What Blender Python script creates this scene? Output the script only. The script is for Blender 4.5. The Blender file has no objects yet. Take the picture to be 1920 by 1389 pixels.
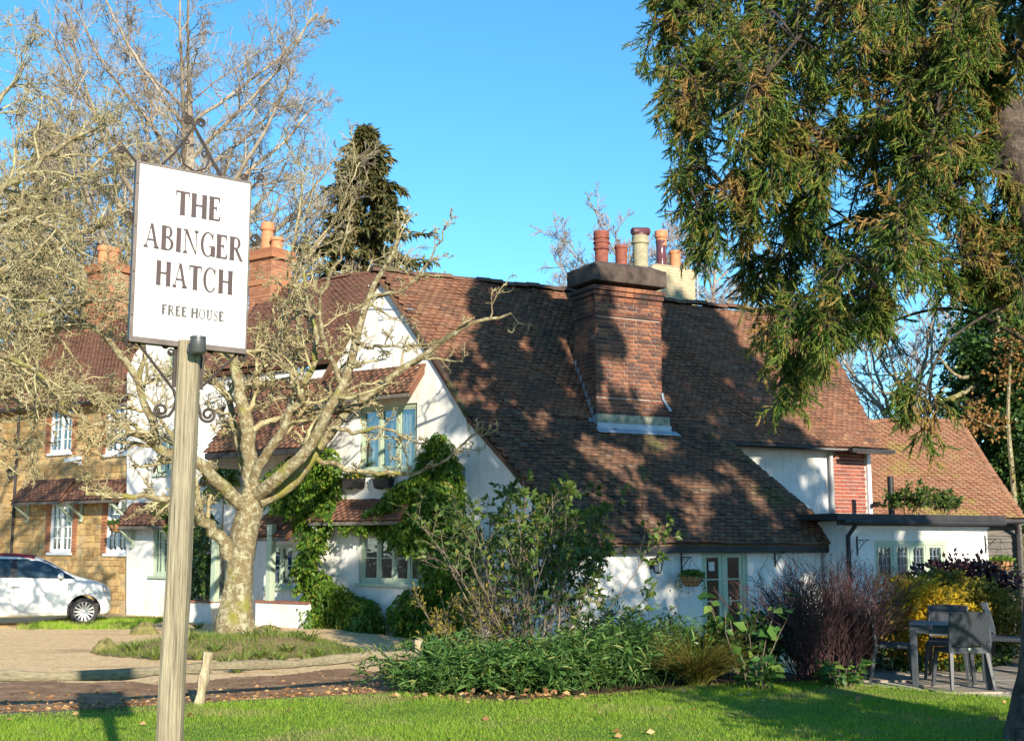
import bpy, math, random
import numpy as np
from mathutils import Vector, Matrix

random.seed(7)
rng = np.random.default_rng(7)
SC = bpy.context.scene
COL = SC.collection
R = math.radians

# ---------------------------------------------------------------- camera
F = 2300.0                      # focal length in pixels of a 1920 px wide picture
HZ = 1020.0                     # horizon row
CAMZ = 1.7
PITCH = math.atan((HZ - 694.5) / F)
cam = bpy.data.objects.new('camera', bpy.data.cameras.new('camera'))
COL.objects.link(cam)
cam.location = (0, 0, CAMZ)
cam.rotation_euler = (math.pi / 2 + PITCH, 0, 0)
cam.data.sensor_fit = 'HORIZONTAL'
cam.data.sensor_width = 36
cam.data.lens = F / 1920 * 36
cam.data.clip_end = 3000
SC.camera = cam

# ---------------------------------------------------------------- world, sun, exposure
SUN_AZ = R(20.0)                # sun stands behind the camera, this far to the right
SUN_EL = R(19.5)
world = bpy.data.worlds.new('World'); SC.world = world
world.use_nodes = True
wn = world.node_tree
bg = wn.nodes['Background']
sky = wn.nodes.new('ShaderNodeTexSky')
sky.sky_type = 'NISHITA'
sky.sun_disc = False
sky.sun_elevation = SUN_EL
sky.sun_rotation = math.pi - SUN_AZ
sky.altitude = 100
sky.air_density = 1.0
sky.dust_density = 0.0
sky.ozone_density = 5.5
hs = wn.nodes.new('ShaderNodeHueSaturation')           # phone-camera sky: a touch more saturated
hs.inputs['Hue'].default_value = .486; hs.inputs['Saturation'].default_value = 1.10
wn.links.new(sky.outputs[0], hs.inputs['Color']); wn.links.new(hs.outputs[0], bg.inputs[0])
bg.inputs[1].default_value = 0.122
sl = bpy.data.lights.new('sun', 'SUN')
sl.energy = 4.3; sl.angle = R(0.53); sl.color = (1.0, 0.88, 0.70)
sun = bpy.data.objects.new('sun', sl); COL.objects.link(sun)
to_sun = Vector((math.sin(SUN_AZ) * math.cos(SUN_EL), -math.cos(SUN_AZ) * math.cos(SUN_EL), math.sin(SUN_EL)))
sun.rotation_euler = to_sun.to_track_quat('Z', 'Y').to_euler()
sun.location = to_sun * 60
SC.view_settings.view_transform = 'Standard'
SC.view_settings.look = 'None'
SC.view_settings.exposure = 1.08
SC.view_settings.gamma = 1.0
SC.cycles.max_bounces = 5
SC.cycles.transparent_max_bounces = 12
SC.cycles.use_denoising = True

# ---------------------------------------------------------------- measuring helpers
cp, sp = math.cos(PITCH), math.sin(PITCH)
def ray(px, py):
    x = (px - 960) / F; y = (694.5 - py) / F
    return np.array((x, cp - y * sp, sp + y * cp))
CAM = np.array((0, 0, CAMZ))
def P(px, py, d):               # point at world depth d
    r = ray(px, py); return CAM + r * (d / r[1])
def G(px, py, z=0.0):           # point on a level plane
    r = ray(px, py); return CAM + r * ((z - CAMZ) / r[2])
def W(px, py, o, n):            # point on a plane through o with normal n
    r = ray(px, py); o = np.array(o, float); n = np.array(n, float)
    return CAM + r * (np.dot(o - CAM, n) / np.dot(r, n))
def V3(*a): return np.array(a, float)
def unit(v): v = np.asarray(v, float); return v / (np.linalg.norm(v, axis=-1, keepdims=True) + 1e-12)

def sstep(a, b, x):
    t = np.clip((x - a) / (b - a), 0, 1); return t * t * (3 - 2 * t)
TREE_A = (-4.55, 20.9)
def terr(x, y):                 # height of the ground
    x = np.asarray(x, float); y = np.asarray(y, float)
    h = -0.33 * sstep(16.5, 21, y) * sstep(-3.5, 0.5, x)
    r = np.hypot((x - TREE_A[0]) / 1.25, y - TREE_A[1] + .5)
    h = h + 0.20 * (1 - sstep(0.5, 1.75, r))
    return h

# ---------------------------------------------------------------- objects
def tag(o, label=None, cat=None, group=None, kind=None):
    if label: o['label'] = label
    if cat: o['category'] = cat
    if group: o['group'] = group
    if kind: o['kind'] = kind
    return o
def thing(name, label, cat, loc=(0, 0, 0), group=None, rz=0):
    o = bpy.data.objects.new(name, None); COL.objects.link(o)
    o.location = tuple(float(c) for c in loc); o.rotation_euler = (0, 0, rz)
    o.empty_display_size = 0.1
    return tag(o, label, cat, group)
def top_of(o):
    while o.parent: o = o.parent
    return o
def link(name, me, parent=None, world_coords=True):
    o = bpy.data.objects.new(name, me); COL.objects.link(o)
    if parent is not None:
        o.parent = parent
        if parent.parent is None and world_coords and parent.type == 'EMPTY':
            o.matrix_parent_inverse = Matrix.LocRotScale(parent.location, parent.rotation_euler, None).inverted()
    return o
def np_mesh(name, v, f, mat, smooth=False):
    """v (n,3); f: array (m,k) or list of such arrays"""
    me = bpy.data.meshes.new(name)
    v = np.ascontiguousarray(v, dtype=np.float32)
    fl = f if isinstance(f, list) else [f]
    fl = [np.asarray(a, dtype=np.int32) for a in fl if len(a)]
    loops = np.concatenate([a.ravel() for a in fl])
    tot = np.concatenate([np.full(len(a), a.shape[1], dtype=np.int32) for a in fl])
    start = np.concatenate([[0], np.cumsum(tot)[:-1]]).astype(np.int32)
    me.vertices.add(len(v)); me.vertices.foreach_set('co', v.ravel())
    me.loops.add(len(loops)); me.loops.foreach_set('vertex_index', loops)
    me.polygons.add(len(tot)); me.polygons.foreach_set('loop_start', start); me.polygons.foreach_set('loop_total', tot)
    if smooth: me.polygons.foreach_set('use_smooth', np.ones(len(tot), dtype=bool))
    me.update(calc_edges=True)
    if mat: me.materials.append(mat)
    return me
def np_obj(name, v, f, mat, parent=None, smooth=False, world_coords=True):
    return link(name, np_mesh(name, v, f, mat, smooth), parent, world_coords)

BOXF = [(0, 3, 2, 1), (4, 5, 6, 7), (0, 1, 5, 4), (1, 2, 6, 5), (2, 3, 7, 6), (3, 0, 4, 7)]
class MB:
    """collects shapes into one mesh"""
    def __init__(s): s.v = []; s.f = []
    def add(s, vs, fs):
        b = len(s.v); s.v += [tuple(map(float, p)) for p in vs]; s.f += [tuple(i + b for i in q) for q in fs]; return s
    def box(s, c, size, ax=None):
        """ax: 3x3 rows = local axes"""
        hx, hy, hz = size[0] / 2, size[1] / 2, size[2] / 2
        ax = np.eye(3) if ax is None else np.asarray(ax, float)
        pts = []
        for (a, b, d) in ((-1, -1, -1), (1, -1, -1), (1, 1, -1), (-1, 1, -1), (-1, -1, 1), (1, -1, 1), (1, 1, 1), (-1, 1, 1)):
            pts.append(np.asarray(c, float) + ax[0] * a * hx + ax[1] * b * hy + ax[2] * d * hz)
        return s.add(pts, BOXF)
    def hexa(s, p): return s.add(p, BOXF)           # 4 bottom, 4 top corners
    def bar(s, p0, p1, w, h, up=(0, 0, 1)):
        p0 = np.asarray(p0, float); p1 = np.asarray(p1, float)
        a = unit(p1 - p0); b = unit(np.cross(up, a)); c = np.cross(a, b)
        return s.box((p0 + p1) / 2, (np.linalg.norm(p1 - p0), w, h), (a, b, c))
    def tube(s, pts, rad, n=8, cap=True):
        pts = np.asarray(pts, float); k = len(pts)
        rad = np.full(k, rad, float) if np.isscalar(rad) else np.asarray(rad, float)
        t = unit(np.gradient(pts, axis=0)); ref = V3(0, 0, 1) if abs(t[0][2]) < .9 else V3(1, 0, 0)
        b = unit(np.cross(t[0], ref)); vs = []
        for i in range(k):
            b = unit(b - t[i] * np.dot(b, t[i])); c = np.cross(t[i], b)
            for j in range(n):
                a = 2 * math.pi * j / n
                vs.append(pts[i] + rad[i] * (math.cos(a) * b + math.sin(a) * c))
        fs = [(i * n + j, i * n + (j + 1) % n, (i + 1) * n + (j + 1) % n, (i + 1) * n + j) for i in range(k - 1) for j in range(n)]
        if cap: fs += [tuple(range(n - 1, -1, -1)), tuple((k - 1) * n + j for j in range(n))]
        return s.add(vs, fs)
    def lathe(s, c, prof, n=20, ax=None, cap=True):
        """prof: (radius, height) list along the third axis"""
        ax = np.eye(3) if ax is None else np.asarray(ax, float); c = np.asarray(c, float); vs = []
        for r, h in prof:
            for j in range(n):
                a = 2 * math.pi * j / n
                vs.append(c + ax[0] * r * math.cos(a) + ax[1] * r * math.sin(a) + ax[2] * h)
        k = len(prof)
        fs = [(i * n + j, i * n + (j + 1) % n, (i + 1) * n + (j + 1) % n, (i + 1) * n + j) for i in range(k - 1) for j in range(n)]
        if cap: fs += [tuple(range(n - 1, -1, -1)), tuple((k - 1) * n + j for j in range(n))]
        return s.add(vs, fs)
    def prism(s, poly, d):
        """poly: outline points, d: extrusion vector"""
        n = len(poly); d = np.asarray(d, float); poly = [np.asarray(p, float) for p in poly]
        fs = [tuple(range(n - 1, -1, -1)), tuple(range(n, 2 * n))] + [(i, (i + 1) % n, (i + 1) % n + n, i + n) for i in range(n)]
        return s.add(poly + [p + d for p in poly], fs)
    def mesh(s, name, mat, smooth=False, bevel=0):
        me = bpy.data.meshes.new(name); me.from_pydata(s.v, [], s.f); me.update()
        if mat: me.materials.append(mat)
        if smooth:
            me.polygons.foreach_set('use_smooth', np.ones(len(me.polygons), dtype=bool))
        return me
    def build(s, name, mat, parent=None, smooth=False, bevel=0, world_coords=True, ang=None):
        me = s.mesh(name, mat, smooth)
        o = link(name, me, parent, world_coords)
        import bmesh
        bm = bmesh.new(); bm.from_mesh(me); bmesh.ops.recalc_face_normals(bm, faces=bm.faces)
        if bevel:
            es = [e for e in bm.edges if len(e.link_faces) == 2 and e.calc_face_angle(0) > .6]
            bmesh.ops.bevel(bm, geom=es, offset=bevel, segments=2, affect='EDGES', profile=.6)
        bm.to_mesh(me); bm.free()
        if smooth: me.set_sharp_from_angle(angle=R(ang or 40))
        return o

def copy_thing(o, loc=None, rz=None, label=None):
    c = o.copy(); COL.objects.link(c)
    for ch in o.children:
        k = ch.copy(); COL.objects.link(k); k.parent = c
        for g in ch.children:
            q = g.copy(); COL.objects.link(q); q.parent = k
    if loc is not None: c.location = loc
    if rz is not None: c.rotation_euler = (0, 0, rz)
    if label: c['label'] = label
    return c

# ---------------------------------------------------------------- vectorised plant helpers
def tubes(pl, rad, n=4):
    """pl (N,K,3), rad (N,K) -> verts, quads"""
    N, K, _ = pl.shape
    t = np.empty_like(pl); t[:, 1:-1] = pl[:, 2:] - pl[:, :-2]; t[:, 0] = pl[:, 1] - pl[:, 0]; t[:, -1] = pl[:, -1] - pl[:, -2]
    t = unit(t)
    ref = np.where(np.abs(t[:, :1, 2:3]) < .9, np.array([[[0, 0, 1.]]]), np.array([[[1., 0, 0]]]))
    ref = np.broadcast_to(ref, t.shape)
    b = unit(np.cross(t, ref)); c = np.cross(t, b)
    a = 2 * np.pi * np.arange(n) / n
    v = pl[:, :, None] + rad[:, :, None, None] * (np.cos(a)[None, None, :, None] * b[:, :, None] + np.sin(a)[None, None, :, None] * c[:, :, None])
    base = (np.arange(N) * K * n)[:, None, None] + (np.arange(K - 1) * n)[None, :, None]
    j = np.arange(n)[None, None, :]; j2 = (j + 1) % n
    q = np.stack([base + j, base + j2, base + n + j2, base + n + j], -1).reshape(-1, 4)
    return v.reshape(-1, 3), q
def grow(start, d, length, K, wob=.2, up=0.0, rg=rng):
    """wandering polylines; up: pull towards +z (or down)"""
    N = len(start); pts = np.empty((N, K, 3)); pts[:, 0] = start; d = unit(d).copy()
    st = (np.asarray(length) / (K - 1))[:, None]
    for k in range(1, K):
        d = unit(d + rg.normal(0, wob, (N, 3)) + np.array([0, 0, up]))
        pts[:, k] = pts[:, k - 1] + d * st
    return pts
def sample(pl, t):
    """points and tangents at fractional positions t (N,M) on polylines (N,K,3)"""
    N, K, _ = pl.shape; x = t * (K - 1); i = np.clip(x.astype(int), 0, K - 2); f = (x - i)[..., None]
    r = np.arange(N)[:, None]; a = pl[r, i]; b = pl[r, i + 1]
    return a + (b - a) * f, unit(b - a)
def sprout(pl, rad, m, t0, t1, ang, lenf, K, wob, up, r0=.6, rg=rng, lens=None, taper=.35, flat=None):
    """m children on each polyline; returns polylines, radii"""
    N, Kp, _ = pl.shape
    t = t0 + (t1 - t0) * (np.arange(m)[None, :] + rg.random((N, m))) / m
    p, tg = sample(pl, t)
    L = np.linalg.norm(np.diff(pl, axis=1), axis=2).sum(1) if lens is None else lens
    rp = np.take_along_axis(np.broadcast_to(rad, (N, Kp)), np.clip((t * (Kp - 1)).round().astype(int), 0, Kp - 1), 1)
    x = rg.normal(size=(N, m, 3))
    if flat is not None: x[..., 2] *= flat
    side = unit(x - tg * (x * tg).sum(-1, keepdims=True))
    a = R(ang) * (.65 + .7 * rg.random((N, m)))[..., None]
    d = tg * np.cos(a) + side * np.sin(a)
    ln = (L[:, None] * lenf * (1.05 - .55 * t) * (.6 + .8 * rg.random((N, m)))).ravel()
    c = grow(p.reshape(-1, 3), d.reshape(-1, 3), ln, K, wob, up, rg)
    r = (rp.ravel() * r0)[:, None] * np.linspace(1, taper, K)[None]
    return c, r
def place(tv, tf, pos, axis, scale, roll=None, rg=rng, up=None):
    """template verts tv (axis = +x, normal = +z) copied to many places"""
    N = len(pos); a = unit(axis)
    ref = np.broadcast_to(np.array([0, 0, 1.]), a.shape) if up is None else up
    ref = np.where(np.abs((a * ref).sum(-1, keepdims=True)) > .95, np.array([[1., 0, 0]]), ref)
    b = unit(np.cross(ref, a)); c = np.cross(a, b)
    if roll is not None:
        cr = np.cos(roll)[:, None]; sr = np.sin(roll)[:, None]
        b, c = b * cr + c * sr, c * cr - b * sr
    sc = np.asarray(scale, float); sc = np.broadcast_to(sc.reshape(len(sc), -1) if sc.ndim else sc.reshape(1, 1), (N, sc.shape[-1] if sc.ndim == 2 else 1))
    if sc.shape[1] == 1: sc = np.repeat(sc, 3, 1)
    v = pos[:, None] + tv[None, :, 0:1] * (a * sc[:, 0:1])[:, None] + tv[None, :, 1:2] * (b * sc[:, 1:2])[:, None] + tv[None, :, 2:3] * (c * sc[:, 2:3])[:, None]
    m = len(tv); f = tf[None] + (np.arange(N) * m)[:, None, None]
    return v.reshape(-1, 3), f.reshape(-1, tf.shape[1])
def cat(*parts):
    """join (verts, faces) pairs with equal face size"""
    vs, fs, o = [], [], 0
    for v, f in parts: vs.append(v); fs.append(f + o); o += len(v)
    return np.concatenate(vs), np.concatenate(fs)
LEAF_V = np.array([[0, 0, 0], [.45, .5, .10], [1, 0, -.05], [.45, -.5, .10]]); LEAF_F = np.array([[0, 2, 1], [0, 3, 2]])
def leaves(pos, axis, length, width, rg=rng):
    N = len(pos); s = (.65 + .7 * rg.random(N))
    sc = np.stack([length * s, width * s, length * s], 1)
    return place(LEAF_V, LEAF_F, pos, axis, sc, rg.uniform(-1.2, 1.2, N), rg)
# ---------------------------------------------------------------- materials
def mat_new(name):
    m = bpy.data.materials.new(name); m.use_nodes = True
    nt = m.node_tree; return m, nt, nt.nodes['Principled BSDF']
def nd(nt, t, **kw):
    n = nt.nodes.new(t)
    for k, v in kw.items():
        if k.startswith('i_'): n.inputs[k[2:].replace('_', ' ')].default_value = v
        else: setattr(n, k, v)
    return n
def noise(nt, scale, detail=5, rough=.6, co='Object', sx=(1, 1, 1)):
    tc = nd(nt, 'ShaderNodeTexCoord'); mp = nd(nt, 'ShaderNodeMapping'); mp.inputs['Scale'].default_value = sx
    n = nd(nt, 'ShaderNodeTexNoise'); n.inputs['Scale'].default_value = scale; n.inputs['Detail'].default_value = detail; n.inputs['Roughness'].default_value = rough
    nt.links.new(tc.outputs[co], mp.inputs[0]); nt.links.new(mp.outputs[0], n.inputs['Vector'])
    return n
def ramp(nt, src, stops, interp='LINEAR'):
    r = nd(nt, 'ShaderNodeValToRGB'); r.color_ramp.interpolation = interp
    e = r.color_ramp.elements
    while len(e) < len(stops): e.new(.5)
    for el, (p, c) in zip(e, stops): el.position = p; el.color = (*c, 1) if len(c) == 3 else c
    nt.links.new(src, r.inputs[0]); return r
def mix(nt, fac, a, b, mode='MIX'):
    m = nd(nt, 'ShaderNodeMix', data_type='RGBA', blend_type=mode)
    for sock, v in ((m.inputs[0], fac), (m.inputs[6], a), (m.inputs[7], b)):
        if hasattr(v, 'is_output'): nt.links.new(v, sock)
        elif isinstance(v, (int, float)): sock.default_value = v
        else: sock.default_value = (*v, 1)
    return m.outputs[2]
def island(nt):
    """random value per loose piece and per object"""
    g = nd(nt, 'ShaderNodeNewGeometry'); o = nd(nt, 'ShaderNodeObjectInfo')
    a = nd(nt, 'ShaderNodeMath', operation='ADD'); nt.links.new(g.outputs['Random Per Island'], a.inputs[0]); nt.links.new(o.outputs['Random'], a.inputs[1])
    f = nd(nt, 'ShaderNodeMath', operation='FRACT'); nt.links.new(a.outputs[0], f.inputs[0]); return f.outputs[0]
def bump(nt, bs, h, dist=.01, strength=.5):
    b = nd(nt, 'ShaderNodeBump'); b.inputs['Distance'].default_value = dist; b.inputs['Strength'].default_value = strength
    nt.links.new(h, b.inputs['Height']); nt.links.new(b.outputs[0], bs.inputs['Normal'])
def setc(nt, bs, c):
    if hasattr(c, 'is_output'): nt.links.new(c, bs.inputs['Base Color'])
    else: bs.inputs['Base Color'].default_value = (*c, 1)
def plain(name, col, rough=.6, metal=0, var=.25, scale=6, bmp=0, bscale=40, coat=0, spec=.5):
    m, nt, bs = mat_new(name)
    n = noise(nt, scale)
    d = tuple(c * (1 - var) for c in col); l = tuple(min(1, c * (1 + var * .6)) for c in col)
    r = ramp(nt, n.outputs[0], [(.3, d), (.7, l)])
    setc(nt, bs, r.outputs[0]); bs.inputs['Roughness'].default_value = rough; bs.inputs['Metallic'].default_value = metal
    bs.inputs['Coat Weight'].default_value = coat; bs.inputs['Specular IOR Level'].default_value = spec
    if bmp: bump(nt, bs, noise(nt, bscale).outputs[0], .01, bmp)
    return m
def foliage(name, stops, rough=.5, trans=.35, spec=.3, tint=None, patch=None):
    """leaf colours by random leaf"""
    m, nt, bs = mat_new(name)
    r = ramp(nt, island(nt), stops); c = r.outputs[0]
    if patch:
        n = noise(nt, patch[0], 3); pr = ramp(nt, n.outputs[0], [(patch[2], (0, 0, 0)), (patch[3], (1, 1, 1))])
        c = mix(nt, pr.outputs[0], c, patch[1])
    setc(nt, bs, c); bs.inputs['Roughness'].default_value = rough; bs.inputs['Specular IOR Level'].default_value = spec
    if trans:
        t = nd(nt, 'ShaderNodeBsdfTranslucent'); nt.links.new(c, t.inputs[0])
        ms = nd(nt, 'ShaderNodeMixShader'); ms.inputs[0].default_value = trans
        nt.links.new(bs.outputs[0], ms.inputs[1]); nt.links.new(t.outputs[0], ms.inputs[2])
        nt.links.new(ms.outputs[0], nt.nodes['Material Output'].inputs[0])
    return m
M = {}
# painted render: lime-washed white with faint dirt and trowel unevenness
def white_render(name, col=(.80, .80, .79), dirt=.5, lo=.58):
    m, nt, bs = mat_new(name)
    n1 = noise(nt, 1.3, 6, .65); n2 = noise(nt, 9, 5)
    r = ramp(nt, n1.outputs[0], [(lo - .1, col), (lo + .2, tuple(c * k for c, k in zip(col, (.80, .79, .74))))])
    r2 = ramp(nt, n2.outputs[0], [(.35, (.92, .92, .91)), (.65, (1, 1, 1))])
    n4 = noise(nt, 2.2, 6, .7, sx=(3.2, 3.2, .28)); r4 = ramp(nt, n4.outputs[0], [(.50, (1, 1, 1)), (.72, (.80, .78, .72))])     # rain streaks
    c = mix(nt, 1.0, r.outputs[0], r2.outputs[0], 'MULTIPLY'); setc(nt, bs, mix(nt, 1.0, c, r4.outputs[0], 'MULTIPLY')); bs.inputs['Roughness'].default_value = .85
    n3 = noise(nt, 5, 8, .6); bump(nt, bs, n3.outputs[0], .035, .55)
    return m
M['white'] = white_render('white_render', (.70, .70, .69))
def tile_mat(name, stops, moss=(.50, .66), mcol=(.10, .13, .03), lichen=True, mscale=.9):
    m, nt, bs = mat_new(name)
    r = ramp(nt, island(nt), stops)
    n = noise(nt, mscale, 6, .65); mr = ramp(nt, n.outputs[0], [(moss[0], (0, 0, 0)), (moss[1], (1, 1, 1))])
    c = mix(nt, mr.outputs[0], r.outputs[0], mcol)
    n2 = noise(nt, 18, 4); r2 = ramp(nt, n2.outputs[0], [(.3, (.78, .76, .74)), (.62, (1.06, 1.04, 1.02))])
    c = mix(nt, 1.0, c, r2.outputs[0], 'MULTIPLY')
    if lichen:
        n3 = noise(nt, 26, 3); r3 = ramp(nt, n3.outputs[0], [(.68, (0, 0, 0)), (.74, (.6, .6, .6))])
        c = mix(nt, r3.outputs[0], c, (.36, .34, .24))
    setc(nt, bs, c); bs.inputs['Roughness'].default_value = .85; bs.inputs['Specular IOR Level'].default_value = .25
    bump(nt, bs, noise(nt, 60, 4).outputs[0], .006, .6)
    return m
M['tile'] = tile_mat('clay_tile_red', [(0, (.12, .068, .05)), (.15, (.17, .084, .056)), (.45, (.205, .097, .06)), (.75, (.235, .115, .07)), (.93, (.20, .11, .072)), (1, (.29, .165, .10))], moss=(.50, .70), mcol=(.10, .066, .047))
M['tile_old'] = tile_mat('clay_tile_weathered', [(0, (.07, .048, .038)), (.2, (.10, .062, .045)), (.5, (.13, .073, .05)), (.85, (.165, .088, .056)), (1, (.15, .11, .075))], moss=(.54, .72), mcol=(.085, .10, .032))
M['tile_brown'] = tile_mat('clay_tile_brown', [(0, (.13, .07, .05)), (.3, (.165, .082, .056)), (.7, (.195, .095, .062)), (1, (.16, .095, .07))], moss=(.64, .85), mcol=(.16, .13, .06))
M['tile_far'] = tile_mat('clay_tile_far', [(0, (.22, .11, .068)), (.4, (.26, .13, .078)), (.7, (.29, .15, .09)), (1, (.25, .15, .095))], moss=(.52, .68), mcol=(.24, .23, .05), mscale=.75)
def brick_mat(name, stops, soot=True, lo=.50, sx=(1, 1, 1)):
    m, nt, bs = mat_new(name)
    r = ramp(nt, island(nt), stops); c = r.outputs[0]
    n2 = noise(nt, 30, 4); r2 = ramp(nt, n2.outputs[0], [(.3, (.7, .7, .7)), (.7, (1.1, 1.1, 1.1))]); c = mix(nt, 1, c, r2.outputs[0], 'MULTIPLY')
    if soot:
        n = noise(nt, 1.5, 5, .6, sx=sx); rr = ramp(nt, n.outputs[0], [(lo, (0, 0, 0)), (lo + .12, (.9, .9, .9))])
        c = mix(nt, rr.outputs[0], c, (.035, .028, .024))
        n3 = noise(nt, 2.6, 5, .7); r3 = ramp(nt, n3.outputs[0], [(.64, (0, 0, 0)), (.74, (.8, .8, .8))]); c = mix(nt, r3.outputs[0], c, (.42, .38, .33))
    setc(nt, bs, c); bs.inputs['Roughness'].default_value = .9; bump(nt, bs, noise(nt, 70, 4).outputs[0], .005, .5)
    return m
M['brick'] = brick_mat('stack_brick', [(0, (.09, .042, .033)), (.25, (.17, .066, .042)), (.5, (.25, .092, .05)), (.75, (.32, .13, .062)), (1, (.13, .06, .045))], lo=.47, sx=(1, 1, .45))
M['brick_red'] = brick_mat('red_brick', [(0, (.20, .06, .045)), (.4, (.30, .075, .05)), (.7, (.34, .10, .06)), (1, (.24, .08, .06))], soot=False)
M['brick_orange'] = brick_mat('orange_brick', [(0, (.30, .12, .06)), (.5, (.38, .155, .075)), (1, (.44, .20, .095))], soot=False)
M['brick_cream'] = brick_mat('cream_brick', [(0, (.42, .34, .20)), (.5, (.52, .43, .26)), (1, (.48, .36, .22))], soot=False)
M['mortar'] = plain('lime_mortar', (.52, .48, .42), .95, bmp=.4)
M['mortar_dark'] = plain('sooty_mortar', (.22, .19, .16), .95, bmp=.4)
M['cap'] = plain('sooty_cap_render', (.085, .062, .05), .95, var=.7, scale=3.5, bmp=.7, bscale=20)
M['lead'] = plain('lead_flashing', (.34, .40, .46), .45, .3, var=.2)
M['lichen_stone'] = plain('lichened_mortar_fillet', (.34, .33, .24), .95, var=.6, scale=9, bmp=.8, bscale=25)
M['pot_red'] = plain('terracotta', (.25, .07, .045), .75, var=.5, scale=9)
M['pot_orange'] = plain('terracotta_orange', (.55, .22, .10), .75, var=.25, scale=9)
M['pot_cream'] = plain('buff_clay', (.34, .31, .20), .8, var=.3, scale=7)
M['pot_dark'] = plain('dark_cowl', (.10, .03, .035), .5, var=.3)
M['pot_glazed'] = plain('glazed_brown_clay', (.12, .04, .04), .18, var=.3)
def stone_mat():
    m, nt, bs = mat_new('ironstone')
    r = ramp(nt, island(nt), [(0, (.34, .215, .085)), (.35, (.46, .30, .125)), (.7, (.55, .38, .17)), (1, (.40, .28, .14))])
    n = noise(nt, 7, 6, .7); r2 = ramp(nt, n.outputs[0], [(.28, (.62, .58, .5)), (.6, (1.05, 1.05, 1.05))])
    setc(nt, bs, mix(nt, 1, r.outputs[0], r2.outputs[0], 'MULTIPLY')); bs.inputs['Roughness'].default_value = .95
    bump(nt, bs, noise(nt, 22, 6).outputs[0], .03, .7); return m
M['stone'] = stone_mat()
M['stone_mortar'] = plain('stone_mortar', (.46, .34, .18), .95, bmp=.5)
def wood_mat(name, a, b, c, sx=(18, 18, 1.1), rough=.85):
    m, nt, bs = mat_new(name)
    n = noise(nt, 2.6, 8, .65, sx=sx); r = ramp(nt, n.outputs[0], [(.30, a), (.5, b), (.72, c)])
    n2 = noise(nt, 1.7, 4, .5); r2 = ramp(nt, n2.outputs[0], [(.35, (.8, .8, .78)), (.65, (1.08, 1.06, 1.0))])
    setc(nt, bs, mix(nt, 1, r.outputs[0], r2.outputs[0], 'MULTIPLY')); bs.inputs['Roughness'].default_value = rough
    bump(nt, bs, n.outputs[0], .012, .8); return m
M['post'] = wood_mat('weathered_oak_post', (.10, .08, .052), (.30, .255, .175), (.45, .40, .285), sx=(44, 44, 1.5))
M['rail'] = wood_mat('weathered_rail', (.12, .10, .065), (.22, .185, .12), (.31, .265, .18), sx=(1.5, 14, 20))
M['stake'] = wood_mat('weathered_stake', (.20, .16, .10), (.38, .32, .21), (.50, .44, .31), sx=(20, 20, 2))
M['iron'] = plain('rusty_iron', (.055, .042, .036), .7, .3, var=.5, scale=20)
M['board_frame'] = plain('board_frame_paint', (.11, .085, .075), .6, var=.5, scale=12)
M['sign_white'] = plain('sign_white_paint', (.52, .52, .51), .55, var=.06, scale=2.5)
M['letter'] = plain('sign_lettering', (.030, .010, .014), .6, var=.2)
M['letter_grey'] = plain('sign_small_lettering', (.05, .05, .05), .6, var=.2)
M['lamp_grey'] = plain('lamp_grey_metal', (.10, .105, .11), .4, .4, var=.15)
M['black'] = plain('black_metal', (.012, .012, .013), .5, var=.2)
M['black_board'] = plain('black_fascia', (.028, .027, .03), .7, var=.5, scale=4)
M['sage'] = plain('sage_green_paint', (.37, .45, .34), .5, var=.10)
M['pipe_grey'] = plain('grey_pipe_paint', (.36, .36, .37), .5, var=.2)
M['white_paint'] = plain('white_gloss_paint', (.78, .79, .80), .4, var=.06)
M['grey_timber'] = wood_mat('grey_weatherboard', (.06, .055, .05), (.12, .11, .10), (.20, .185, .165), sx=(2, 14, 14))
M['coping'] = plain('red_tile_coping', (.28, .11, .07), .8, var=.4)
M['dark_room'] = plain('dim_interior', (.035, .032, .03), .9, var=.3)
M['curtain'] = plain('pale_curtain', (.80, .78, .72), .9, var=.12, scale=5)
def glass_mat():
    m, nt, bs = mat_new('window_glass')
    g = nd(nt, 'ShaderNodeBsdfGlossy'); g.inputs['Roughness'].default_value = .02; g.inputs[0].default_value = (.9, .95, 1, 1)
    t = nd(nt, 'ShaderNodeBsdfTransparent'); t.inputs[0].default_value = (.82, .86, .86, 1)
    fr = nd(nt, 'ShaderNodeFresnel'); fr.inputs[0].default_value = 1.55
    fm = nd(nt, 'ShaderNodeMath', operation='MULTIPLY'); fm.inputs[1].default_value = .7; nt.links.new(fr.outputs[0], fm.inputs[0]); ms = nd(nt, 'ShaderNodeMixShader'); nt.links.new(fm.outputs[0], ms.inputs[0]); nt.links.new(t.outputs[0], ms.inputs[1]); nt.links.new(g.outputs[0], ms.inputs[2])
    n = noise(nt, 3, 2); b = nd(nt, 'ShaderNodeBump'); b.inputs['Strength'].default_value = .08; b.inputs['Distance'].default_value = .02
    nt.links.new(n.outputs[0], b.inputs['Height']); nt.links.new(b.outputs[0], g.inputs['Normal'])
    nt.links.new(ms.outputs[0], nt.nodes['Material Output'].inputs[0]); return m
M['glass'] = glass_mat()
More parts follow.
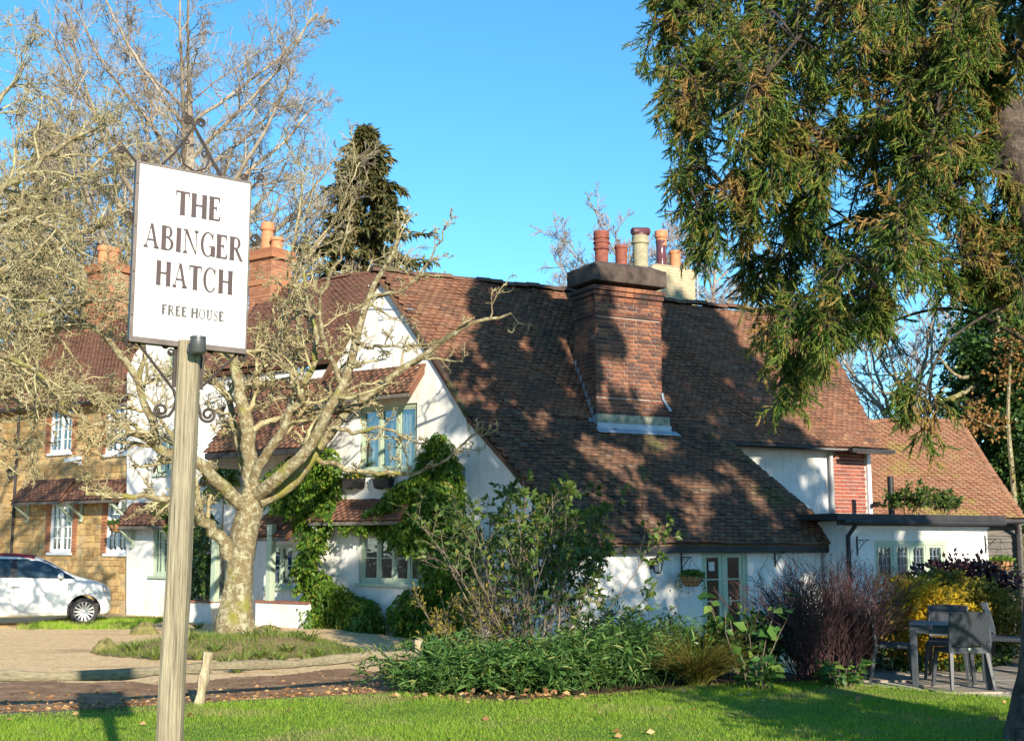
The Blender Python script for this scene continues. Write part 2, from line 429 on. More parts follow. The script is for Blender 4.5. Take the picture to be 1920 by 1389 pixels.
def bark_mat(name, base, lich, lo, hi, moss=None, s1=7, wet=(.6, .58, .55), ymoss=None):
    m, nt, bs = mat_new(name)
    n = noise(nt, s1, 6, .7); r = ramp(nt, n.outputs[0], [(lo, base), (hi, lich)]); c = r.outputs[0]
    n2 = noise(nt, 40, 4); r2 = ramp(nt, n2.outputs[0], [(.3, wet), (.6, (1.05, 1.05, 1.05))]); c = mix(nt, 1, c, r2.outputs[0], 'MULTIPLY')
    if moss:
        n3 = noise(nt, 2.2, 5); r3 = ramp(nt, n3.outputs[0], [(.56, (0, 0, 0)), (.66, (1, 1, 1))]); c = mix(nt, r3.outputs[0], c, moss)
    setc(nt, bs, c); bs.inputs['Roughness'].default_value = .95; bs.inputs['Specular IOR Level'].default_value = .15
    bump(nt, bs, n.outputs[0], .05, .8); return m
M['bark_lichen'] = bark_mat('lichened_bark', (.21, .165, .09), (.44, .42, .28), .46, .62, moss=(.22, .21, .05), s1=11)
M['twig_lichen'] = bark_mat('lichened_twigs', (.21, .165, .085), (.50, .45, .26), .35, .60, s1=3.5)
M['twig_purple'] = bark_mat('bare_twigs', (.24, .19, .14), (.46, .40, .31), .38, .62, s1=1.2)
M['twig_far'] = bark_mat('far_twigs', (.25, .21, .18), (.40, .35, .30), .4, .6, s1=.8)
M['bark_dark'] = bark_mat('dark_bark', (.045, .036, .03), (.10, .085, .065), .4, .7, s1=6)
M['bark_spruce'] = bark_mat('spruce_bark', (.06, .047, .04), (.16, .13, .108), .4, .66, s1=9)
M['stem_grey'] = bark_mat('grey_stems', (.14, .11, .08), (.30, .255, .20), .4, .65, s1=5)
M['stem_red'] = plain('red_brown_stems', (.085, .042, .044), .8, var=.55, scale=2.5)
M['bark_vine'] = plain('vine_bark', (.17, .14, .10), .9, var=.4)
def ground_mat(name, a, b, c, s=9, bd=.03, fine=60, patch=None):
    m, nt, bs = mat_new(name)
    n = noise(nt, s, 8, .7); r = ramp(nt, n.outputs[0], [(.3, a), (.5, b), (.7, c)]); col = r.outputs[0]
    v = nd(nt, 'ShaderNodeTexVoronoi'); v.inputs['Scale'].default_value = fine; tc = nd(nt, 'ShaderNodeTexCoord'); nt.links.new(tc.outputs['Object'], v.inputs['Vector'])
    rv = ramp(nt, v.outputs['Color'], [(.1, (.74, .72, .69)), (.8, (1.16, 1.14, 1.1))]); col = mix(nt, 1, col, rv.outputs[0], 'MULTIPLY')
    if patch:
        n3 = noise(nt, patch[0], 5, .6, sx=patch[4] if len(patch) > 4 else (1, 1, 1)); r3 = ramp(nt, n3.outputs[0], [(patch[2], (0, 0, 0)), (patch[3], (1, 1, 1))]); col = mix(nt, r3.outputs[0], col, patch[1])
    setc(nt, bs, col); bs.inputs['Roughness'].default_value = .95; bs.inputs['Specular IOR Level'].default_value = .15
    bump(nt, bs, v.outputs['Distance'], bd, .8); return m
M['gravel'] = ground_mat('pea_gravel', (.58, .41, .225), (.70, .51, .29), (.78, .60, .37), s=5, bd=.008, fine=38, patch=(.55, (.40, .25, .15), .58, .72, (.6, 2.2, 1)))
M['soil'] = ground_mat('leafy_soil', (.055, .038, .026), (.10, .07, .045), (.16, .11, .065), s=7, fine=30)
M['mound'] = ground_mat('mossy_soil', (.20, .145, .08), (.28, .215, .11), (.22, .25, .08), s=5, fine=30)
M['lawn'] = ground_mat('lawn_soil', (.09, .17, .02), (.13, .23, .03), (.18, .26, .045), s=3.5, fine=60, bd=.02)
M['margin'] = ground_mat('leaf_mould_gravel', (.17, .10, .062), (.27, .165, .10), (.42, .29, .18), s=3, bd=.008, fine=30)
M['flag'] = plain('patio_flag', (.30, .26, .21), .9, var=.3, scale=4, bmp=.5, bscale=25)
M['moss_rock'] = bark_mat('mossy_rock', (.15, .145, .06), (.26, .235, .09), .4, .6, s1=9)
M['grass'] = foliage('grass_blades', [(0, (.15, .29, .018)), (.4, (.24, .40, .03)), (.75, (.33, .48, .048)), (1, (.43, .46, .11))], .6, .45, patch=(.9, (.40, .36, .14), .52, .68))
M['needles'] = foliage('spruce_needles', [(0, (.042, .10, .020)), (.35, (.095, .17, .028)), (.65, (.165, .23, .036)), (.85, (.25, .27, .05)), (1, (.40, .24, .08))], .55, .3, .3, patch=(2.2, (.42, .26, .085), .54, .66))
M['needles_far'] = foliage('far_conifer_needles', [(0, (.065, .085, .03)), (.5, (.13, .13, .046)), (1, (.22, .17, .065))], .7, .25)
M['needles_brown'] = foliage('brown_conifer_needles', [(0, (.12, .085, .03)), (.6, (.19, .13, .045)), (1, (.25, .18, .06))], .7, .2)
M['ivy'] = foliage('evergreen_leaves', [(0, (.022, .055, .018)), (.5, (.045, .10, .025)), (.85, (.085, .16, .03)), (1, (.17, .20, .04))], .35, .25, .5)
M['wisteria'] = foliage('climber_leaves', [(0, (.05, .13, .018)), (.4, (.09, .19, .022)), (.75, (.15, .26, .03)), (1, (.28, .31, .045))], .4, .4, .4)
M['shrub'] = foliage('shrub_leaves', [(0, (.045, .10, .025)), (.5, (.09, .16, .035)), (.85, (.16, .22, .05)), (1, (.30, .27, .06))], .4, .35, .4)
M['bamboo'] = foliage('bamboo_leaves', [(0, (.045, .12, .03)), (.5, (.085, .19, .045)), (.85, (.13, .25, .05)), (1, (.27, .29, .09))], .5, .35, .4)
M['tuft'] = foliage('tuft_grass', [(0, (.07, .10, .02)), (.4, (.15, .17, .03)), (.8, (.24, .21, .045)), (1, (.33, .25, .10))], .5, .35)
M['yellow'] = foliage('golden_leaves', [(0, (.34, .24, .02)), (.4, (.55, .38, .025)), (.8, (.66, .46, .035)), (1, (.36, .33, .04))], .5, .4)
M['claret'] = foliage('claret_leaves', [(0, (.035, .015, .02)), (.6, (.075, .03, .038)), (1, (.14, .07, .06))], .35, .25, .5)
M['olive'] = foliage('olive_leaves', [(0, (.13, .12, .02)), (.5, (.22, .20, .035)), (1, (.34, .26, .05))], .5, .35)
M['broad'] = foliage('broad_leaves', [(0, (.04, .11, .03)), (.5, (.08, .19, .04)), (1, (.20, .30, .06))], .4, .4, .4)
M['oak_brown'] = foliage('dead_oak_leaves', [(0, (.24, .12, .04)), (.5, (.36, .19, .065)), (1, (.45, .27, .10))], .7, .3)
M['litter'] = foliage('fallen_leaves', [(0, (.22, .10, .04)), (.5, (.40, .22, .09)), (1, (.55, .38, .18))], .7, .2)
M['daffodil'] = foliage('bulb_leaves', [(0, (.10, .17, .03)), (.5, (.18, .25, .05)), (1, (.30, .32, .09))], .5, .4)
M['basket'] = wood_mat('coir_basket', (.22, .11, .05), (.38, .20, .09), (.48, .28, .14), sx=(10, 10, 10))
M['flower'] = plain('yellow_flower', (.75, .48, .03), .6)
M['car_white'] = plain('white_car_paint', (.82, .82, .79), .5, var=.02, coat=.12)
M['car_red'] = plain('red_roof_fabric', (.30, .02, .035), .8, var=.15)
M['tyre'] = plain('tyre_rubber', (.035, .033, .032), .85, var=.3)
M['alloy'] = plain('alloy_wheel', (.55, .54, .53), .35, .6, var=.08)
M['car_black'] = plain('black_trim', (.02, .02, .022), .4, var=.2)
M['chrome'] = plain('chrome', (.7, .7, .7), .15, 1.0, var=.05)
M['lamp_lens'] = plain('lamp_lens', (.55, .57, .6), .1, .2, var=.1, coat=1)
M['resin'] = plain('grey_resin_weave', (.035, .042, .055), .5, var=.2, scale=12)
M['copper'] = plain('warm_indoor_wood', (.22, .10, .05), .7, var=.3)
# ---------------------------------------------------------------- ground
def sheet(name, poly_fn, xs, ys, mat, dz=0.0, kind='structure', parent=None):
    """grid sheet over xs, ys following the ground, faces kept where poly_fn(x,y)"""
    X, Y = np.meshgrid(xs, ys); Z = terr(X, Y) + dz
    v = np.stack([X, Y, Z], -1).reshape(-1, 3); nx = len(xs)
    i, j = np.meshgrid(np.arange(nx - 1), np.arange(len(ys) - 1)); a = (j * nx + i).ravel()
    q = np.stack([a, a + 1, a + 1 + nx, a + nx], 1)
    c = v[q].mean(1); keep = poly_fn(c[:, 0], c[:, 1]); q = q[keep]
    used = np.unique(q); remap = np.full(len(v), -1); remap[used] = np.arange(len(used))
    o = np_obj(name, v[used], remap[q], mat, parent, smooth=True); return tag(o, kind=kind)
def inside(px, poly):
    """points (n,2) inside polygon"""
    x, y = px[..., 0], px[..., 1]; r = np.zeros(x.shape, bool); n = len(poly); j = n - 1
    for i in range(n):
        xi, yi = poly[i]; xj, yj = poly[j]
        r ^= ((yi > y) != (yj > y)) & (x < (xj - xi) * (y - yi) / (yj - yi + 1e-12) + xi); j = i
    return r
g = sheet('ground', lambda x, y: np.ones(len(x), bool), np.concatenate([[-900, -300, -100, -45], np.linspace(-30, 30, 121), [45, 100, 300, 900]]),
          np.concatenate([[-60, -20, -8], np.linspace(0, 40, 81), [60, 120, 400, 1500]]), M['soil'], -.012)
# lawn edge along the drive, then round the bed, then the patio
EDGE = [(-14, G(0, 1337, .04)[1] - .8), tuple(G(0, 1337, .04)[:2]), tuple(G(300, 1322, .04)[:2]), tuple(G(560, 1306, .04)[:2]), tuple(G(750, 1299, .04)[:2]), tuple(G(860, 1308, .04)[:2]),
        tuple(G(960, 1312, .04)[:2]), tuple(G(1100, 1301, .04)[:2]), tuple(G(1300, 1285, .04)[:2]), tuple(G(1440, 1272, .04)[:2]), tuple(G(1550, 1276, .04)[:2]), tuple(G(1700, 1287, .04)[:2]), tuple(G(1885, 1303, .04)[:2]), (9, 13.4), (14, 13.2)]
EX = np.array([p[0] for p in EDGE]); EY = np.array([p[1] for p in EDGE])
def lawn_edge(x): return np.interp(x, EX, EY)
# the lawn is a strip whose far edge follows the curve exactly
xs = np.concatenate([np.linspace(-14, -6, 12), np.linspace(-5.8, 6.5, 100), np.linspace(7, 14, 8)]); k = np.linspace(0, 1, 40)
LX, LK = np.meshgrid(xs, k); LY = -8 + (lawn_edge(LX) + 8) * LK ** .6
LZ = terr(LX, LY) + .035 - .06 * (LK >= .999)
a = (np.arange(39)[:, None] * len(xs) + np.arange(len(xs) - 1)[None]).ravel()
tag(np_obj('lawn', np.stack([LX, LY, LZ], -1).reshape(-1, 3), np.stack([a, a + 1, a + 1 + len(xs), a + len(xs)], 1), M['lawn'], smooth=True), kind='structure')
# edging strip beside the gravel, black to draw the lawn's shadow line
mb = MB()
ex = np.linspace(-14, EX[4], 40); pts = np.stack([ex, lawn_edge(ex) + .02, terr(ex, lawn_edge(ex)) + .012], 1)
for i in range(len(pts) - 1): mb.bar(pts[i], pts[i + 1] + (pts[i + 1] - pts[i]) * .01, .03, .06)
tag(mb.build('lawn_shadow_edging', M['black_board']), 'thin edging strip coloured black as a shadow line between the mown lawn and the gravel drive', 'edging')
# drive
def drive_fn(x, y):
    ok = (y > lawn_edge(x) + .02) & (y < 34) & (x < 6)
    bed = (x > -1.25 + .16 * (y - 13.7)) & (y < 19.5 - .4 * x)
    r = np.hypot((x - TREE_A[0]) / 1.25, y - TREE_A[1] + .5)
    return ok & ~bed & (r > 1.62)
sheet('gravel_drive', drive_fn, np.linspace(-30, 6, 180), np.linspace(10, 34, 130), M['gravel'], 0.0)
sheet('drive_margin', lambda x, y: drive_fn(x, y) & (y < lawn_edge(x) + 3.0 + .35 * np.sin(x * 1.9) + .2 * np.sin(x * 5.1 + 1)), np.linspace(-16, -.6, 200), np.linspace(10, 18, 110), M['margin'], .004)
def mound_fn(x, y): return np.hypot((x - TREE_A[0]) / 1.25, y - TREE_A[1] + .5) < 1.75
sheet('tree_mound', mound_fn, np.linspace(-8, -1, 60), np.linspace(18, 24, 60), M['mound'], .008)
# patio of stone flags: each flag is a piece
patio = tag(sheet('patio', lambda x, y: (y > lawn_edge(x) + .02) & (x > 3.75) & (y < 17.2), np.linspace(3.7, 14, 60), np.linspace(13, 17.5, 60), M['mortar'], .012), kind='structure')
fl = MB(); rr = random.Random(3)
y = 13.3; row = 0
while y < 17.0:
    h = rr.choice((.45, .6, .6)); x = 3.8 + rr.random() * .3
    while x < 9.5:
        w = rr.choice((.45, .6, .75, .9))
        if y > lawn_edge(x + w / 2) + .05:
            mb = MB(); mb.box((x + w / 2, y + h / 2, .022 + rr.uniform(-.004, .004)), (w - .02, h - .02, .03)); mb.build('flagstone', M['flag'], patio, bevel=.006)
        x += w
    y += h; row += 1

# ---------------------------------------------------------------- building helpers
def cut(o, boxes):
    """remove hexahedra (8 corners) from a mesh object"""
    mb = MB()
    for b in boxes: mb.hexa(b)
    c = mb.build('cutter', None)
    md = o.modifiers.new('b', 'BOOLEAN'); md.operation = 'DIFFERENCE'; md.object = c; md.solver = 'EXACT'
    dg = bpy.context.evaluated_depsgraph_get(); dg.update()
    me = bpy.data.meshes.new_from_object(o.evaluated_get(dg)); o.modifiers.clear(); o.data = me
    bpy.data.objects.remove(c)
TW, TG = .165, .092
TILE_V = np.array([[-.082, 0, .012], [.082, 0, .012], [.082, .135, -.004], [-.082, .135, -.004], [-.0805, 0, .030], [.0805, 0, .030], [.0818, .135, .008], [-.0818, .135, .008]])
TILE_F = np.array(BOXF)
def tiled(parent, org, ex, prof, a0, a1, mat, n_single=0, deck=True, amp=.02, tw=TW, tg=TG, seed=1, single_rng=None, name='roof', lumpy=1.0):
    """plain clay tiles on a broken slope. org+ex*a along the eave, prof = [(vector from org)], a0(s), a1(s): ends at slope fraction"""
    rg = np.random.default_rng(seed); prof = np.asarray(prof, float); org = np.asarray(org, float); ex = unit(ex)
    seg = np.linalg.norm(np.diff(prof, axis=0), axis=1); L = seg.sum(); cum = np.concatenate([[0], np.cumsum(seg)])
    pos, ups, aa = [], [], []
    s = 0.0; row = 0
    while s < L - .03:
        i = min(np.searchsorted(cum, s + 1e-6, 'right') - 1, len(seg) - 1); up = (prof[i + 1] - prof[i]) / seg[i]; p = prof[i] + up * (s - cum[i])
        fa = s / L; x0, x1 = a0(fa), a1(fa); off = (row % 2) * tw / 2
        a = np.arange(x0 + off - tw * .25, x1 - tw * .2, tw)
        a = np.clip(a + tw / 2, x0 + tw * .4, x1 - tw * .4)
        pos.append(org + ex * a[:, None] + p); ups.append(np.tile(up, (len(a), 1))); aa.append(np.stack([a, np.full(len(a), s)], 1))
        s += tg * (1 + rg.normal(0, .02)); row += 1
    pos = np.concatenate(pos); ups = np.concatenate(ups); aa = np.concatenate(aa)
    nrm = unit(np.cross(np.broadcast_to(ex, ups.shape), ups))
    wave = amp * (np.sin(aa[:, 0] * 1.3 + seed) * np.sin(aa[:, 1] * .9 + 1) + .6 * np.sin(aa[:, 0] * 3.1 + aa[:, 1] * 2.2))
    pos = pos + nrm * (wave + np.abs(rg.normal(0, .004 * lumpy, len(pos))) + .004)[:, None] + ups * rg.normal(0, .0045 * lumpy, len(pos))[:, None]
    exv = unit(np.broadcast_to(ex, ups.shape) + ups * rg.normal(0, .015 * lumpy, (len(pos), 1)) + nrm * rg.normal(0, .014 * lumpy, (len(pos), 1)))
    upv = unit(ups + nrm * rg.normal(0, .02 * lumpy, (len(pos), 1))); nr = unit(np.cross(exv, upv)); upv = np.cross(nr, exv)
    sc = tw / .165
    root = parent
    if deck:
        mb = MB(); dn = -unit(np.cross(ex, prof[1] - prof[0]))
        for i in range(len(seg)):
            f0, f1 = cum[i] / L, cum[i + 1] / L
            q = [org + ex * (a0(f0) + .02) + prof[i], org + ex * (a1(f0) - .02) + prof[i], org + ex * (a1(f1) - .02) + prof[i + 1], org + ex * (a0(f1) + .02) + prof[i + 1]]
            q = [np.asarray(p) + dn * (amp * 1.6 + .012) for p in q]
            mb.prism(q, dn * .09)
        root = mb.build(name, M['dark_room'] if False else mat, parent)
    idx = np.arange(len(pos)); single = np.zeros(len(pos), bool)
    if n_single:
        cand = idx if single_rng is None else idx[single_rng(aa[:, 0], aa[:, 1])]
        single[cand[:n_single]] = True
    rest = ~single
    v = pos[rest][:, None] + sc * (TILE_V[None, :, 0:1] * exv[rest][:, None] + TILE_V[None, :, 1:2] * upv[rest][:, None]) + TILE_V[None, :, 2:3] * nr[rest][:, None]
    f = TILE_F[None] + (np.arange(rest.sum()) * 8)[:, None, None]
    if rest.any(): tag(np_obj('roof_tiles', v.reshape(-1, 3), f.reshape(-1, 4), mat, root), kind='stuff')
    if single.any():
        me = np_mesh('roof_tile', TILE_V * np.array([sc, sc, 1]), TILE_F, mat)
        for k in np.nonzero(single)[0]:
            o = link('roof_tile', me, root); o.matrix_basis = Matrix(((exv[k][0], upv[k][0], nr[k][0], pos[k][0]), (exv[k][1], upv[k][1], nr[k][1], pos[k][1]), (exv[k][2], upv[k][2], nr[k][2], pos[k][2]), (0, 0, 0, 1)))
    return root
def ridge_tiles(parent, p0, p1, mat, r=.11, n=None, step=.30):
    p0 = np.asarray(p0, float); p1 = np.asarray(p1, float); d = unit(p1 - p0); L = np.linalg.norm(p1 - p0); k = max(1, int(L / step))
    side = unit(np.cross(d, (0, 0, 1))); up = np.cross(side, d)
    for i in range(k):
        mb = MB(); vs = []
        for t in (i / k * L, (i + 1) / k * L - .012):
            c = p0 + d * t + up * (.02 * math.sin(i * 1.7) - .03)
            for q in range(7):
                a = math.pi * q / 6; rr_ = r * (1 + .05 * (t > i / k * L))
                vs.append(c + side * rr_ * math.cos(a) + up * rr_ * .85 * math.sin(a))
        mb.add(vs, [(q, q + 1, q + 8, q + 7) for q in range(6)] + [tuple(range(7)), tuple(range(7, 14))]); mb.build('ridge_tile', mat, parent)
def brick_face(o, ax, ay, w, h, bl=.225, bh=.070, j=.014, thick=.012, rg=None, skip=None, flem=True):
    """list of brick boxes (centre, size, axes) lying proud on a rectangle o + ax*x + ay*y"""
    ax = unit(ax); ay = unit(ay); n = np.cross(ax, ay); out = []; rg = rg or random.Random(5); y = 0; r = 0
    while y + bh * .6 < h:
        hh = min(bh, h - y); x = -(bl / 2 if r % 2 else 0); kk = 0
        if flem and r % 2: x = -bl * .25
        while x < w - .01:
            L = (bl if (kk + r) % 2 == 0 or not flem else bl * .48)
            x0 = max(0, x); x1 = min(w, x + L)
            if x1 - x0 > .03 and not (skip and skip((x0 + x1) / 2, y + hh / 2)):
                out.append((np.asarray(o) + ax * (x0 + x1) / 2 + ay * (y + hh / 2) + n * (thick / 2 + rg.uniform(-.003, .003)), (x1 - x0, hh, thick), (ax, ay, n)))
            x += L + j; kk += 1
        y += bh + j; r += 1
    return out
def bricks_joined(name, lst, mat, parent):
    mb = MB()
    for c, s, a in lst: mb.box(c, s, a)
    return tag(mb.build(name, mat, parent), kind='stuff')
def bricks_single(lst, mat, parent, name='brick'):
    cache = {}
    for c, s, a in lst:
        key = (round(s[0], 2), round(s[1], 3))
        if key not in cache:
            mb = MB(); mb.box((0, 0, 0), (key[0], key[1], s[2])); cache[key] = mb.mesh(name, mat)
        o = link(name, cache[key], parent)
        a = np.asarray(a); o.matrix_basis = Matrix(((a[0][0], a[1][0], a[2][0], c[0]), (a[0][1], a[1][1], a[2][1], c[1]), (a[0][2], a[1][2], a[2][2], c[2]), (0, 0, 0, 1)))
def window(parent, p00, ax, w, h, lights, rows, cols, mat, recess=.10, frame=.055, bars=None, sill=True, curtain=None, name='window', room=.5, sash=.035, leaded=False, out=None):
    """p00: lower left corner on the wall face; ax: along the wall; outward normal = ax x z"""
    ax = unit(ax); up = V3(0, 0, 1); n = np.cross(ax, up); p00 = np.asarray(p00, float) - n * recess
    A3 = (ax, n, up)
    fr = MB()
    def bx(mb, x0, x1, z0, z1, d0, d1): mb.box(p00 + ax * (x0 + x1) / 2 + up * (z0 + z1) / 2 + n * (d0 + d1) / 2, (x1 - x0, d1 - d0, z1 - z0), A3)
    bx(fr, 0, frame, 0, h, -.05, .05); bx(fr, w - frame, w, 0, h, -.05, .05); bx(fr, frame, w - frame, 0, frame, -.049, .049); bx(fr, frame, w - frame, h - frame, h, -.049, .049)
    lw = (w - 2 * frame) / lights
    for i in range(1, lights): bx(fr, frame + i * lw - frame * .38, frame + i * lw + frame * .38, frame, h - frame, -.047, .047)
    wo = fr.build(name, mat, parent, bevel=.004)
    bars_ = []
    for i in range(lights):
        sb = MB(); x0 = frame + i * lw + (frame * .38 if i else 0); x1 = frame + (i + 1) * lw - (frame * .38 if i < lights - 1 else 0); z0, z1 = frame, h - frame
        bx(sb, x0, x0 + sash, z0, z1, -.02, .033); bx(sb, x1 - sash, x1, z0, z1, -.02, .033); bx(sb, x0 + sash, x1 - sash, z0, z0 + sash * 1.2, -.019, .032); bx(sb, x0 + sash, x1 - sash, z1 - sash, z1, -.019, .032); sb.build('sash', mat, wo)
        gx0, gx1, gz0, gz1 = x0 + sash, x1 - sash, z0 + sash * 1.2, z1 - sash; bw = .007 if leaded else .022
        for r in range(1, rows): zz = gz0 + (gz1 - gz0) * r / rows; gb = MB(); bx(gb, gx0, gx1, zz - bw / 2, zz + bw / 2, -.004, .024); gb.build('glazing_bar', M['lead'] if leaded else mat, wo)
        for c in range(1, cols): xx = gx0 + (gx1 - gx0) * c / cols; gb = MB(); bx(gb, xx - bw / 2, xx + bw / 2, gz0, gz1, -.005, .025); gb.build('glazing_bar', M['lead'] if leaded else mat, wo)
        for r in range(rows if not leaded else 1):
            for c in range(cols if not leaded else 1):
                nr_, nc_ = (1, 1) if leaded else (rows, cols)
                px0 = gx0 + (gx1 - gx0) * c / nc_; px1 = gx0 + (gx1 - gx0) * (c + 1) / nc_; pz0 = gz0 + (gz1 - gz0) * r / nr_; pz1 = gz0 + (gz1 - gz0) * (r + 1) / nr_
                pm = MB(); bx(pm, px0, px1, pz0, pz1, .001, .005); pm.build('pane', M['glass'], wo)
    if sill: s = MB(); bx(s, -.06, w + .06, -.07, -.003, -.05, recess + .07); s.build('sill', mat, wo, bevel=.008)
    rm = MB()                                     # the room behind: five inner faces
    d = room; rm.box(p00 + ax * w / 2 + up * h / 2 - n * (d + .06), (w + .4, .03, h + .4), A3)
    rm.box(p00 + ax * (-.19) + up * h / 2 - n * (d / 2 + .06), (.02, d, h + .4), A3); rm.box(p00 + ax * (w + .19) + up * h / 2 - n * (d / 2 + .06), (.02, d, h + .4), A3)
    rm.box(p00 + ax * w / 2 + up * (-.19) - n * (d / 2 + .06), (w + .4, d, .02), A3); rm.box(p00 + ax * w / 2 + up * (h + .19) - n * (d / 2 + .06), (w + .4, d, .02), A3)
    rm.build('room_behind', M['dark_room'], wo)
    if curtain:
        for (x0, x1) in curtain:
            k = int((x1 - x0) / .03) + 2; vs = []
            for i in range(k):
                x = x0 + (x1 - x0) * i / (k - 1); dd = -.11 + .025 * math.sin(i * 1.9) + .01 * math.sin(i * .7)
                vs += [p00 + ax * x + n * dd + up * .03, p00 + ax * x + n * dd + up * (h - .03)]
            c = MB(); c.add(vs, [(2 * i, 2 * i + 2, 2 * i + 3, 2 * i + 1) for i in range(k - 1)]); c.build('curtain', M['curtain'], wo, smooth=True)
    return wo
def hole(p00, ax, w, h, depth=.6):
    ax = unit(ax); up = V3(0, 0, 1); n = np.cross(ax, up); p = np.asarray(p00, float) + n * .25
    a = [p, p + ax * w, p + ax * w - n * (depth + .25), p - n * (depth + .25)]
    return [*a, *[q + up * h for q in a]]
# ---------------------------------------------------------------- the inn
Z = V3(0, 0, 1)
GU = V3(math.cos(R(35)), -math.sin(R(35)), 0)          # along the gable front, to the right
GN = V3(-math.sin(R(35)), -math.cos(R(35)), 0)         # its outward normal
GA = V3(-2.66, 25.0, 0)
def Wg(px, py, off=0.0): return W(px, py, GA - GN * off, GN)    # off: metres behind the gable front
EV = V3(math.cos(R(28)), math.sin(R(28)), 0); EM = V3(-math.sin(R(28)), math.cos(R(28)), 0)
c0 = Wg(1076, 1022); EC = V3(c0[0], c0[1], 0)
def E(a, b, z): return EC + EV * a + EM * b + Z * z
def We(px, py, b): return W(px, py, E(0, b, 0), EM)
def Eab(p): q = np.asarray(p) - EC; return float(np.dot(q, EV)), float(np.dot(q, EM))
inn = thing('inn', 'long white rendered inn with steep red clay tile roof, big brick chimney and climber', 'inn', (GA[0], GA[1], -.2))
# gable wall (two polygons: the gable proper, and the lean-to end set slightly back)
def wall_poly(name, pts, thick, nrm, mat, parent, openings=()):
    mb = MB(); mb.prism([np.asarray(p, float) for p in pts], -np.asarray(nrm) * thick); o = mb.build(name, mat, parent)
    if openings: cut(o, openings)
    return o
def down(p, z=-.6): return V3(p[0], p[1], z)
VERGE = [(576, 792), (600, 738), (655, 636), (700, 551), (715, 527), (732, 548), (765, 596), (800, 645), (838, 705), (862, 752), (874, 772)]
vg = [Wg(*p) for p in VERGE]
lw_p = Wg(672, 1092); rw_p = Wg(797, 1092); lw_t = Wg(672, 1000)
gw_w = np.dot(rw_p - lw_p, GU); gw_h = lw_t[2] - lw_p[2]
uw_p = Wg(672, 886); uw_r = Wg(781, 886); uw_t = Wg(672, 764); uw_w = np.dot(uw_r - uw_p, GU); uw_h = uw_t[2] - uw_p[2]
gable = wall_poly('gable_wall', [down(vg[0])] + vg + [down(vg[-1])], .32, GN, M['white'], inn, [hole(lw_p, GU, gw_w, gw_h), hole(uw_p, GU, uw_w, uw_h)])
vr = [Wg(*p, .07) for p in [(874, 775), (893, 797), (940, 853), (985, 910), (1022, 954), (1074, 1020)]]
wall_poly('lean_to_end_wall', [down(vr[0])] + vr + [down(vr[-1])], .3, GN, M['white'], inn)
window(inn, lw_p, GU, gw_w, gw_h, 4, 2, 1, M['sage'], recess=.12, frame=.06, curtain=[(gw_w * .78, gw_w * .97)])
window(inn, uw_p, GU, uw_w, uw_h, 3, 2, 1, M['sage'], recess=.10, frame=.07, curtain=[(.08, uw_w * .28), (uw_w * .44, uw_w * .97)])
# small vent and cable on the gable
mb = MB(); p = Wg(717, 592); mb.box(p + GN * .02, (.11, .03, .17), (GU, GN, Z)); mb.build('vent', M['white_paint'], inn)
mb = MB(); a = Wg(672, 579); b = Wg(775, 580); mb.bar(a + GN * .012, b + GN * .012, .02, .02); mb.build('cable', M['lead'], inn)
# verge undercloak along the gable
mb = MB()
for i in range(4, len(vg) - 1): mb.bar(vg[i] + GN * .035 + Z * .02, vg[i + 1] + GN * .035 + Z * .02, .16, .05)
for i in range(len(vr) - 1): mb.bar(vr[i] + GN * .035 + Z * .02, vr[i + 1] + GN * .035 + Z * .02, .16, .05)
for i in range(4): mb.bar(vg[i] + GN * .03 + Z * .03, vg[i + 1] + GN * .03 + Z * .03, .20, .07)
mb.build('verge', M['tile_old'], inn)
# main roof: catslide with a break in the slope; the profile is read off the verge on the gable
def bz(px, py): q = Wg(px, py); return Eab(q)[1], float(q[2])
RB, RZ = bz(714, 509)
MBb, MZ = bz(800, 641)
KB, KZ = bz(876, 772)
EB, EZ = -.17, 1.70
A_TOP = 9.62; A_MID = 8.42
def skew(b): return -.5095 * b - .06
def on_slope(px, py, b0, z0, b1, z1):          # pixel on a roof plane -> (a, b)
    n = np.cross(EV, EM * (b1 - b0) + Z * (z1 - z0)); return Eab(W(px, py, E(0, b0, z0), n))
va, vb = on_slope(1345, 812, EB, EZ, KB, KZ); wa, wb = on_slope(1524, 964, EB, EZ, KB, KZ)
def a_end(b): return min(va + (wa - va) * (b - vb) / (wb - vb), wa + .05)
A_END = a_end(EB)
lo = [V3(0, 0, 0) + EM * EB + Z * EZ, EM * KB + Z * KZ]
tiled(inn, EC, EV, lo, lambda f: skew(EB + (KB - EB) * f), lambda f: a_end(EB + (KB - EB) * f), M['tile_old'], n_single=300, seed=11, amp=.022, single_rng=lambda a, s: (a > 1.2) & (a < wa - .3), name='catslide_roof', lumpy=1.7)
slope = (MZ - KZ) / (MBb - KB)
UB0 = KB - .22; UZ0 = KZ - .22 * slope
up = [EM * KB + Z * KZ, EM * MBb + Z * MZ, EM * RB + Z * RZ]
Lup = (MBb - KB) / (RB - KB)
main_roof = tiled(inn, EC, EV, up, lambda f: skew(KB + (RB - KB) * f), lambda f: A_TOP - .02, M['tile'], seed=12, amp=.03, name='main_roof', lumpy=1.5)
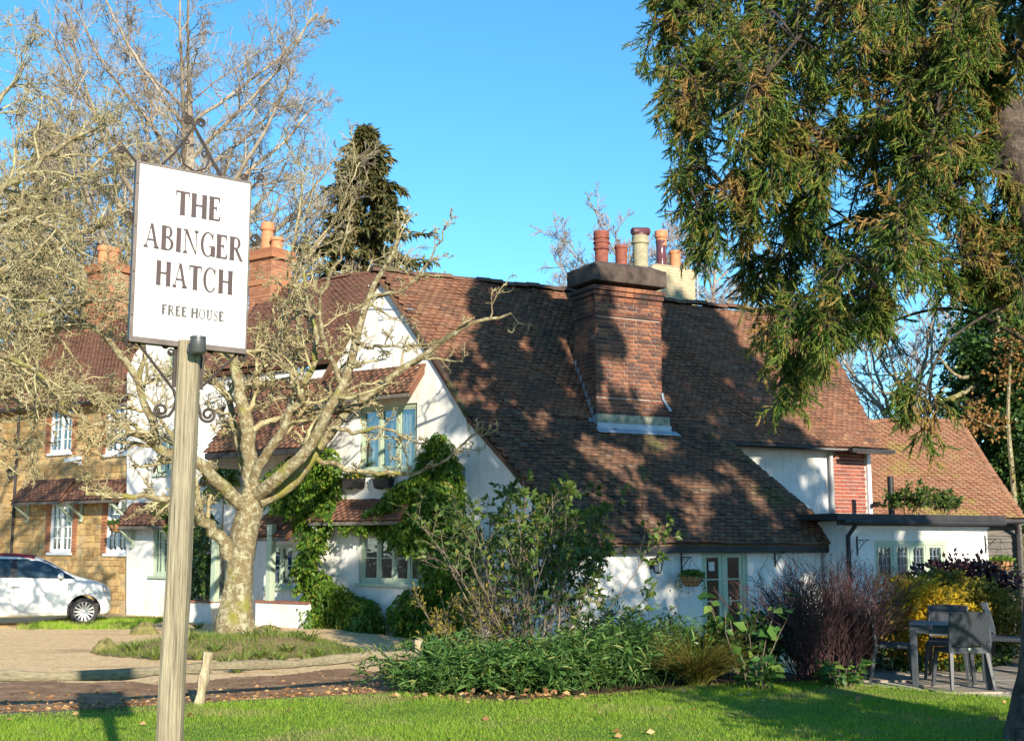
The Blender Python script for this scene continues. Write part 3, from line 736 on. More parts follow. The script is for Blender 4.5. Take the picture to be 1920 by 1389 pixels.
# eaves strip right of the catslide and the deeper eave over the brick bay
tiled(inn, EC, EV, [EM * UB0 + Z * UZ0, EM * KB + Z * KZ], lambda f: va + .02, lambda f: A_TOP - .02, M['tile'], seed=13, amp=.01, name='eaves_roof')
BB, BZ = 1.72, KZ - (KB - 1.72) * .86
tiled(inn, EC, EV, [EM * BB + Z * BZ, EM * UB0 + Z * (UZ0 - .01)], lambda f: A_MID + .1, lambda f: A_TOP - .02, M['tile_old'], seed=14, amp=.01, name='bay_roof')
mb = MB(); mb.prism([E(-2.2, RB + .02, RZ - .12), E(A_TOP - .05, RB + .02, RZ - .12), E(A_TOP - .05, RB + 4.2, 2.6), E(-1.5, RB + 4.2, 2.6)], -Z * .12); mb.build('rear_roof', M['tile_brown'], inn)
ridge_tiles(main_roof, E(-2.35, RB, RZ + .01), E(A_TOP - .03, RB, RZ + .10), M['tile_old'], r=.12)
# front wall under the catslide
FA = wa - .12; dw = We(1318, 1160, .05); dr = We(1404, 1160, .05); d_a, _ = Eab(dw); d_b, _ = Eab(dr); DH = 1.60 + .38
wall_poly('front_wall', [E(-.02, .05, -.6), E(FA, .05, -.6), E(FA, .05, 1.78), E(-.02, .05, 1.78)], .3, -EM, M['white'], inn, [hole(E(d_a, .05, -.38), EV, d_b - d_a, DH)])
wall_poly('lean_to_side_wall', [E(FA, .36, -.6), E(va - .1, 2.3, -.6), E(va - .1, 2.3, 3.9), E(FA, .36, 1.9)], .2, EV, M['white'], inn)
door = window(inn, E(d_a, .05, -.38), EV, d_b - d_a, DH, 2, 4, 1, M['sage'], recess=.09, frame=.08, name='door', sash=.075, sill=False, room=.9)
mb = MB(); mb.box(E((d_a + d_b) / 2 + .05, -.02, .62), (.02, .05, .16), (EV, EM, Z)); mb.build('handle', M['chrome'], door)
mb = MB(); mb.box(E(d_a + .27, .105, 1.28), (.14, .004, .17), (EV, EM, Z)); mb.build('notice', M['sign_white'], door)
# black eaves board and soffit
mb = MB(); mb.box(E(FA / 2, EB + .06, EZ - .10), (FA + .15, .03, .13), (EV, EM, Z)); mb.build('eaves_board', M['black_board'], inn)
# upper white wall right of the catslide
TW_Z = UZ0 - .03
wall_poly('upper_wall', [E(4.6, 2.42, 1.6), E(A_MID, 2.42, 1.6), E(A_MID, 2.42, TW_Z + .15), E(4.6, 2.42, TW_Z + .15)], .25, -EM, M['white'], inn)
mb = MB(); mb.box(E((va + A_MID) / 2, UB0 + .12, UZ0 - .06), (A_MID - va, .1, .05), (EV, EM, Z)); mb.build('soffit', M['black_board'], inn)
gp = MB(); pa = E(A_MID - .12, 2.30, 0)
gp.tube([E(A_MID - .12, 2.32, 2.2), E(A_MID - .12, 2.32, 3.72), E(A_MID - .08, 2.28, 3.86), E(A_MID + .05, 2.16, 3.98), E(A_MID + .10, 2.10, 4.10)], .05, 10); gp.box(E(A_MID - .5, 2.06, UZ0 - .02), (1.3, .11, .07), (EV, EM, Z))
gp.build('gutter_downpipe', M['pipe_grey'], inn, smooth=True)
mb = MB(); mb.box(E((va + A_MID) / 2 - .5, UB0 - .05, UZ0 - .03), (A_MID - va - .9, .10, .06), (EV, EM, Z)); mb.build('gutter', M['black_board'], inn)
# brick bay
bay = wall_poly('brick_bay', [E(A_MID - .02, 2.37, 1.6), E(A_TOP - .22, 2.37, 1.6), E(A_TOP - .22, 2.37, BZ + .35), E(A_MID - .02, 2.37, BZ + .35)], .3, -EM, M['mortar'], inn)
bricks_single(brick_face(E(A_MID, 2.369, 2.42), EV, Z, A_TOP - .24 - A_MID, BZ + .2 - 2.42, rg=random.Random(8), flem=False), M['brick_red'], bay)
mb = MB(); mb.box(E(A_TOP - .17, 2.35, 2.9), (.10, .12, 1.9), (EV, EM, Z)); mb.build('corner_board', M['white_paint'], inn)
mb = MB(); mb.box(E((A_MID + A_TOP) / 2 - .1, 2.33, 2.34), (A_TOP - A_MID - .1, .1, .12), (EV, EM, Z)); mb.build('plinth', M['black_board'], inn)
mb = MB(); mb.box(E((A_MID + A_TOP) / 2 + .05, BB + .05, BZ - .05), (A_TOP - A_MID + .1, .1, .09), (EV, EM, Z)); mb.build('bay_gutter', M['black_board'], inn)
wall_poly('end_wall', [E(A_TOP - .2, 2.64, 1.6), E(A_TOP - .2, RB * 2 - 2.3, 1.6), E(A_TOP - .2, RB * 2 - 2.3, 4.0), E(A_TOP - .2, RB, RZ - .2), E(A_TOP - .2, 2.64, 4.0)], .25, EV, M['white'], inn)
fl = MB(); q = E(A_TOP - .12, 2.18, 2.62); fl.box(q, (.20, .12, .15), (unit(EV + EM * .3), EM, unit(Z - EM * .8))); fl.bar(q, q + EM * .12 - Z * .05, .04, .04); fl.build('floodlight', M['black'], inn)

# chimney
CB = on_slope(1186, 811, EB, EZ, KB, KZ)[1] + .10; ca0, _ = Eab(We(1118, 780, CB)); ca1, _ = Eab(We(1240, 700, CB)); CD = .86
def cz(py): return We(1180, py, CB)[2]
cx = (ca0 + ca1) / 2; cw = ca1 - ca0
A3 = (EV, EM, Z)
core = MB(); core.box(E(cx, CB + CD / 2, (3.6 + cz(552)) / 2), (cw - .02, CD - .02, cz(552) - 3.6), A3)
zb0, zb1 = cz(800), cz(745)
core.hexa([E(ca1 - .3, CB + .01, zb0 - .3), E(ca1 + .16, CB + .01, zb0 - .3), E(ca1 + .16, CB + CD, zb0 - .3), E(ca1 - .3, CB + CD, zb0 - .3), E(ca1 - .3, CB + .01, zb1), E(ca1 - .01, CB + .01, zb1), E(ca1 - .01, CB + CD, zb1), E(ca1 - .3, CB + CD, zb1)])
ch = core.build('chimney', M['mortar'], inn)
zt = cz(597)
frontl = brick_face(E(ca0, CB + .001, zb1 - .02), EV, Z, cw, zt - zb1 + .02, rg=random.Random(1))
frontl += brick_face(E(ca0, CB + .001, zt + .085), EV, Z, cw, cz(556) - zt - .085, rg=random.Random(12))
low = brick_face(E(ca0, CB + .001, cz(778)), EV, Z, cw + .14, zb1 - .035 - cz(778), rg=random.Random(2), skip=lambda x, y: x > cw + .14 * (1 - y / (zb1 - cz(778))))
side = brick_face(E(ca0 + .001, CB + CD, cz(790)), -EM, Z, CD, zt - cz(790), rg=random.Random(3))
side += brick_face(E(ca0 + .001, CB + CD, zt + .085), -EM, Z, CD, cz(556) - zt - .085, rg=random.Random(4))
vis = low + frontl; vis.sort(key=lambda t: -t[1][0] * t[1][1])
bricks_single(vis[:300], M['brick'], ch)
bricks_joined('bricks', vis[300:] + side + brick_face(E(ca1 - .001, CB, 4.4), EM, Z, CD, zt - 4.4), M['brick'], ch)
mb = MB(); mb.box(E(cx, CB + CD / 2, zt + .04), (cw + .06, CD + .06, .072), A3); mb.build('string_course', M['brick'], ch, bevel=.008)
for i, (py, g_) in enumerate(((560, .03), (550, .06), (541, .09))):
    z0, z1 = cz(py + 8.5), cz(py) - .012; n_ = 9
    for k_ in range(n_):
        wk = (cw + 2 * g_) / n_; mb = MB(); mb.box(E(ca0 - g_ + wk * (k_ + .5), CB + CD / 2, (z0 + z1) / 2), (wk - .008, CD + 2 * g_, z1 - z0), A3); mb.build('corbel_brick', M['brick'], ch)
zc0, zc1 = cz(534), cz(503)
mb = MB(); mb.prism([E(ca0 - .11, CB - .11, zc0), E(ca1 + .11, CB - .11, zc0), E(ca1 + .11, CB + CD + .11, zc0), E(ca0 - .11, CB + CD + .11, zc0)], Z * (zc1 - zc0)); cap_o = mb.build('cap', M['cap'], ch, bevel=.03)
mb = MB(); mb.hexa([E(ca0 - .09, CB - .09, zc1 - .01), E(ca1 + .09, CB - .09, zc1 - .01), E(ca1 + .09, CB + CD + .09, zc1 - .01), E(ca0 - .09, CB + CD + .09, zc1 - .01), E(ca0 + .15, CB + .15, zc1 + .12), E(ca1 - .15, CB + .15, zc1 + .12), E(ca1 - .15, CB + CD - .15, zc1 + .12), E(ca0 + .15, CB + CD - .15, zc1 + .12)]); mb.build('flaunching', M['cap'], ch)
# lead and mortar fillet at the foot
mb = MB(); zf = cz(782)
mb.box(E(cx + .08, CB - .02, (cz(779) + cz(795)) / 2), (cw + .17, .06, cz(779) - cz(795)), A3); mb.build('mortar_fillet', M['lichen_stone'], ch)
mb = MB(); mb.box(E(cx + .08, CB - .055, (cz(795.5) + cz(811)) / 2), (cw + .20, .05, cz(795.5) - cz(811)), A3); mb.prism([E(ca0 - .06, CB - .07, cz(806)), E(ca1 + .28, CB - .07, cz(806)), E(ca1 + .34, CB - .19, cz(814)), E(ca0 - .06, CB - .19, cz(814))], Z * .012)
mb.build('lead_apron', M['lead'], ch)
mb = MB()
for i in range(8):                              # stepped lead down the left side
    b0 = CB + i * CD / 8; z0 = KZ + (b0 - KB) * slope + .02; s_ = CD / 8
    mb.prism([E(ca0 - .008, b0, z0), E(ca0 - .008, b0 + s_, z0 + s_ * slope), E(ca0 - .008, b0 + s_, z0 + s_ * slope + .09), E(ca0 - .008, b0, z0 + s_ * slope + .14)], -EV * .012)
mb.prism([E(ca0 - .01, CB - .06, KZ + (CB - .06 - KB) * slope + .05), E(ca0 - .01, CB + CD, KZ + (CB + CD - KB) * slope + .05), E(ca0 - .12, CB + CD, KZ + (CB + CD - KB) * slope + .05), E(ca0 - .12, CB - .06, KZ + (CB - .06 - KB) * slope + .05)], Z * .012)
mb.build('step_flashing', M['lead'], ch); mb = MB(); mb.bar(E(ca1 - .02, CB - .03, zb1 + .13), E(ca1 + .01, CB - .03, zb1 + .0), .05, .05); mb.bar(E(ca1 + .01, CB - .03, zb1), E(ca1 + .19, CB - .03, zb1 - .24), .05, .05)
mb.build('shoulder_flashing', M['lead'], ch)
def pot(px, ytop, ybot, wpx, prof, mat, b, nm='chimney_pot', parent=ch):
    p0 = We(px, ybot, b); h = We(px, ytop, b)[2] - p0[2]; r = wpx / 2 / F * p0[1]
    mb = MB(); mb.lathe(p0 - Z * .12, [(a_ * r, c_ * (h + .12)) for a_, c_ in prof], 22); return mb.build(nm, mat, parent, smooth=True, ang=35)
pb = CB + CD / 2
rolls = [(.80, 0), (.82, .50), (.98, .52), (1.02, .56), (.90, .58), (.92, .66), (1.04, .68), (1.04, .71), (.90, .73), (.91, .78), (1.04, .80), (1.04, .83), (.92, .85), (.98, .93), (.94, .99), (.7, 1), (.7, .9)]
pot(1128, 434, 496, 31, rolls, M['pot_red'], pb)
pot(1165, 461, 496, 25, [(.92, 0), (.92, .86), (1.0, .88), (1.0, .97), (.95, 1), (.78, 1), (.78, .8)], M['pot_red'], pb)
pot(1201, 442, 500, 32, [(.92, 0), (.92, .74), (1.08, .77), (1.08, .83), (.98, .85), (1.02, .97), (.8, 1), (.75, .9)], M['pot_cream'], pb)
pw = We(1201, 442, pb); mb = MB()
tl = unit(Z + EV * (-.12)); te = unit(EV + Z * .12)
mb.lathe(pw - Z * .05, [(.14, 0), (.14, .10)], 16, (te, EM, tl)); mb.lathe(pw + Z * .09 - te * .215, [(.075, 0), (.09, .02), (.09, .41), (.075, .43)], 14, (EM, tl, te)); mb.build('cowl', M['pot_dark'], ch, smooth=True)
# second stack behind the ridge
sb_ = RB + 1.0; s0, _ = Eab(We(1224, 540, sb_)); s1, _ = Eab(We(1303, 540, sb_)); sz0, sz1 = We(1260, 600, sb_)[2], We(1260, 502, sb_)[2]
mb = MB(); mb.box(E((s0 + s1) / 2, sb_ + .4, (sz0 + sz1) / 2 - .4), (s1 - s0, .8, sz1 - sz0 + .8), A3); st2 = mb.build('rear_chimney', M['mortar'], inn)
bricks_joined('bricks', brick_face(E(s0, sb_ + .001, sz0), EV, Z, s1 - s0, sz1 - sz0, flem=False) + brick_face(E(s0 + .001, sb_ + .8, sz0), -EM, Z, .8, sz1 - sz0), M['brick_cream'], st2)
mb = MB(); mb.hexa([E(s0, sb_, sz1), E(s1, sb_, sz1), E(s1, sb_ + .8, sz1), E(s0, sb_ + .8, sz1), E(s0 + .25, sb_ + .2, sz1 + .11), E(s1 - .25, sb_ + .2, sz1 + .11), E(s1 - .25, sb_ + .6, sz1 + .11), E(s0 + .25, sb_ + .6, sz1 + .11)]); mb.build('flaunching', M['brick_cream'], st2)
pot(1240, 452, 498, 20, [(1, 0), (.98, .3), (1.02, .31), (1.02, .36), (.96, .38), (.94, .8), (1.05, .95), (1.05, 1), (.7, 1)], M['pot_glazed'], sb_ + .4, parent=st2)
pot(1240, 434, 453, 25, [(.8, 0), (.85, .5), (1, .55), (1.05, .95), (1, 1), (.7, 1), (.7, .6)], M['pot_orange'], sb_ + .4, 'cowl', st2)
pot(1266, 471, 500, 22, [(.95, 0), (.95, .82), (1.05, .85), (1.05, .97), (1, 1), (.8, 1), (.8, .7)], M['pot_orange'], sb_ + .4, parent=st2)

# tiled hoods on the gable
def hood(px0, px1, ytop, yeave, offw, outd, mat, seed, parent=inn, brackets=True, name='hood', n=GN, u=GU, wp=Wg, tw=TW):
    tl_ = wp(px0, ytop, offw); tr_ = wp(px1, ytop, offw); el = wp(px0, yeave, offw - outd)
    zt_, ze = tl_[2], el[2]; L = np.dot(tr_ - tl_, u)
    org = V3(tl_[0], tl_[1], 0)
    h = tiled(parent, org, u, [n * outd + Z * ze, Z * zt_], lambda f: -.08, lambda f: L + .08, mat, seed=seed, amp=.006, name=name, tw=tw)
    mb = MB(); mb.box(org + u * L / 2 + n * (outd - .03) + Z * (ze - .05), (L + .1, .05, .07), (u, n, Z)); mb.build('hood_shade_beam', M['grey_timber'], h)  # beam coloured dark to stand for the shadow under the eave
    if brackets:
        for a in (.06, L - .06):
            mb = MB(); p = org + u * a
            mb.bar(p + n * .02 + Z * (ze - .42), p + n * (outd - .06) + Z * (ze - .10), .06, .06, up=u); mb.bar(p + n * .03 + Z * (ze - .52), p + n * .03 + Z * (ze - .06), .06, .05, up=u); mb.lathe(p + n * .05 + Z * (ze - .50), [(.045, -.03), (.05, 0), (.045, .03)], 10, (u, n, Z)); mb.build('bracket', M['sage'], h)
    return h
hood(622, 792, 703, 748, 0, .50, M['tile'], 21, brackets=False)
hood(612, 772, 938, 977, 0, .48, M['tile_brown'], 22)
# planters under the upper window
for i, (px, wd) in enumerate(((671, .50), (727, .42))):
    t = thing('window_planter', ('black window planter with yellow flowers under the upper casement, the one nearer the bare tree', 'smaller black window planter under the upper casement, the one nearer the climber')[i], 'planter', Wg(px, 915) + GN * .14, 'planters under the upper gable window')
    c = Wg(px, 906); mb = MB(); mb.hexa([c + GU * s_ * wd * .45 + GN * d_ + Z * (-.10) for s_, d_ in ((-1, .05), (1, .05), (1, .20), (-1, .20))] + [c + GU * s_ * wd * .5 + GN * d_ + Z * .09 for s_, d_ in ((-1, .04), (1, .04), (1, .24), (-1, .24))]); mb.build('trough', M['black_board'], t)
    mb = MB()
    for s_ in (-.3, .3): mb.bar(c + GU * wd * s_ + GN * .0 - Z * .11, c + GU * wd * s_ + GN * .2 - Z * .11, .03, .02); mb.bar(c + GU * wd * s_ + GN * .01 - Z * .24, c + GU * wd * s_ + GN * .01 - Z * .1, .03, .02)
    mb.build('bracket', M['iron'], t)
    N = 160; pos = c + GU * (rng.uniform(-.5, .5, (N, 1)) * wd) + GN * rng.uniform(.05, .24, (N, 1)) + Z * rng.uniform(.06, .2, (N, 1))
    v, f = leaves(pos, rng.normal(size=(N, 3)) + np.array([0, 0, .6]), .07, .045); np_obj('foliage', v, f, M['shrub'], t)
    N = 26; pos = c + GU * (rng.uniform(-.5, .5, (N, 1)) * wd) + GN * rng.uniform(.08, .26, (N, 1)) + Z * rng.uniform(.12, .24, (N, 1))
    v, f = leaves(pos, rng.normal(size=(N, 3)), .05, .05); np_obj('flowers', v, f, M['flower'], t)

# ---------------------------------------------------------------- left wing of the inn
wo_ = .6
pts = [Wg(238, 1160, wo_), Wg(238, 702, wo_), Wg(252, 664, wo_), Wg(318, 585, wo_), Wg(370, 650, wo_), Wg(398, 708, wo_), Wg(640, 690, wo_), Wg(640, 1180, wo_)]
pts[0] = down(pts[0], -.5); pts[-1] = down(pts[-1], -.5)
wl = [(284, 983, 1078, 318), (292, 820, 888, 322), (405, 858, 905, 438), (500, 1020, 1100, 548), (312, 664, 700, 330)]
ops = []
for (x0, yt, yb, x1) in wl:
    p = Wg(x0, yb, wo_); ops.append((p, float(np.dot(Wg(x1, yb, wo_) - p, GU)), float(Wg(x0, yt, wo_)[2] - p[2])))
dp = down(Wg(352, 1150, wo_), 0.02); dw_ = float(np.dot(Wg(400, 1150, wo_) - Wg(352, 1150, wo_), GU))
wing = wall_poly('wing_wall', pts, .3, GN, M['white'], inn, [hole(o[0], GU, o[1], o[2]) for o in ops] + [hole(dp, GU, dw_, 1.95)])
for k_, (p, w_, h_) in enumerate(ops): window(inn, p, GU, w_, h_, 2 if k_ < 4 else 1, 3 if k_ == 0 else 2, 2 if k_ == 0 else 1, M['sage'], recess=.08, frame=.05)
dd = window(inn, dp, GU, dw_, 1.95, 1, 1, 1, M['sage'], recess=.2, frame=.06, name='door', sill=False, room=1.0)
# upper roof of the wing and the lean-to roof below it
t0 = Wg(396, 697, wo_ - .25); t1 = Wg(700, 690, wo_ - .25); z_e = float(t0[2])
rt = Wg(560, 533, wo_ + 2.7); z_r = float(rt[2]); Lw = float(np.dot(t1 - t0, GU)) + .4; Rw = float(np.dot(Wg(722, 530, wo_ + 2.7) - t0, GU))
wr = tiled(inn, V3(t0[0], t0[1], 0), GU, [Z * z_e, -GN * 2.95 + Z * z_r], lambda f: -.1 - 1.2 * f, lambda f: Lw + (Rw - Lw) * f, M['tile_brown'], seed=31, amp=.02, name='wing_roof')
ridge_tiles(wr, V3(t0[0], t0[1], 0) - GN * 2.95 + GU * -1.3 + Z * z_r, V3(t0[0], t0[1], 0) - GN * 2.95 + GU * (Rw - .03) + Z * z_r, M['tile_brown'], r=.1, step=.5)
o_ = V3(t0[0], t0[1], 0) - GN * 2.97; mb = MB(); mb.prism([o_ - GU * 1.3 + Z * (z_r - .15), o_ + GU * (Rw - .03) + Z * (z_r - .15), o_ + GU * (Rw - .03) - GN * 2.6 + Z * (z_e - .2), o_ - GU * 1.3 - GN * 2.6 + Z * (z_e - .2)], -Z * .1); mb.build('wing_rear_roof', M['tile_brown'], inn)
q0 = Wg(384, 850, -.7); q1 = Wg(600, 850, -.7); zq = float(q0[2]); tq = float(Wg(460, 726, wo_ - .02)[2]); Lq = float(np.dot(q1 - q0, GU))
lt = tiled(inn, V3(q0[0], q0[1], 0), GU, [Z * zq, -GN * 1.28 + Z * tq], lambda f: 0, lambda f: Lq, M['tile'], seed=32, amp=.015, name='lean_to_roof')
mb = MB(); mb.prism([V3(q0[0], q0[1], zq - .06), V3(q0[0], q0[1], 0) - GN * 1.28 + Z * (tq - .06), V3(q0[0], q0[1], 0) - GN * 1.28 + Z * (zq - .3), V3(q0[0], q0[1], 0) - GN * .1 + Z * (zq - .3)], GU * .05); mb.build('cheek', M['white'], inn)
mb = MB(); mb.box(V3(q0[0], q0[1], zq - .06) + GU * Lq / 2 - GN * .05, (Lq, .1, .12), (GU, GN, Z)); mb.build('eaves_board', M['black_board'], lt)
# small gable roofs: verges of the white end gable
mb = MB()
for a_, b_ in ((1, 2), (2, 3), (3, 4), (4, 5)):
    mb.prism([pts[a_] + GN * .08 + Z * .02, pts[b_] + GN * .08 + Z * .02, pts[b_] + GN * .08 + Z * .12, pts[a_] + GN * .08 + Z * .12], -GN * 2.6)
mb.build('end_gable_roof', M['tile_brown'], inn)
hood(250, 330, 946, 985, wo_, .45, M['tile_brown'], 33)
# porch: dwarf walls, posts, tiled top
pf = -.35
hood(508, 580, 962, 1006, pf + .7, .75, M['tile'], 34, brackets=False, name='porch_roof')
for (x0, x1) in ((354, 404), (486, 588)):
    a_ = Wg(x0, 1150, pf); L_ = float(np.dot(Wg(x1, 1150, pf) - a_, GU)); zc = float(Wg(x0, 1128, pf)[2])
    mb = MB(); mb.box(V3(a_[0], a_[1], 0) + GU * L_ / 2 + Z * (zc / 2 - .15), (L_, .24, zc + .3), (GU, GN, Z)); dwf = mb.build('dwarf_wall', M['white'], inn, bevel=.015)
    k_ = max(2, int(L_ / .24))
    for i in range(k_): mb = MB(); mb.box(V3(a_[0], a_[1], 0) + GU * (L_ * (i + .5) / k_) + Z * (zc + .02), (L_ / k_ - .008, .32, .035), (GU, GN, Z)); mb.build('coping_tile', M['coping'], dwf)
for px in (402, 506):
    a_ = Wg(px, 1120, pf); zt_ = float(Wg(px, 985, pf)[2]); zb_ = float(Wg(px, 1126, pf)[2]); mb = MB(); mb.box(V3(a_[0], a_[1], (zt_ + zb_) / 2), (.15, .14, zt_ - zb_ + .05), (GU, GN, Z)); mb.build('porch_post', M['sage'], inn, bevel=.012)

# ---------------------------------------------------------------- stone house on the left
stone = thing('stone_house', 'buff ironstone house with orange brick window surrounds behind the white car', 'house', down(Wg(120, 1120, .8), 0))
so = .80
sw = [(93, 941, 1035, 134), (199, 936, 1037, 240), (94, 764, 850, 134), (198, 757, 852, 240), (-60, 944, 1034, -20), (-60, 772, 850, -20)]
sops = []
for (x0, yt, yb, x1) in sw:
    p = Wg(x0, yb, so); sops.append((p, float(np.dot(Wg(x1, yb, so) - p, GU)), float(Wg(x0, yt, so)[2] - p[2])))
sl0 = Wg(-150, 1100, so); sl1 = Wg(240, 1100, so + .0); zst = float(Wg(120, 752, so)[2])
swall = wall_poly('wall', [down(sl0, -.5), down(sl1, -.5), down(sl1, zst), down(sl0, zst)], .35, GN, M['stone_mortar'], stone, [hole(o[0], GU, o[1], o[2]) for o in sops])
Ls = float(np.dot(sl1 - sl0, GU)); rg2 = random.Random(4); hexas = []; orange = []
def in_op(x, z, mx=0, mz=0):
    for p, w_, h_ in sops:
        q = float(np.dot(p - sl0, GU))
        if q - mx < x < q + w_ + mx and p[2] - mz < z < p[2] + h_ + mz: return True
    return False
z_ = -.3
while z_ < zst - .02:
    hh = rg2.uniform(.10, .20); x_ = rg2.uniform(-.2, 0)
    while x_ < Ls:
        w_ = rg2.uniform(.14, .42)
        xc = x_ + w_ / 2
        if xc + w_ / 2 < Ls and xc - w_ / 2 > 0 and not in_op(xc, z_ + hh / 2, w_ / 2 + .19, hh / 2 + .02):
            c = V3(sl0[0], sl0[1], 0) + GU * xc + Z * (z_ + hh / 2); j = lambda s=.016: rg2.uniform(-s, s)
            A_, B_ = w_ / 2 - .008, hh / 2 - .008
            fr_ = [c + GU * (sx_ * (A_ + j())) + Z * (sz_ * (B_ + j())) + GN * (.02 + j(.012)) for sx_, sz_ in ((-1, -1), (1, -1), (1, 1), (-1, 1))]
            bk = [c + GU * (sx_ * A_) + Z * (sz_ * B_) for sx_, sz_ in ((-1, -1), (1, -1), (1, 1), (-1, 1))]
            hexas.append((w_ * hh, bk + fr_))
        x_ += w_
    z_ += hh
hexas.sort(key=lambda t: -t[0]); mbs = MB()
for k_, (ar, hx_) in enumerate(hexas):
    if k_ < 300: m1 = MB(); m1.hexa(hx_); m1.build('stone', M['stone'], swall)
    else: mbs.hexa(hx_)
if mbs.v: tag(mbs.build('stones', M['stone'], swall), kind='stuff')
for p, w_, h_ in sops:
    for dx, ww in ((-.20, .19), (w_ + .01, .19)):
        orange += brick_face(p + GU * dx + GN * .001 - Z * .05, GU, Z, ww, h_ + .15, thick=.03, flem=False, rg=rg2)
    orange += brick_face(p + GN * .001 + Z * (h_ + .004), GU, Z, w_, .13, bl=.065, bh=.13, thick=.03, flem=False, rg=rg2)
bricks_joined('surround_bricks', orange, M['brick_orange'], swall)
for p, w_, h_ in sops: window(stone, p, GU, w_, h_, 2, 4, 2, M['white_paint'], recess=.05, frame=.05, sash=.03)
# roof
zre = zst - .12; s_org = V3(sl0[0], sl0[1], 0) + GN * .28
zrr = float(Wg(180, 604, so + 2.9)[2]); Rs = float(np.dot(Wg(262, 604, so + 2.9) - sl0, GU))
sr = tiled(stone, s_org, GU, [Z * zre, -GN * 3.2 + Z * zrr], lambda f: 0, lambda f: Ls + .1 + (Rs - Ls) * f, M['tile_brown'], seed=41, amp=.02, name='roof')
ridge_tiles(sr, s_org - GN * 3.2 + Z * zrr, s_org - GN * 3.2 + GU * Rs + Z * zrr, M['tile_brown'], step=.5)
o_ = s_org - GN * 3.22; mb = MB(); mb.prism([o_ + Z * (zrr - .15), o_ + GU * Rs + Z * (zrr - .15), o_ + GU * Rs - GN * 3 + Z * zre, o_ - GN * 3 + Z * zre], -Z * .1); mb.build('rear_roof', M['tile_brown'], stone)
mb = MB(); mb.tube([s_org + GN * .04 + Z * (zre - .04), s_org + GN * .04 + GU * Ls + Z * (zre - .04)], .055, 8); a_ = down(Wg(28, 1000, so), 0) + GN * .08; mb.tube([a_, a_ + Z * (zre - .1)], .04, 8); mb.build('gutter_downpipe', M['black_board'], stone, smooth=True)
for (x0, x1, yt, ye, sd) in ((56, 140, 902, 940, 42), (156, 240, 902, 937, 43)): hood(x0, x1, yt, ye, so, .5, M['tile_brown'], sd, parent=stone)
def stack(px0, px1, ytop, ybot, d, mat, parent, pots, dep=.7, dark=True):
    p0 = P(px0, ybot, d); p1 = P(px1, ybot, d); w_ = float(np.linalg.norm((p1 - p0)[:2])) ; zt_ = float(P(px0, ytop, d)[2]); zb_ = float(p0[2]) - 1.2
    u_ = unit(V3(*(GU))); n_ = GN; o = V3(p0[0], p0[1], 0); w_ *= .9
    mb = MB(); mb.box(o + u_ * w_ / 2 - n_ * dep / 2 + Z * (zt_ + zb_) / 2, (w_, dep, zt_ - zb_), (u_, n_, Z)); s_ = mb.build('chimney', M['mortar'], parent)
    l = brick_face(o + Z * zb_ + n_ * .001, u_, Z, w_, zt_ - zb_, flem=False) + brick_face(o - n_ * dep + Z * zb_ - u_ * .001, n_, Z, dep, zt_ - zb_, flem=False) + brick_face(o + u_ * (w_ + .001) + Z * zb_, -n_, Z, dep, zt_ - zb_, flem=False)
    bricks_joined('bricks', l, mat, s_)
    for g_, zz in ((.06, zt_ - .08), (.1, zt_ - .22), (.05, zt_ - .9)):
        mb = MB(); mb.box(o + u_ * w_ / 2 - n_ * dep / 2 + Z * zz, (w_ + 2 * g_, dep + 2 * g_, .13), (u_, n_, Z)); mb.build('corbel', mat, s_, bevel=.006)
    for px, yt, r in pots:
        c = o + u_ * (w_ * px) - n_ * dep / 2 + Z * (zt_ - .02); mb = MB(); mb.lathe(c, [(r, 0), (r * .9, yt * .7), (r * 1.12, yt * .75), (r * 1.12, yt * .88), (r, yt), (r * .75, yt), (r * .75, yt * .8)], 14); mb.build('chimney_pot', M['pot_orange'], s_, smooth=True)
    return s_
stack(158, 232, 497, 615, float(Wg(180, 604, so + 2.9)[1]) - .3, M['brick_orange'], stone, ((.30, .62, .20), (.72, .5, .16)))
stack(468, 532, 470, 530, float(rt[1]) + .2, M['brick_orange'], inn, ((.3, .8, .17), (.75, .35, .16)))
# camera and wall lantern
sc_ = Wg(153, 866, so); t = thing('security_camera', 'white security camera on a bracket between the upper windows of the stone house', 'camera', sc_ + GN * .05)
mb = MB(); mb.bar(sc_ + GN * .05, sc_ + GN * .22 - GU * .02, .05, .05); mb.box(sc_ + GN * .04, (.1, .03, .14), (GU, GN, Z)); mb.build('bracket', M['white_paint'], t)
mb = MB(); mb.bar(sc_ + GN * .12 + GU * .14 + Z * .10, sc_ + GN * .30 - GU * .26 + Z * .02, .13, .10); mb.build('housing', M['white_paint'], t, bevel=.012)
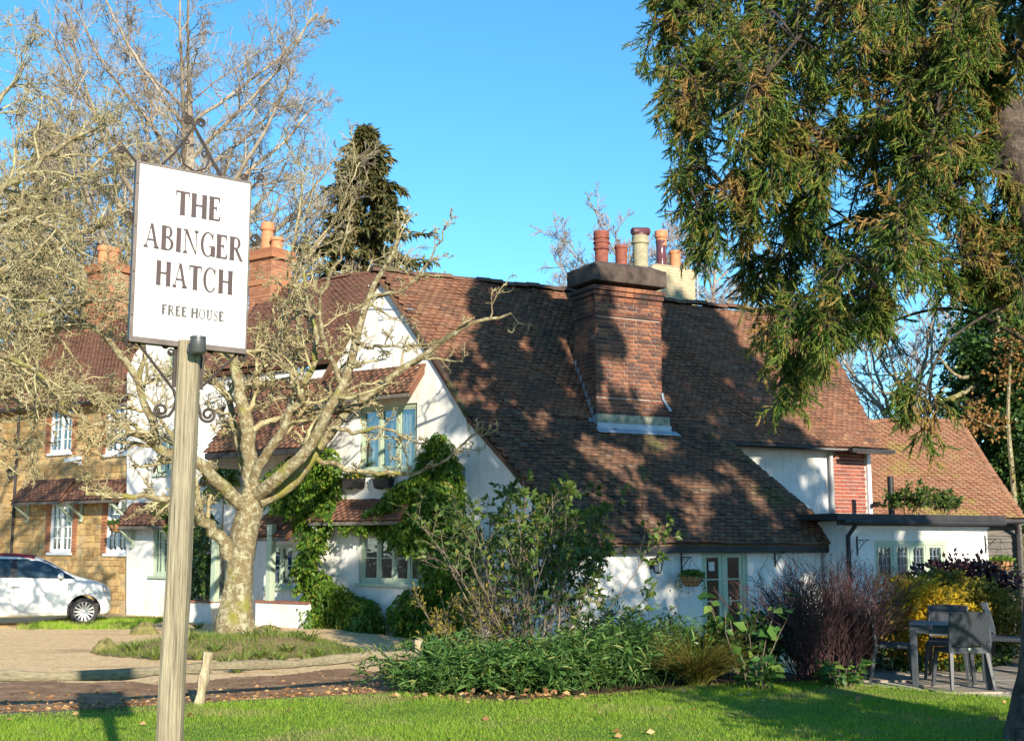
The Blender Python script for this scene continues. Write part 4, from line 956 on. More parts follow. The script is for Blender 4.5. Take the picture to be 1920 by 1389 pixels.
# far barn on the right
bd_e, bd_r = 29.0, 31.8
barn = thing('barn', 'outbuilding with mossy orange tile roof and grey weatherboarding behind the flat extension', 'barn', (P(1880, 1100, bd_e)[0], bd_e, -.3))
e0 = P(1560, 972, bd_e); e1 = P(1922, 972, bd_e); r0_ = P(1560, 792, bd_r); r1_ = P(1802, 790, bd_r)
org = V3(e0[0], bd_e, 0); Le = e1[0] - e0[0]; dx0 = r0_[0] - e0[0]; Lr1 = r1_[0] - e0[0]
br = tiled(barn, org, V3(1, 0, 0), [Z * e1[2], V3(0, bd_r - bd_e, r1_[2])], lambda f: dx0 * f, lambda f: Le + (Lr1 - Le) * f, M['tile_far'], seed=51, amp=.015, name='roof')
ridge_tiles(br, V3(r0_[0], bd_r, r1_[2]), V3(r1_[0], bd_r, r1_[2]), M['tile_far'], r=.12)
mb = MB(); mb.prism([V3(r0_[0], bd_r + .02, r1_[2] - .1), V3(r1_[0], bd_r + .02, r1_[2] - .1), V3(e1[0], bd_r + 2.8, e1[2]), V3(e0[0], bd_r + 2.8, e1[2])], -Z * .1); mb.prism([V3(r1_[0] - .05, bd_r, r1_[2] - .1), V3(e1[0] - .05, bd_r + 2.7, e1[2] - .05), V3(e1[0] - .05, bd_e + .1, e1[2] - .05)], V3(-.04, 0, -.08)); mb.build('rear_roof', M['tile_far'], barn)
wx0, wx1 = P(1600, 1000, bd_e + .3)[0], P(1915, 1000, bd_e + .3)[0]
mb = MB(); mb.box(((wx0 + wx1) / 2, bd_e + .45, .9), (wx1 - wx0, .2, 2.9), None); bw_ = mb.build('wall', M['black_board'], barn)
zz = -.2
while zz < e1[2] - .1:
    mb = MB(); mb.hexa([(wx0, bd_e + .30, zz), (wx1 + .02, bd_e + .30, zz), (wx1 + .02, bd_e + .34, zz), (wx0, bd_e + .34, zz), (wx0, bd_e + .335, zz + .16), (wx1 + .02, bd_e + .335, zz + .16), (wx1 + .02, bd_e + .349, zz + .16), (wx0, bd_e + .349, zz + .16)]); mb.build('weatherboard', M['grey_timber'], bw_); zz += .15
mb = MB(); pp = P(1911, 1000, bd_e + .1); mb.tube([(pp[0], bd_e + .2, -.3), (pp[0], bd_e + .2, e1[2] - .35), (pp[0] - .1, bd_e - .02, e1[2] - .12)], .055, 10); mb.tube([(e0[0], bd_e - .06, e1[2] - .07), (e1[0], bd_e - .06, e1[2] - .07)], .06, 8); mb.build('gutter_downpipe', M['black_board'], barn, smooth=True)

# ---------------------------------------------------------------- flat-roofed extension (part of the inn)
XB = -.6; xa0, xa1 = 5.92, Eab(We(1853, 1040, XB))[0]; XZ = 2.16
p = We(1642, 1092, XB); pr = We(1778, 1092, XB); xw = float(np.dot(pr - p, EV)); xh = float(We(1642, 1013, XB)[2] - p[2])
wall_poly('extension_wall', [E(xa0, XB, -.6), E(xa1, XB, -.6), E(xa1, XB, XZ), E(xa0, XB, XZ)], .25, -EM, M['white'], inn, [hole(p, EV, xw, xh)])
wall_poly('extension_side_wall', [E(xa0, XB + .26, -.6), E(xa0, .6, -.6), E(xa0, .6, XZ), E(xa0, XB + .26, XZ)][::-1], .2, -EV, M['white'], inn)
wall_poly('extension_end_wall', [E(xa1, XB + .26, -.6), E(xa1, 1.8, -.6), E(xa1, 1.8, XZ), E(xa1, XB + .26, XZ)], .2, EV, M['white'], inn)
window(inn, p, EV, xw, xh, 4, 3, 3, M['sage'], recess=.06, frame=.09, sash=.05, leaded=True, sill=False)
fr_b = XB - .28
mb = MB(); mb.prism([E(xa0 - .45, fr_b, XZ + .02), E(xa1 + .25, fr_b, XZ + .02), E(xa1 + .25, 1.95, XZ + .02), E(xa0 - .45, 1.95, XZ + .02)], Z * .12); mb.build('flat_roof', M['black_board'], inn)
mb = MB(); mb.box(E((xa0 + xa1) / 2 - .1, fr_b + .08, XZ - .04), (xa1 - xa0 + .55, .05, .10), (EV, EM, Z)); mb.tube([E(xa0 - .3, fr_b - .03, XZ - .02), E(xa1 + .2, fr_b - .03, XZ - .03)], .05, 8); mb.tube([E(xa0 + .02, XB - .06, -.3), E(xa0 + .02, XB - .06, XZ - .3), E(xa0 + .02, fr_b, XZ - .08)], .045, 8); mb.build('extension_gutter', M['black_board'], inn)
mb = MB(); mb.box(E((xa0 + xa1) / 2, XB - .03, XZ - .08), (xa1 - xa0, .06, .12), (EV, EM, Z)); mb.build('extension_fascia', M['white_paint'], inn)
pa = We(1672, 962, 1.0); mb = MB(); mb.tube([V3(pa[0], pa[1], XZ + .1), V3(pa[0], pa[1], We(1672, 893, 1.0)[2])], .07, 12); mb.build('flue', M['black'], inn, smooth=True)

# thin mast beside the rear stack
mp_ = We(1308, 545, sb_ + .5); mb = MB(); mb.tube([V3(mp_[0], mp_[1], RZ - .6), V3(mp_[0], mp_[1], We(1308, 470, sb_ + .5)[2])], .022, 8); mb.build('mast', M['pipe_grey'], inn, smooth=True)
# ---------------------------------------------------------------- inn sign
SD = 5.5
sBL, sBR, sTL, sTR = P(249, 630, SD - .11), P(460, 654, SD + .11), P(263, 306, SD - .11), P(470, 345, SD + .11)
bu = unit(sBR - sBL); bn = unit(np.cross(bu, unit(sTL - sBL))); bn = bn if bn[1] < 0 else -bn; bv = np.cross(bu, bn); bv = bv if bv[2] > 0 else -bv
def S(u, v, d=0.0):                             # u right, v up on the board, d towards the viewer
    return sBL + (sBR - sBL) * u + (sTL - sBL) * v + (sTR - sTL - sBR + sBL) * (u * v) + bn * d
def sbox(mb, u0, u1, v0, v1, d0, d1): mb.hexa([S(u0, v0, d0), S(u1, v0, d0), S(u1, v0, d1), S(u0, v0, d1), S(u0, v1, d0), S(u1, v1, d0), S(u1, v1, d1), S(u0, v1, d1)])
pt, pbm = P(357, 640, SD + .01), P(318, 1389, SD + .01); kk = (pbm[2]) / (pt[2] - pbm[2]); base = pbm - (pt - pbm) * kk
sign = thing('inn_sign', 'tall weathered post carrying a white board lettered THE ABINGER HATCH FREE HOUSE', 'sign', base)
# post: squared oak, uneven, with chamfered head
K = 60; n8 = 20; vs = []; pd = unit(pt - base); pxv = unit(V3(1, 0, 0) - pd * pd[0]); pyv = np.cross(pd, pxv)
for i in range(K):
    t = i / (K - 1); c = base + (pt - base) * t + V3(0, 0, -.15 if i == 0 else 0); r = .056 - .010 * t
    for j in range(n8):
        a = 2 * math.pi * j / n8; q = (abs(math.cos(a)) ** 5 + abs(math.sin(a)) ** 5) ** (-1 / 5)
        rr = r * q * (1 + .03 * math.sin(a * 3 + t * 9) + .02 * math.sin(t * 23 + a) + .012 * random.uniform(-1, 1))
        vs.append(c + pxv * rr * math.cos(a) + pyv * rr * math.sin(a))
mb = MB(); mb.add(vs, [(i * n8 + j, i * n8 + (j + 1) % n8, (i + 1) * n8 + (j + 1) % n8, (i + 1) * n8 + j) for i in range(K - 1) for j in range(n8)] + [tuple((K - 1) * n8 + j for j in range(n8))])
mb.build('post', M['post'], sign, smooth=True, ang=30)
# board
mb = MB(); sbox(mb, 0, 1, 0, 1, -.032, -.002); board = mb.build('board', M['sign_white'], sign, bevel=.002)
mb = MB(); sbox(mb, -.032, -.001, -.03, 1.012, -.055, .001); sbox(mb, 1.001, 1.010, -.03, 1.012, -.055, .001); sbox(mb, 0, 1, -.03, -.001, -.055, .0005); sbox(mb, 0, 1, 1.001, 1.012, -.055, .0005); sbox(mb, -.01, 1.005, -.01, 1.005, -.056, -.034)
mb.build('frame', M['board_frame'], sign)
for u_ in (-.016,):
    for v_ in (.12, .37, .63, .88):
        mb = MB(); mb.lathe(S(u_, v_, .001), [(.004, 0), (.0045, .001), (.002, .002)], 8, (bu, bv, bn)); mb.build('screw', M['iron'], sign)
# serif letters
def glyph(ch, bold=False):
    T_, t_, sf = (.25, .12, .09) if bold else (.23, .07, .055); out = []
    def rect(x0, y0, x1, y1): out.append([(x0, y0), (x1, y0), (x1, y1), (x0, y1)])
    def serif(x, w, top, half):           # thin foot with brackets
        y0, y1, y2 = (1, 1 - sf, 1 - sf - .07) if top else (0, sf, sf + .07)
        out.append([(x - w / 2, y0), (x + w / 2, y0), (x + w / 2, y1), (x + half, y2), (x - half, y2), (x - w / 2, y1)])
    def stem(x, th=T_, w=.25, top=True, bot=True):
        rect(x - th / 2, 0, x + th / 2, 1)
        if top: serif(x, w, True, th / 2)
        if bot: serif(x, w, False, th / 2)
    def arc(cx, cy, ro, ri, a0, a1, dx=0, n=18):
        for i in range(n):
            b0 = a0 + (a1 - a0) * i / n; b1 = a0 + (a1 - a0) * (i + 1) / n
            f = lambda a, r, x: (cx + x + r[0] * math.cos(R(a)), cy + r[1] * math.sin(R(a)))
            out.append([f(b0, ro, 0), f(b1, ro, 0), f(b1, ri, dx), f(b0, ri, dx)])
    def para(x0, x1, th): out.append([(x0 - th / 2, 0), (x0 + th / 2, 0), (x1 + th / 2, 1), (x1 - th / 2, 1)])
    w = .6
    if ch == 'T':
        w = .66; rect(0.0, 1 - t_, w, 1); stem(w / 2, top=False); out.append([(0, 1), (0, .76), (.025, .76), (.07, 1 - t_ / 2)]); out.append([(w, 1), (w, .76), (w - .025, .76), (w - .07, 1 - t_ / 2)])
    elif ch == 'H': w = .78; stem(.14); stem(w - .14); rect(.14, .48, w - .14, .48 + t_)
    elif ch in 'EF':
        w = .60; stem(.14, w=.26, bot=True); rect(.1, 1 - t_, .54, 1); out.append([(.54, 1), (.54, .76), (.515, .76), (.45, 1 - t_ / 2)]); rect(.14, .5, .38, .5 + t_); out.append([(.40, .66), (.40, .39), (.38, .39), (.34, .52), (.38, .66)])
        if ch == 'E': rect(.1, 0, .56, t_); out.append([(.585, .27), (.56, .27), (.46, t_ / 2), (.555, 0)])
    elif ch == 'A': w = .78; para(.12, .37, .05); para(w - .14, .39, .145); rect(.2, .30, .56, .30 + t_); serif(.12, .22, False, .03); serif(w - .14, .26, False, .075)
    elif ch == 'B':
        w = .66; stem(.14, w=.24); arc(.30, .755, (.26, .245), (.13, .205), -90, 90); arc(.32, .265, (.31, .265), (.16, .222), -90, 90)
        rect(.14, 1 - t_, .31, 1); rect(.14, .51, .33, .51 + t_); rect(.14, 0, .33, t_)
    elif ch == 'I': w = .28; stem(.14)
    elif ch == 'N': w = .80; rect(.11, 0, .155, 1); rect(w - .155, 0, w - .11, 1); serif(.13, .22, False, .02); serif(w - .13, .22, True, .02); out.append([(w - .11, 0), (w - .16, 0), (.06, 1), (.22, 1)]); rect(.02, 1 - sf, .16, 1)
    elif ch in 'CGO':
        w = .74
        if ch == 'O': arc(.37, .5, (.36, .52), (.235, .48), 0, 360, n=36)
        else:
            arc(.38, .5, (.36, .52), (.235, .475), 42, 318, dx=.02, n=30)
            out.append([(.655, 1), (.63, 1), (.56, .86), (.63, .70), (.655, .70)])
            if ch == 'G': rect(.53, .02, .53 + T_, .42); serif_y = .42; out.append([(.44, .42), (.76, .42), (.76, .455), (.44, .455)])
            else: out.append([(.66, .20), (.63, .12), (.60, .16), (.64, .28)])
    elif ch == 'R': w = .74; stem(.14, w=.25); arc(.30, .745, (.27, .255), (.14, .215), -90, 90); rect(.14, 1 - t_, .31, 1); rect(.14, .49, .31, .49 + t_); out.append([(.27, .5), (.42, .5), (.68, .04), (.76, 0), (.56, 0)])
    elif ch == 'U': w = .76; rect(.10, .3, .10 + T_ * .8, 1); rect(w - .20, .3, w - .115, 1); serif(.10 + T_ * .4, .28, True, T_ * .4); serif(w - .155, .24, True, .04); arc(.3725, .3, (.2725, .31), (.2725 - T_ * .55, .25), 180, 360)
    elif ch == 'S':
        w = .52; arc(.26, .74, (.20, .27), (.10, .225), 30, 250, n=14); arc(.26, .25, (.22, .27), (.11, .225), -150, 80, n=14); out.append([(.46, 1), (.43, 1), (.40, .87), (.46, .74)]); out.append([(.03, 0), (.06, 0), (.1, .13), (.03, .3)]); out.append([(.17, .56), (.33, .40), (.40, .46), (.2, .66)])
    return w, out
def text(s, u0, u1, v_top, v_bot, mat, tight=.07):
    gl = [(None, .3) if c == ' ' else glyph(c, v_bot - v_top < .1)[::-1] for c in s]
    tot = sum(g[1] for g in gl) + tight * (len(s) - 1); sx = (u1 - u0) / tot; x = 0
    for polys, w in gl:
        if polys:
            mb = MB()
            for k, pl in enumerate(polys):
                q = [S(u0 + (x + a) * sx, 1 - v_bot + (v_bot - v_top) * b, .0004 + .00002 * k) for a, b in pl]
                mb.prism(q, bn * .0012)
            mb.build('letter', mat, board)
        x += w + tight
text('THE', .325, .735, .120, .262, M['letter'])
text('ABINGER', .055, .955, .340, .482, M['letter'])
text('HATCH', .175, .865, .548, .690, M['letter'])
text('FREE HOUSE', .24, .795, .797, .855, M['letter_grey'], .09)
# wrought-iron scrolls in the plane of the board
def SP(px, py): return W(px, py, S(.5, .5, -.035), bn)
def scroll(pts, c=None, r=None, a0=0, turns=1.4, w=.011, parent=sign):
    """bar through picture points ending in a spiral about c"""
    q = [SP(*p) for p in pts]
    if c is not None:
        cc = SP(*c); k = int(22 * abs(turns)); sgn = 1 if turns > 0 else -1; rm = r / F * SD
        for i in range(k + 1):
            t = i / k; a = R(a0) + sgn * t * abs(turns) * 2 * math.pi; rad = rm * (1 - .72 * t); q.append(cc + bu * rad * math.cos(a) + bv * rad * math.sin(a))
    q = np.array(q); mb = MB(); mb.tube(q, w / 2, 6); return mb.build('scroll', M['iron'], parent, smooth=True)
scroll([(415, 332), (390, 286), (364, 238)], (353, 226), 9, -20, 1.6, .016)
scroll([(304, 308), (327, 288), (350, 256), (366, 236)], (377, 231), 9, 200, -1.6, .012)
scroll([(347, 266), (340, 290), (346, 309), (366, 322), (385, 316), (391, 302)], (384, 290), 8, 0, 1.2, .010)
scroll([(345, 309), (339, 288), (344, 270)], (350, 266), 6, 180, -1.3, .009)
scroll([(268, 316), (256, 304), (245, 292), (236, 281)], (228, 282), 7, 60, 1.3, .012)
scroll([(290, 312), (276, 306)], (272, 297), 8, -90, -1.4, .009)
scroll([(446, 340), (452, 342)], (457, 333), 8, -90, 1.4, .009)
scroll([(464, 360), (472, 352), (484, 340)], (489, 333), 7, 180, -1.3, .012)
scroll([(258, 430), (250, 420), (246, 412)], (240, 404), 9, -60, 1.5, .010)
scroll([(466, 456), (470, 462)], (478, 449), 12, -120, 1.7, .011)
scroll([(326, 732), (300, 697), (254, 637)], (244, 642), 10, 40, 1.5, .013)
scroll([(325, 729), (330, 748), (327, 765), (316, 780)], (302, 769), 14, -45, -1.5, .014)
scroll([(374, 729), (410, 696), (444, 664)], (454, 669), 10, 130, -1.5, .013)
scroll([(372, 735), (371, 755), (376, 778)], (390, 777), 15, 200, 1.5, .014)
scroll([(333, 652), (322, 642)], (311, 647), 8, 50, 1.4, .010); scroll([(334, 675), (328, 668)], (321, 660), 7, -50, -1.4, .009)
scroll([(374, 648), (386, 646)], (394, 655), 8, 90, -1.4, .010); scroll([(372, 668), (376, 678)], (382, 671), 6, 220, 1.4, .009)
mb = MB(); a_, b_ = SP(333, 640), SP(329, 726); mb.bar(a_, b_, .03, .014, up=bn); a_, b_ = SP(378, 646), SP(374, 730); mb.bar(a_, b_, .03, .014, up=bn); mb.build('bracket_strap', M['iron'], sign)
# up-light on the post
lp = P(371, 648, SD - .09); t_ = mb = MB(); mb.lathe(lp, [(.030, -.036), (.036, -.030), (.036, .026), (.033, .027), (.033, .030), (.036, .031), (.036, .040), (.030, .042), (.028, .036)], 20); mb.lathe(lp + V3(-.02, .03, -.005), [(.036, 0), (.036, .02)], 16, (V3(1, 0, 0), Z, V3(.35, .94, 0))); mb.build('up_light', M['lamp_grey'], sign, smooth=True, ang=50)

# ---------------------------------------------------------------- knee rail along the drive
knee = thing('knee_rail', 'low rustic timber rail on leaning stakes between lawn and gravel drive', 'fence', (G(375, 1325)[0], G(375, 1325)[1], 0))
def rough_bar(pts, w, h, mat, name, parent, seed=0):
    rg_ = random.Random(seed); pts = np.asarray(pts, float); t = np.linspace(0, len(pts) - 1, 40); i = np.clip(t.astype(int), 0, len(pts) - 2); q = pts[i] + (pts[i + 1] - pts[i]) * (t - i)[:, None]
    ln = unit(q[-1] - q[0]); sd = unit(np.cross(Z if abs(ln[2]) < .7 else V3(1, 0, 0), ln)); upv = np.cross(ln, sd); vs = []; n = 10
    for k in range(len(q)):
        s1 = 1 + .14 * math.sin(k * .5 + seed) + rg_.uniform(-.04, .04)
        for j in range(n):
            a = 2 * math.pi * j / n; e = (abs(math.cos(a)) ** 4 + abs(math.sin(a)) ** 4) ** (-.25)
            vs.append(q[k] + sd * (w / 2 * e * math.cos(a) * s1) + upv * (h / 2 * e * math.sin(a) * s1 * (1 + .05 * rg_.uniform(-1, 1))))
    mb = MB(); mb.add(vs, [(k * n + j, k * n + (j + 1) % n, (k + 1) * n + (j + 1) % n, (k + 1) * n + j) for k in range(len(q) - 1) for j in range(n)] + [tuple(range(n - 1, -1, -1)), tuple((len(q) - 1) * n + j for j in range(n))])
    return mb.build(name, mat, parent, smooth=True, ang=45)
def ledge(px, py, dy=.06):
    """point above the lawn edge seen at this pixel column/row"""
    x = 0; d = 12.5
    for _ in range(8): d = float(lawn_edge((px - 960) / F * d)) + dy
    return P(px, py, d)
rough_bar([ledge(-420, 1258), ledge(-200, 1262), ledge(-30, 1265), ledge(80, 1268), ledge(230, 1264), ledge(300, 1257), ledge(398, 1251)], .06, .105, M['rail'], 'rail', knee, 1)
rough_bar([ledge(384, 1249, .08), ledge(460, 1246, .15), ledge(545, 1245, .25), ledge(620, 1237, .35), ledge(700, 1228, .45), ledge(762, 1229, .5), ledge(790, 1229, .55)], .06, .10, M['rail'], 'rail', knee, 4)
for k, (b_, t__) in enumerate(((ledge(371, 1330, -.03), ledge(391, 1222, -.02)), (ledge(783, 1288, .6), ledge(785, 1199, .61)), (ledge(-330, 1350, -.03), ledge(-320, 1226, -.02)))):
    b_ = np.array(b_); rough_bar([b_ - (t__ - b_) * .3, b_, (b_ + t__) / 2, t__], .10, .10, M['stake'], 'post', knee, 7 + k)

# ---------------------------------------------------------------- garden furniture
def weave_mat():
    m, nt, bs = mat_new('woven_resin'); tc = nd(nt, 'ShaderNodeTexCoord'); mp = nd(nt, 'ShaderNodeMapping'); mp.inputs['Scale'].default_value = (60, 60, 60); nt.links.new(tc.outputs['Object'], mp.inputs[0])
    ck = nd(nt, 'ShaderNodeTexChecker'); ck.inputs['Scale'].default_value = 1.0; nt.links.new(mp.outputs[0], ck.inputs['Vector']); ck.inputs[1].default_value = (.045, .053, .068, 1); ck.inputs[2].default_value = (.024, .03, .04, 1)
    setc(nt, bs, ck.outputs[0]); bs.inputs['Roughness'].default_value = .5; bump(nt, bs, ck.outputs['Fac'], .004, .8); return m
M['weave'] = weave_mat()
def curved_panel(mb, w, z0, z1, y0, lean, bow, th, nx=9, nz=8, taper=0):
    """backrest shell in the xz plane, leaning to +y with height"""
    for s_, flip in ((0, 0), (th, 1)):
        base_i = len(mb.v); vs = []
        for k in range(nz):
            t = k / (nz - 1); z = z0 + (z1 - z0) * t
            for i in range(nx):
                x = (-.5 + i / (nx - 1)) * w * (1 - taper * (1 - t)); yy = y0 + lean * t + bow * (1 - (2 * i / (nx - 1) - 1) ** 2) + s_; vs.append((x, yy, z + (.012 * (1 - (2 * i / (nx - 1) - 1) ** 2) if k == nz - 1 else 0)))
        fs = [(k * nx + i, k * nx + i + 1, (k + 1) * nx + i + 1, (k + 1) * nx + i) for k in range(nz - 1) for i in range(nx - 1)]
        mb.add(vs, fs)
    n = nx * nz; b0 = len(mb.v) - 2 * n
    for k in range(nz - 1):
        for i in (0, nx - 1): mb.f.append((b0 + k * nx + i, b0 + (k + 1) * nx + i, b0 + n + (k + 1) * nx + i, b0 + n + k * nx + i))
    for i in range(nx - 1):
        for k in (0, nz - 1): mb.f.append((b0 + k * nx + i, b0 + k * nx + i + 1, b0 + n + k * nx + i + 1, b0 + n + k * nx + i))
def make_chair(label):
    """sits facing -y; back towards +y"""
    t = thing('garden_chair', label, 'chair', group='woven grey garden chairs on the patio')
    mb = MB(); mb.box((0, 0, .43), (.47, .46, .05)); mb.build('seat', M['weave'], t, bevel=.015)
    mb = MB(); curved_panel(mb, .46, .50, .88, .20, .09, .03, .022, taper=.06); bk = mb.build('backrest', M['weave'], t, smooth=True)
    mb = MB()
    for s_ in (-1, 1): mb.tube([(s_ * .225, .215, .40), (s_ * .225, .222, .55), (s_ * .23, .26, .74), (s_ * .232, .30, .885)], [.019, .02, .018, .016], 8)
    mb.box((0, .217, .445), (.44, .03, .07)); mb.build('back_frame', M['resin'], t, smooth=True)
    for sx_ in (-1, 1):
        for sy_ in (-1, 1):
            mb = MB(); y1 = .215 if sy_ > 0 else -.20
            mb.hexa([(sx_ * (.222 + .03) + a, y1 + sy_ * (.08 if sy_ > 0 else .04) + b, 0) for a, b in ((-.017, -.017), (.017, -.017), (.017, .017), (-.017, .017))] + [(sx_ * .212 + a, y1 + b, .42) for a, b in ((-.026, -.024), (.026, -.024), (.026, .024), (-.026, .024))]); mb.build('leg', M['resin'], t, bevel=.006)
    mb = MB(); mb.lathe((0, .236, .455), [(.001, 0), (.022, .001), (.02, .004), (.001, .005)], 12, (V3(1, 0, 0), Z, V3(0, 1, 0))); mb.build('badge', M['chrome'], t)
    return t
def make_table(label):
    t = thing('garden_table', label, 'table', group='grey resin garden tables on the patio')
    mb = MB(); mb.box((0, 0, .705), (.90, .90, .03)); mb.build('table_top', M['weave'], t, bevel=.008)
    mb = MB()
    for s_ in (-1, 1): mb.box((0, s_ * .425, .655), (.76, .04, .07)); mb.box((s_ * .425, 0, .655), (.04, .76, .07))
    mb.build('apron', M['resin'], t)
    for sx_ in (-1, 1):
        for sy_ in (-1, 1):
            mb = MB(); mb.hexa([(sx_ * .405 + a, sy_ * .405 + b, 0) for a, b in ((-.035, -.035), (.035, -.035), (.035, .035), (-.035, .035))] + [(sx_ * .405 + a, sy_ * .405 + b, .688) for a, b in ((-.044, -.044), (.044, -.044), (.044, .044), (-.044, .044))]); mb.build('leg', M['resin'], t, bevel=.008)
    return t
PZ = .04
tb = make_table('square grey resin garden table on the patio with three chairs around it')
gl_ = G(1714, 1287, PZ); gr_ = G(1858, 1292, PZ); ang = math.atan2(gr_[1] - gl_[1], gr_[0] - gl_[0]); cen = (gl_ + gr_) / 2 + .405 * V3(-math.sin(ang), math.cos(ang), 0)
tb.location = (cen[0], cen[1], PZ); tb.rotation_euler = (0, 0, ang)
def tloc(x, y): return (cen[0] + x * math.cos(ang) - y * math.sin(ang), cen[1] + x * math.sin(ang) + y * math.cos(ang), PZ)
ch0 = make_chair('grey woven garden chair with its back to the lawn, tucked under the near table edge')
ch0.location = (*[float(c) for c in G(1812, 1291, PZ)[:2]], PZ); ch0.location.y += .12; ch0.rotation_euler = (0, 0, math.pi + R(4))
copy_thing(ch0, tloc(-.66, .16), R(90) + ang + R(6), 'grey woven garden chair seen side on at the left end of the patio table')
copy_thing(ch0, tloc(-.02, .72), ang + R(-6), 'grey woven garden chair on the far side of the table before the golden shrub')
c4 = G(1890, 1260, PZ); copy_thing(ch0, (float(c4[0]) + .05, float(c4[1]), PZ), R(62), 'grey woven garden chair half hidden behind the tree trunk')
t2 = copy_thing(tb, (float(c4[0]) + .85, float(c4[1]) - .35, PZ), ang, 'second grey resin table mostly hidden by the tree trunk beside the patio')

# ---------------------------------------------------------------- hanging baskets, lantern
def hanging(name, label, wallp, n, u, reach=.36, drop=.46, r=.20, basket=True, seed=0, group=None, zoff=0):
    """wallp: point on the wall at the bracket top"""
    rg_ = np.random.default_rng(seed); t = thing(name, label, 'hanging basket' if basket else 'bracket', wallp - Z * .3, group)
    mb = MB(); p = np.asarray(wallp, float) + n * .012
    mb.bar(p + Z * .08, p - Z * .30, .03, .02, up=u); mb.bar(p, p + n * reach, .016, .016); mb.tube([p - Z * .22 + n * .01, p - Z * .14 + n * .10, p - Z * .05 + n * .2, p - Z * .01 + n * .28], .008, 6)
    mb.tube([p - Z * .05 + n * (.12 + .05 * math.cos(a)) + Z * .05 * math.sin(a) for a in np.linspace(0, 5, 12)], .006, 5); mb.build('bracket', M['black'], t)
    if basket:
        c = p + n * (reach - .03) - Z * drop
        mb = MB(); prof = [(.02, -.13), (.11, -.12), (.165, -.06), (.195, .0), (.205, .055), (.19, .06), (.17, .03)]; mb.lathe(c, [(a * r / .2, b * r / .2) for a, b in prof], 24, (u, n, Z)); bo = mb.build('bowl', M['basket'], t, smooth=True)
        mb = MB()
        for a in np.linspace(0, 2 * math.pi, 13)[:-1]: mb.tube([c + (u * math.cos(a) + n * math.sin(a)) * x * r / .2 + Z * z * r / .2 for x, z in ((.03, -.137), (.115, -.127), (.172, -.06), (.202, 0), (.212, .055))], .0045, 4)
        mb.tube([c + (u * math.cos(a) + n * math.sin(a)) * r * 1.05 + Z * .055 for a in np.linspace(0, 2 * math.pi, 25)], .006, 5); mb.tube([c + (u * math.cos(a) + n * math.sin(a)) * r * .89 - Z * .055 for a in np.linspace(0, 2 * math.pi, 25)], .0045, 4); mb.build('wire', M['black'], bo)
        mb = MB()
        for a in (0.5, 2.6, 4.7): mb.tube([c + (u * math.cos(a) + n * math.sin(a)) * r + Z * .05, p + n * (reach - .03) - Z * .03], .0035, 4)
        mb.build('chain', M['black'], t)
        N = 320; th = rg_.uniform(0, 6.28, N); q = np.sqrt(rg_.random(N)) * r * 1.1; pos = c + np.cos(th)[:, None] * q[:, None] * u + np.sin(th)[:, None] * q[:, None] * n + Z * (.05 + rg_.uniform(0, .10, (N, 1)) * (1.2 - q[:, None] / r * .8))
        ax = unit(rg_.normal(size=(N, 3)) + Z * .5 + (pos - c) * 3); v, f = leaves(pos, ax, .07, .045, rg_); np_obj('plants', v, f, M['wisteria'] if seed % 2 else M['shrub'], t)
        # trailing stems
        st = c + (np.cos(np.linspace(0, 6.28, 9))[:, None] * u + np.sin(np.linspace(0, 6.28, 9))[:, None] * n) * r; tr = grow(st, unit(st - c) + Z * .1, np.full(9, .28), 8, .25, -.35, rg_); lp_, tg_ = sample(tr, np.tile(np.linspace(.15, 1, 9), (9, 1))); v, f = leaves(lp_.reshape(-1, 3), rg_.normal(size=(81, 3)) - Z * .4, .05, .032, rg_); np_obj('trailing_leaves', v, f, M['shrub'], t)
    return t
hg = 'hanging baskets on the buildings'
hanging('hanging_basket', 'round coir hanging basket on the white wall beside the green double door', We(1277, 1044, .05), -EM, EV, .34, .40, .205, seed=1, group=hg)
hanging('hanging_basket', 'coir hanging basket at the corner where stone house meets white wall', Wg(243, 955, wo_), GN, GU, .36, .42, .21, seed=2, group=hg)
hanging('hanging_basket', 'coir hanging basket on the front wall half hidden behind the large grey-stemmed shrub', We(1052, 1016, .05), -EM, EV, .3, .36, .19, seed=3, group=hg)
hanging('hanging_basket', 'terracotta-coloured hanging basket against the grey weatherboarding', We(1846, 1010, XB), -EM, EV, .44, .52, .22, seed=5, group=hg)
hanging('basket_bracket', 'empty black basket bracket on the white extension wall above the dark shrub', We(1606, 1012, XB), -EM, EV, .34, basket=False)
hanging('basket_bracket', 'empty black basket bracket on the white wall right of the green door', We(1452, 1034, .05), -EM, EV, .34, basket=False)
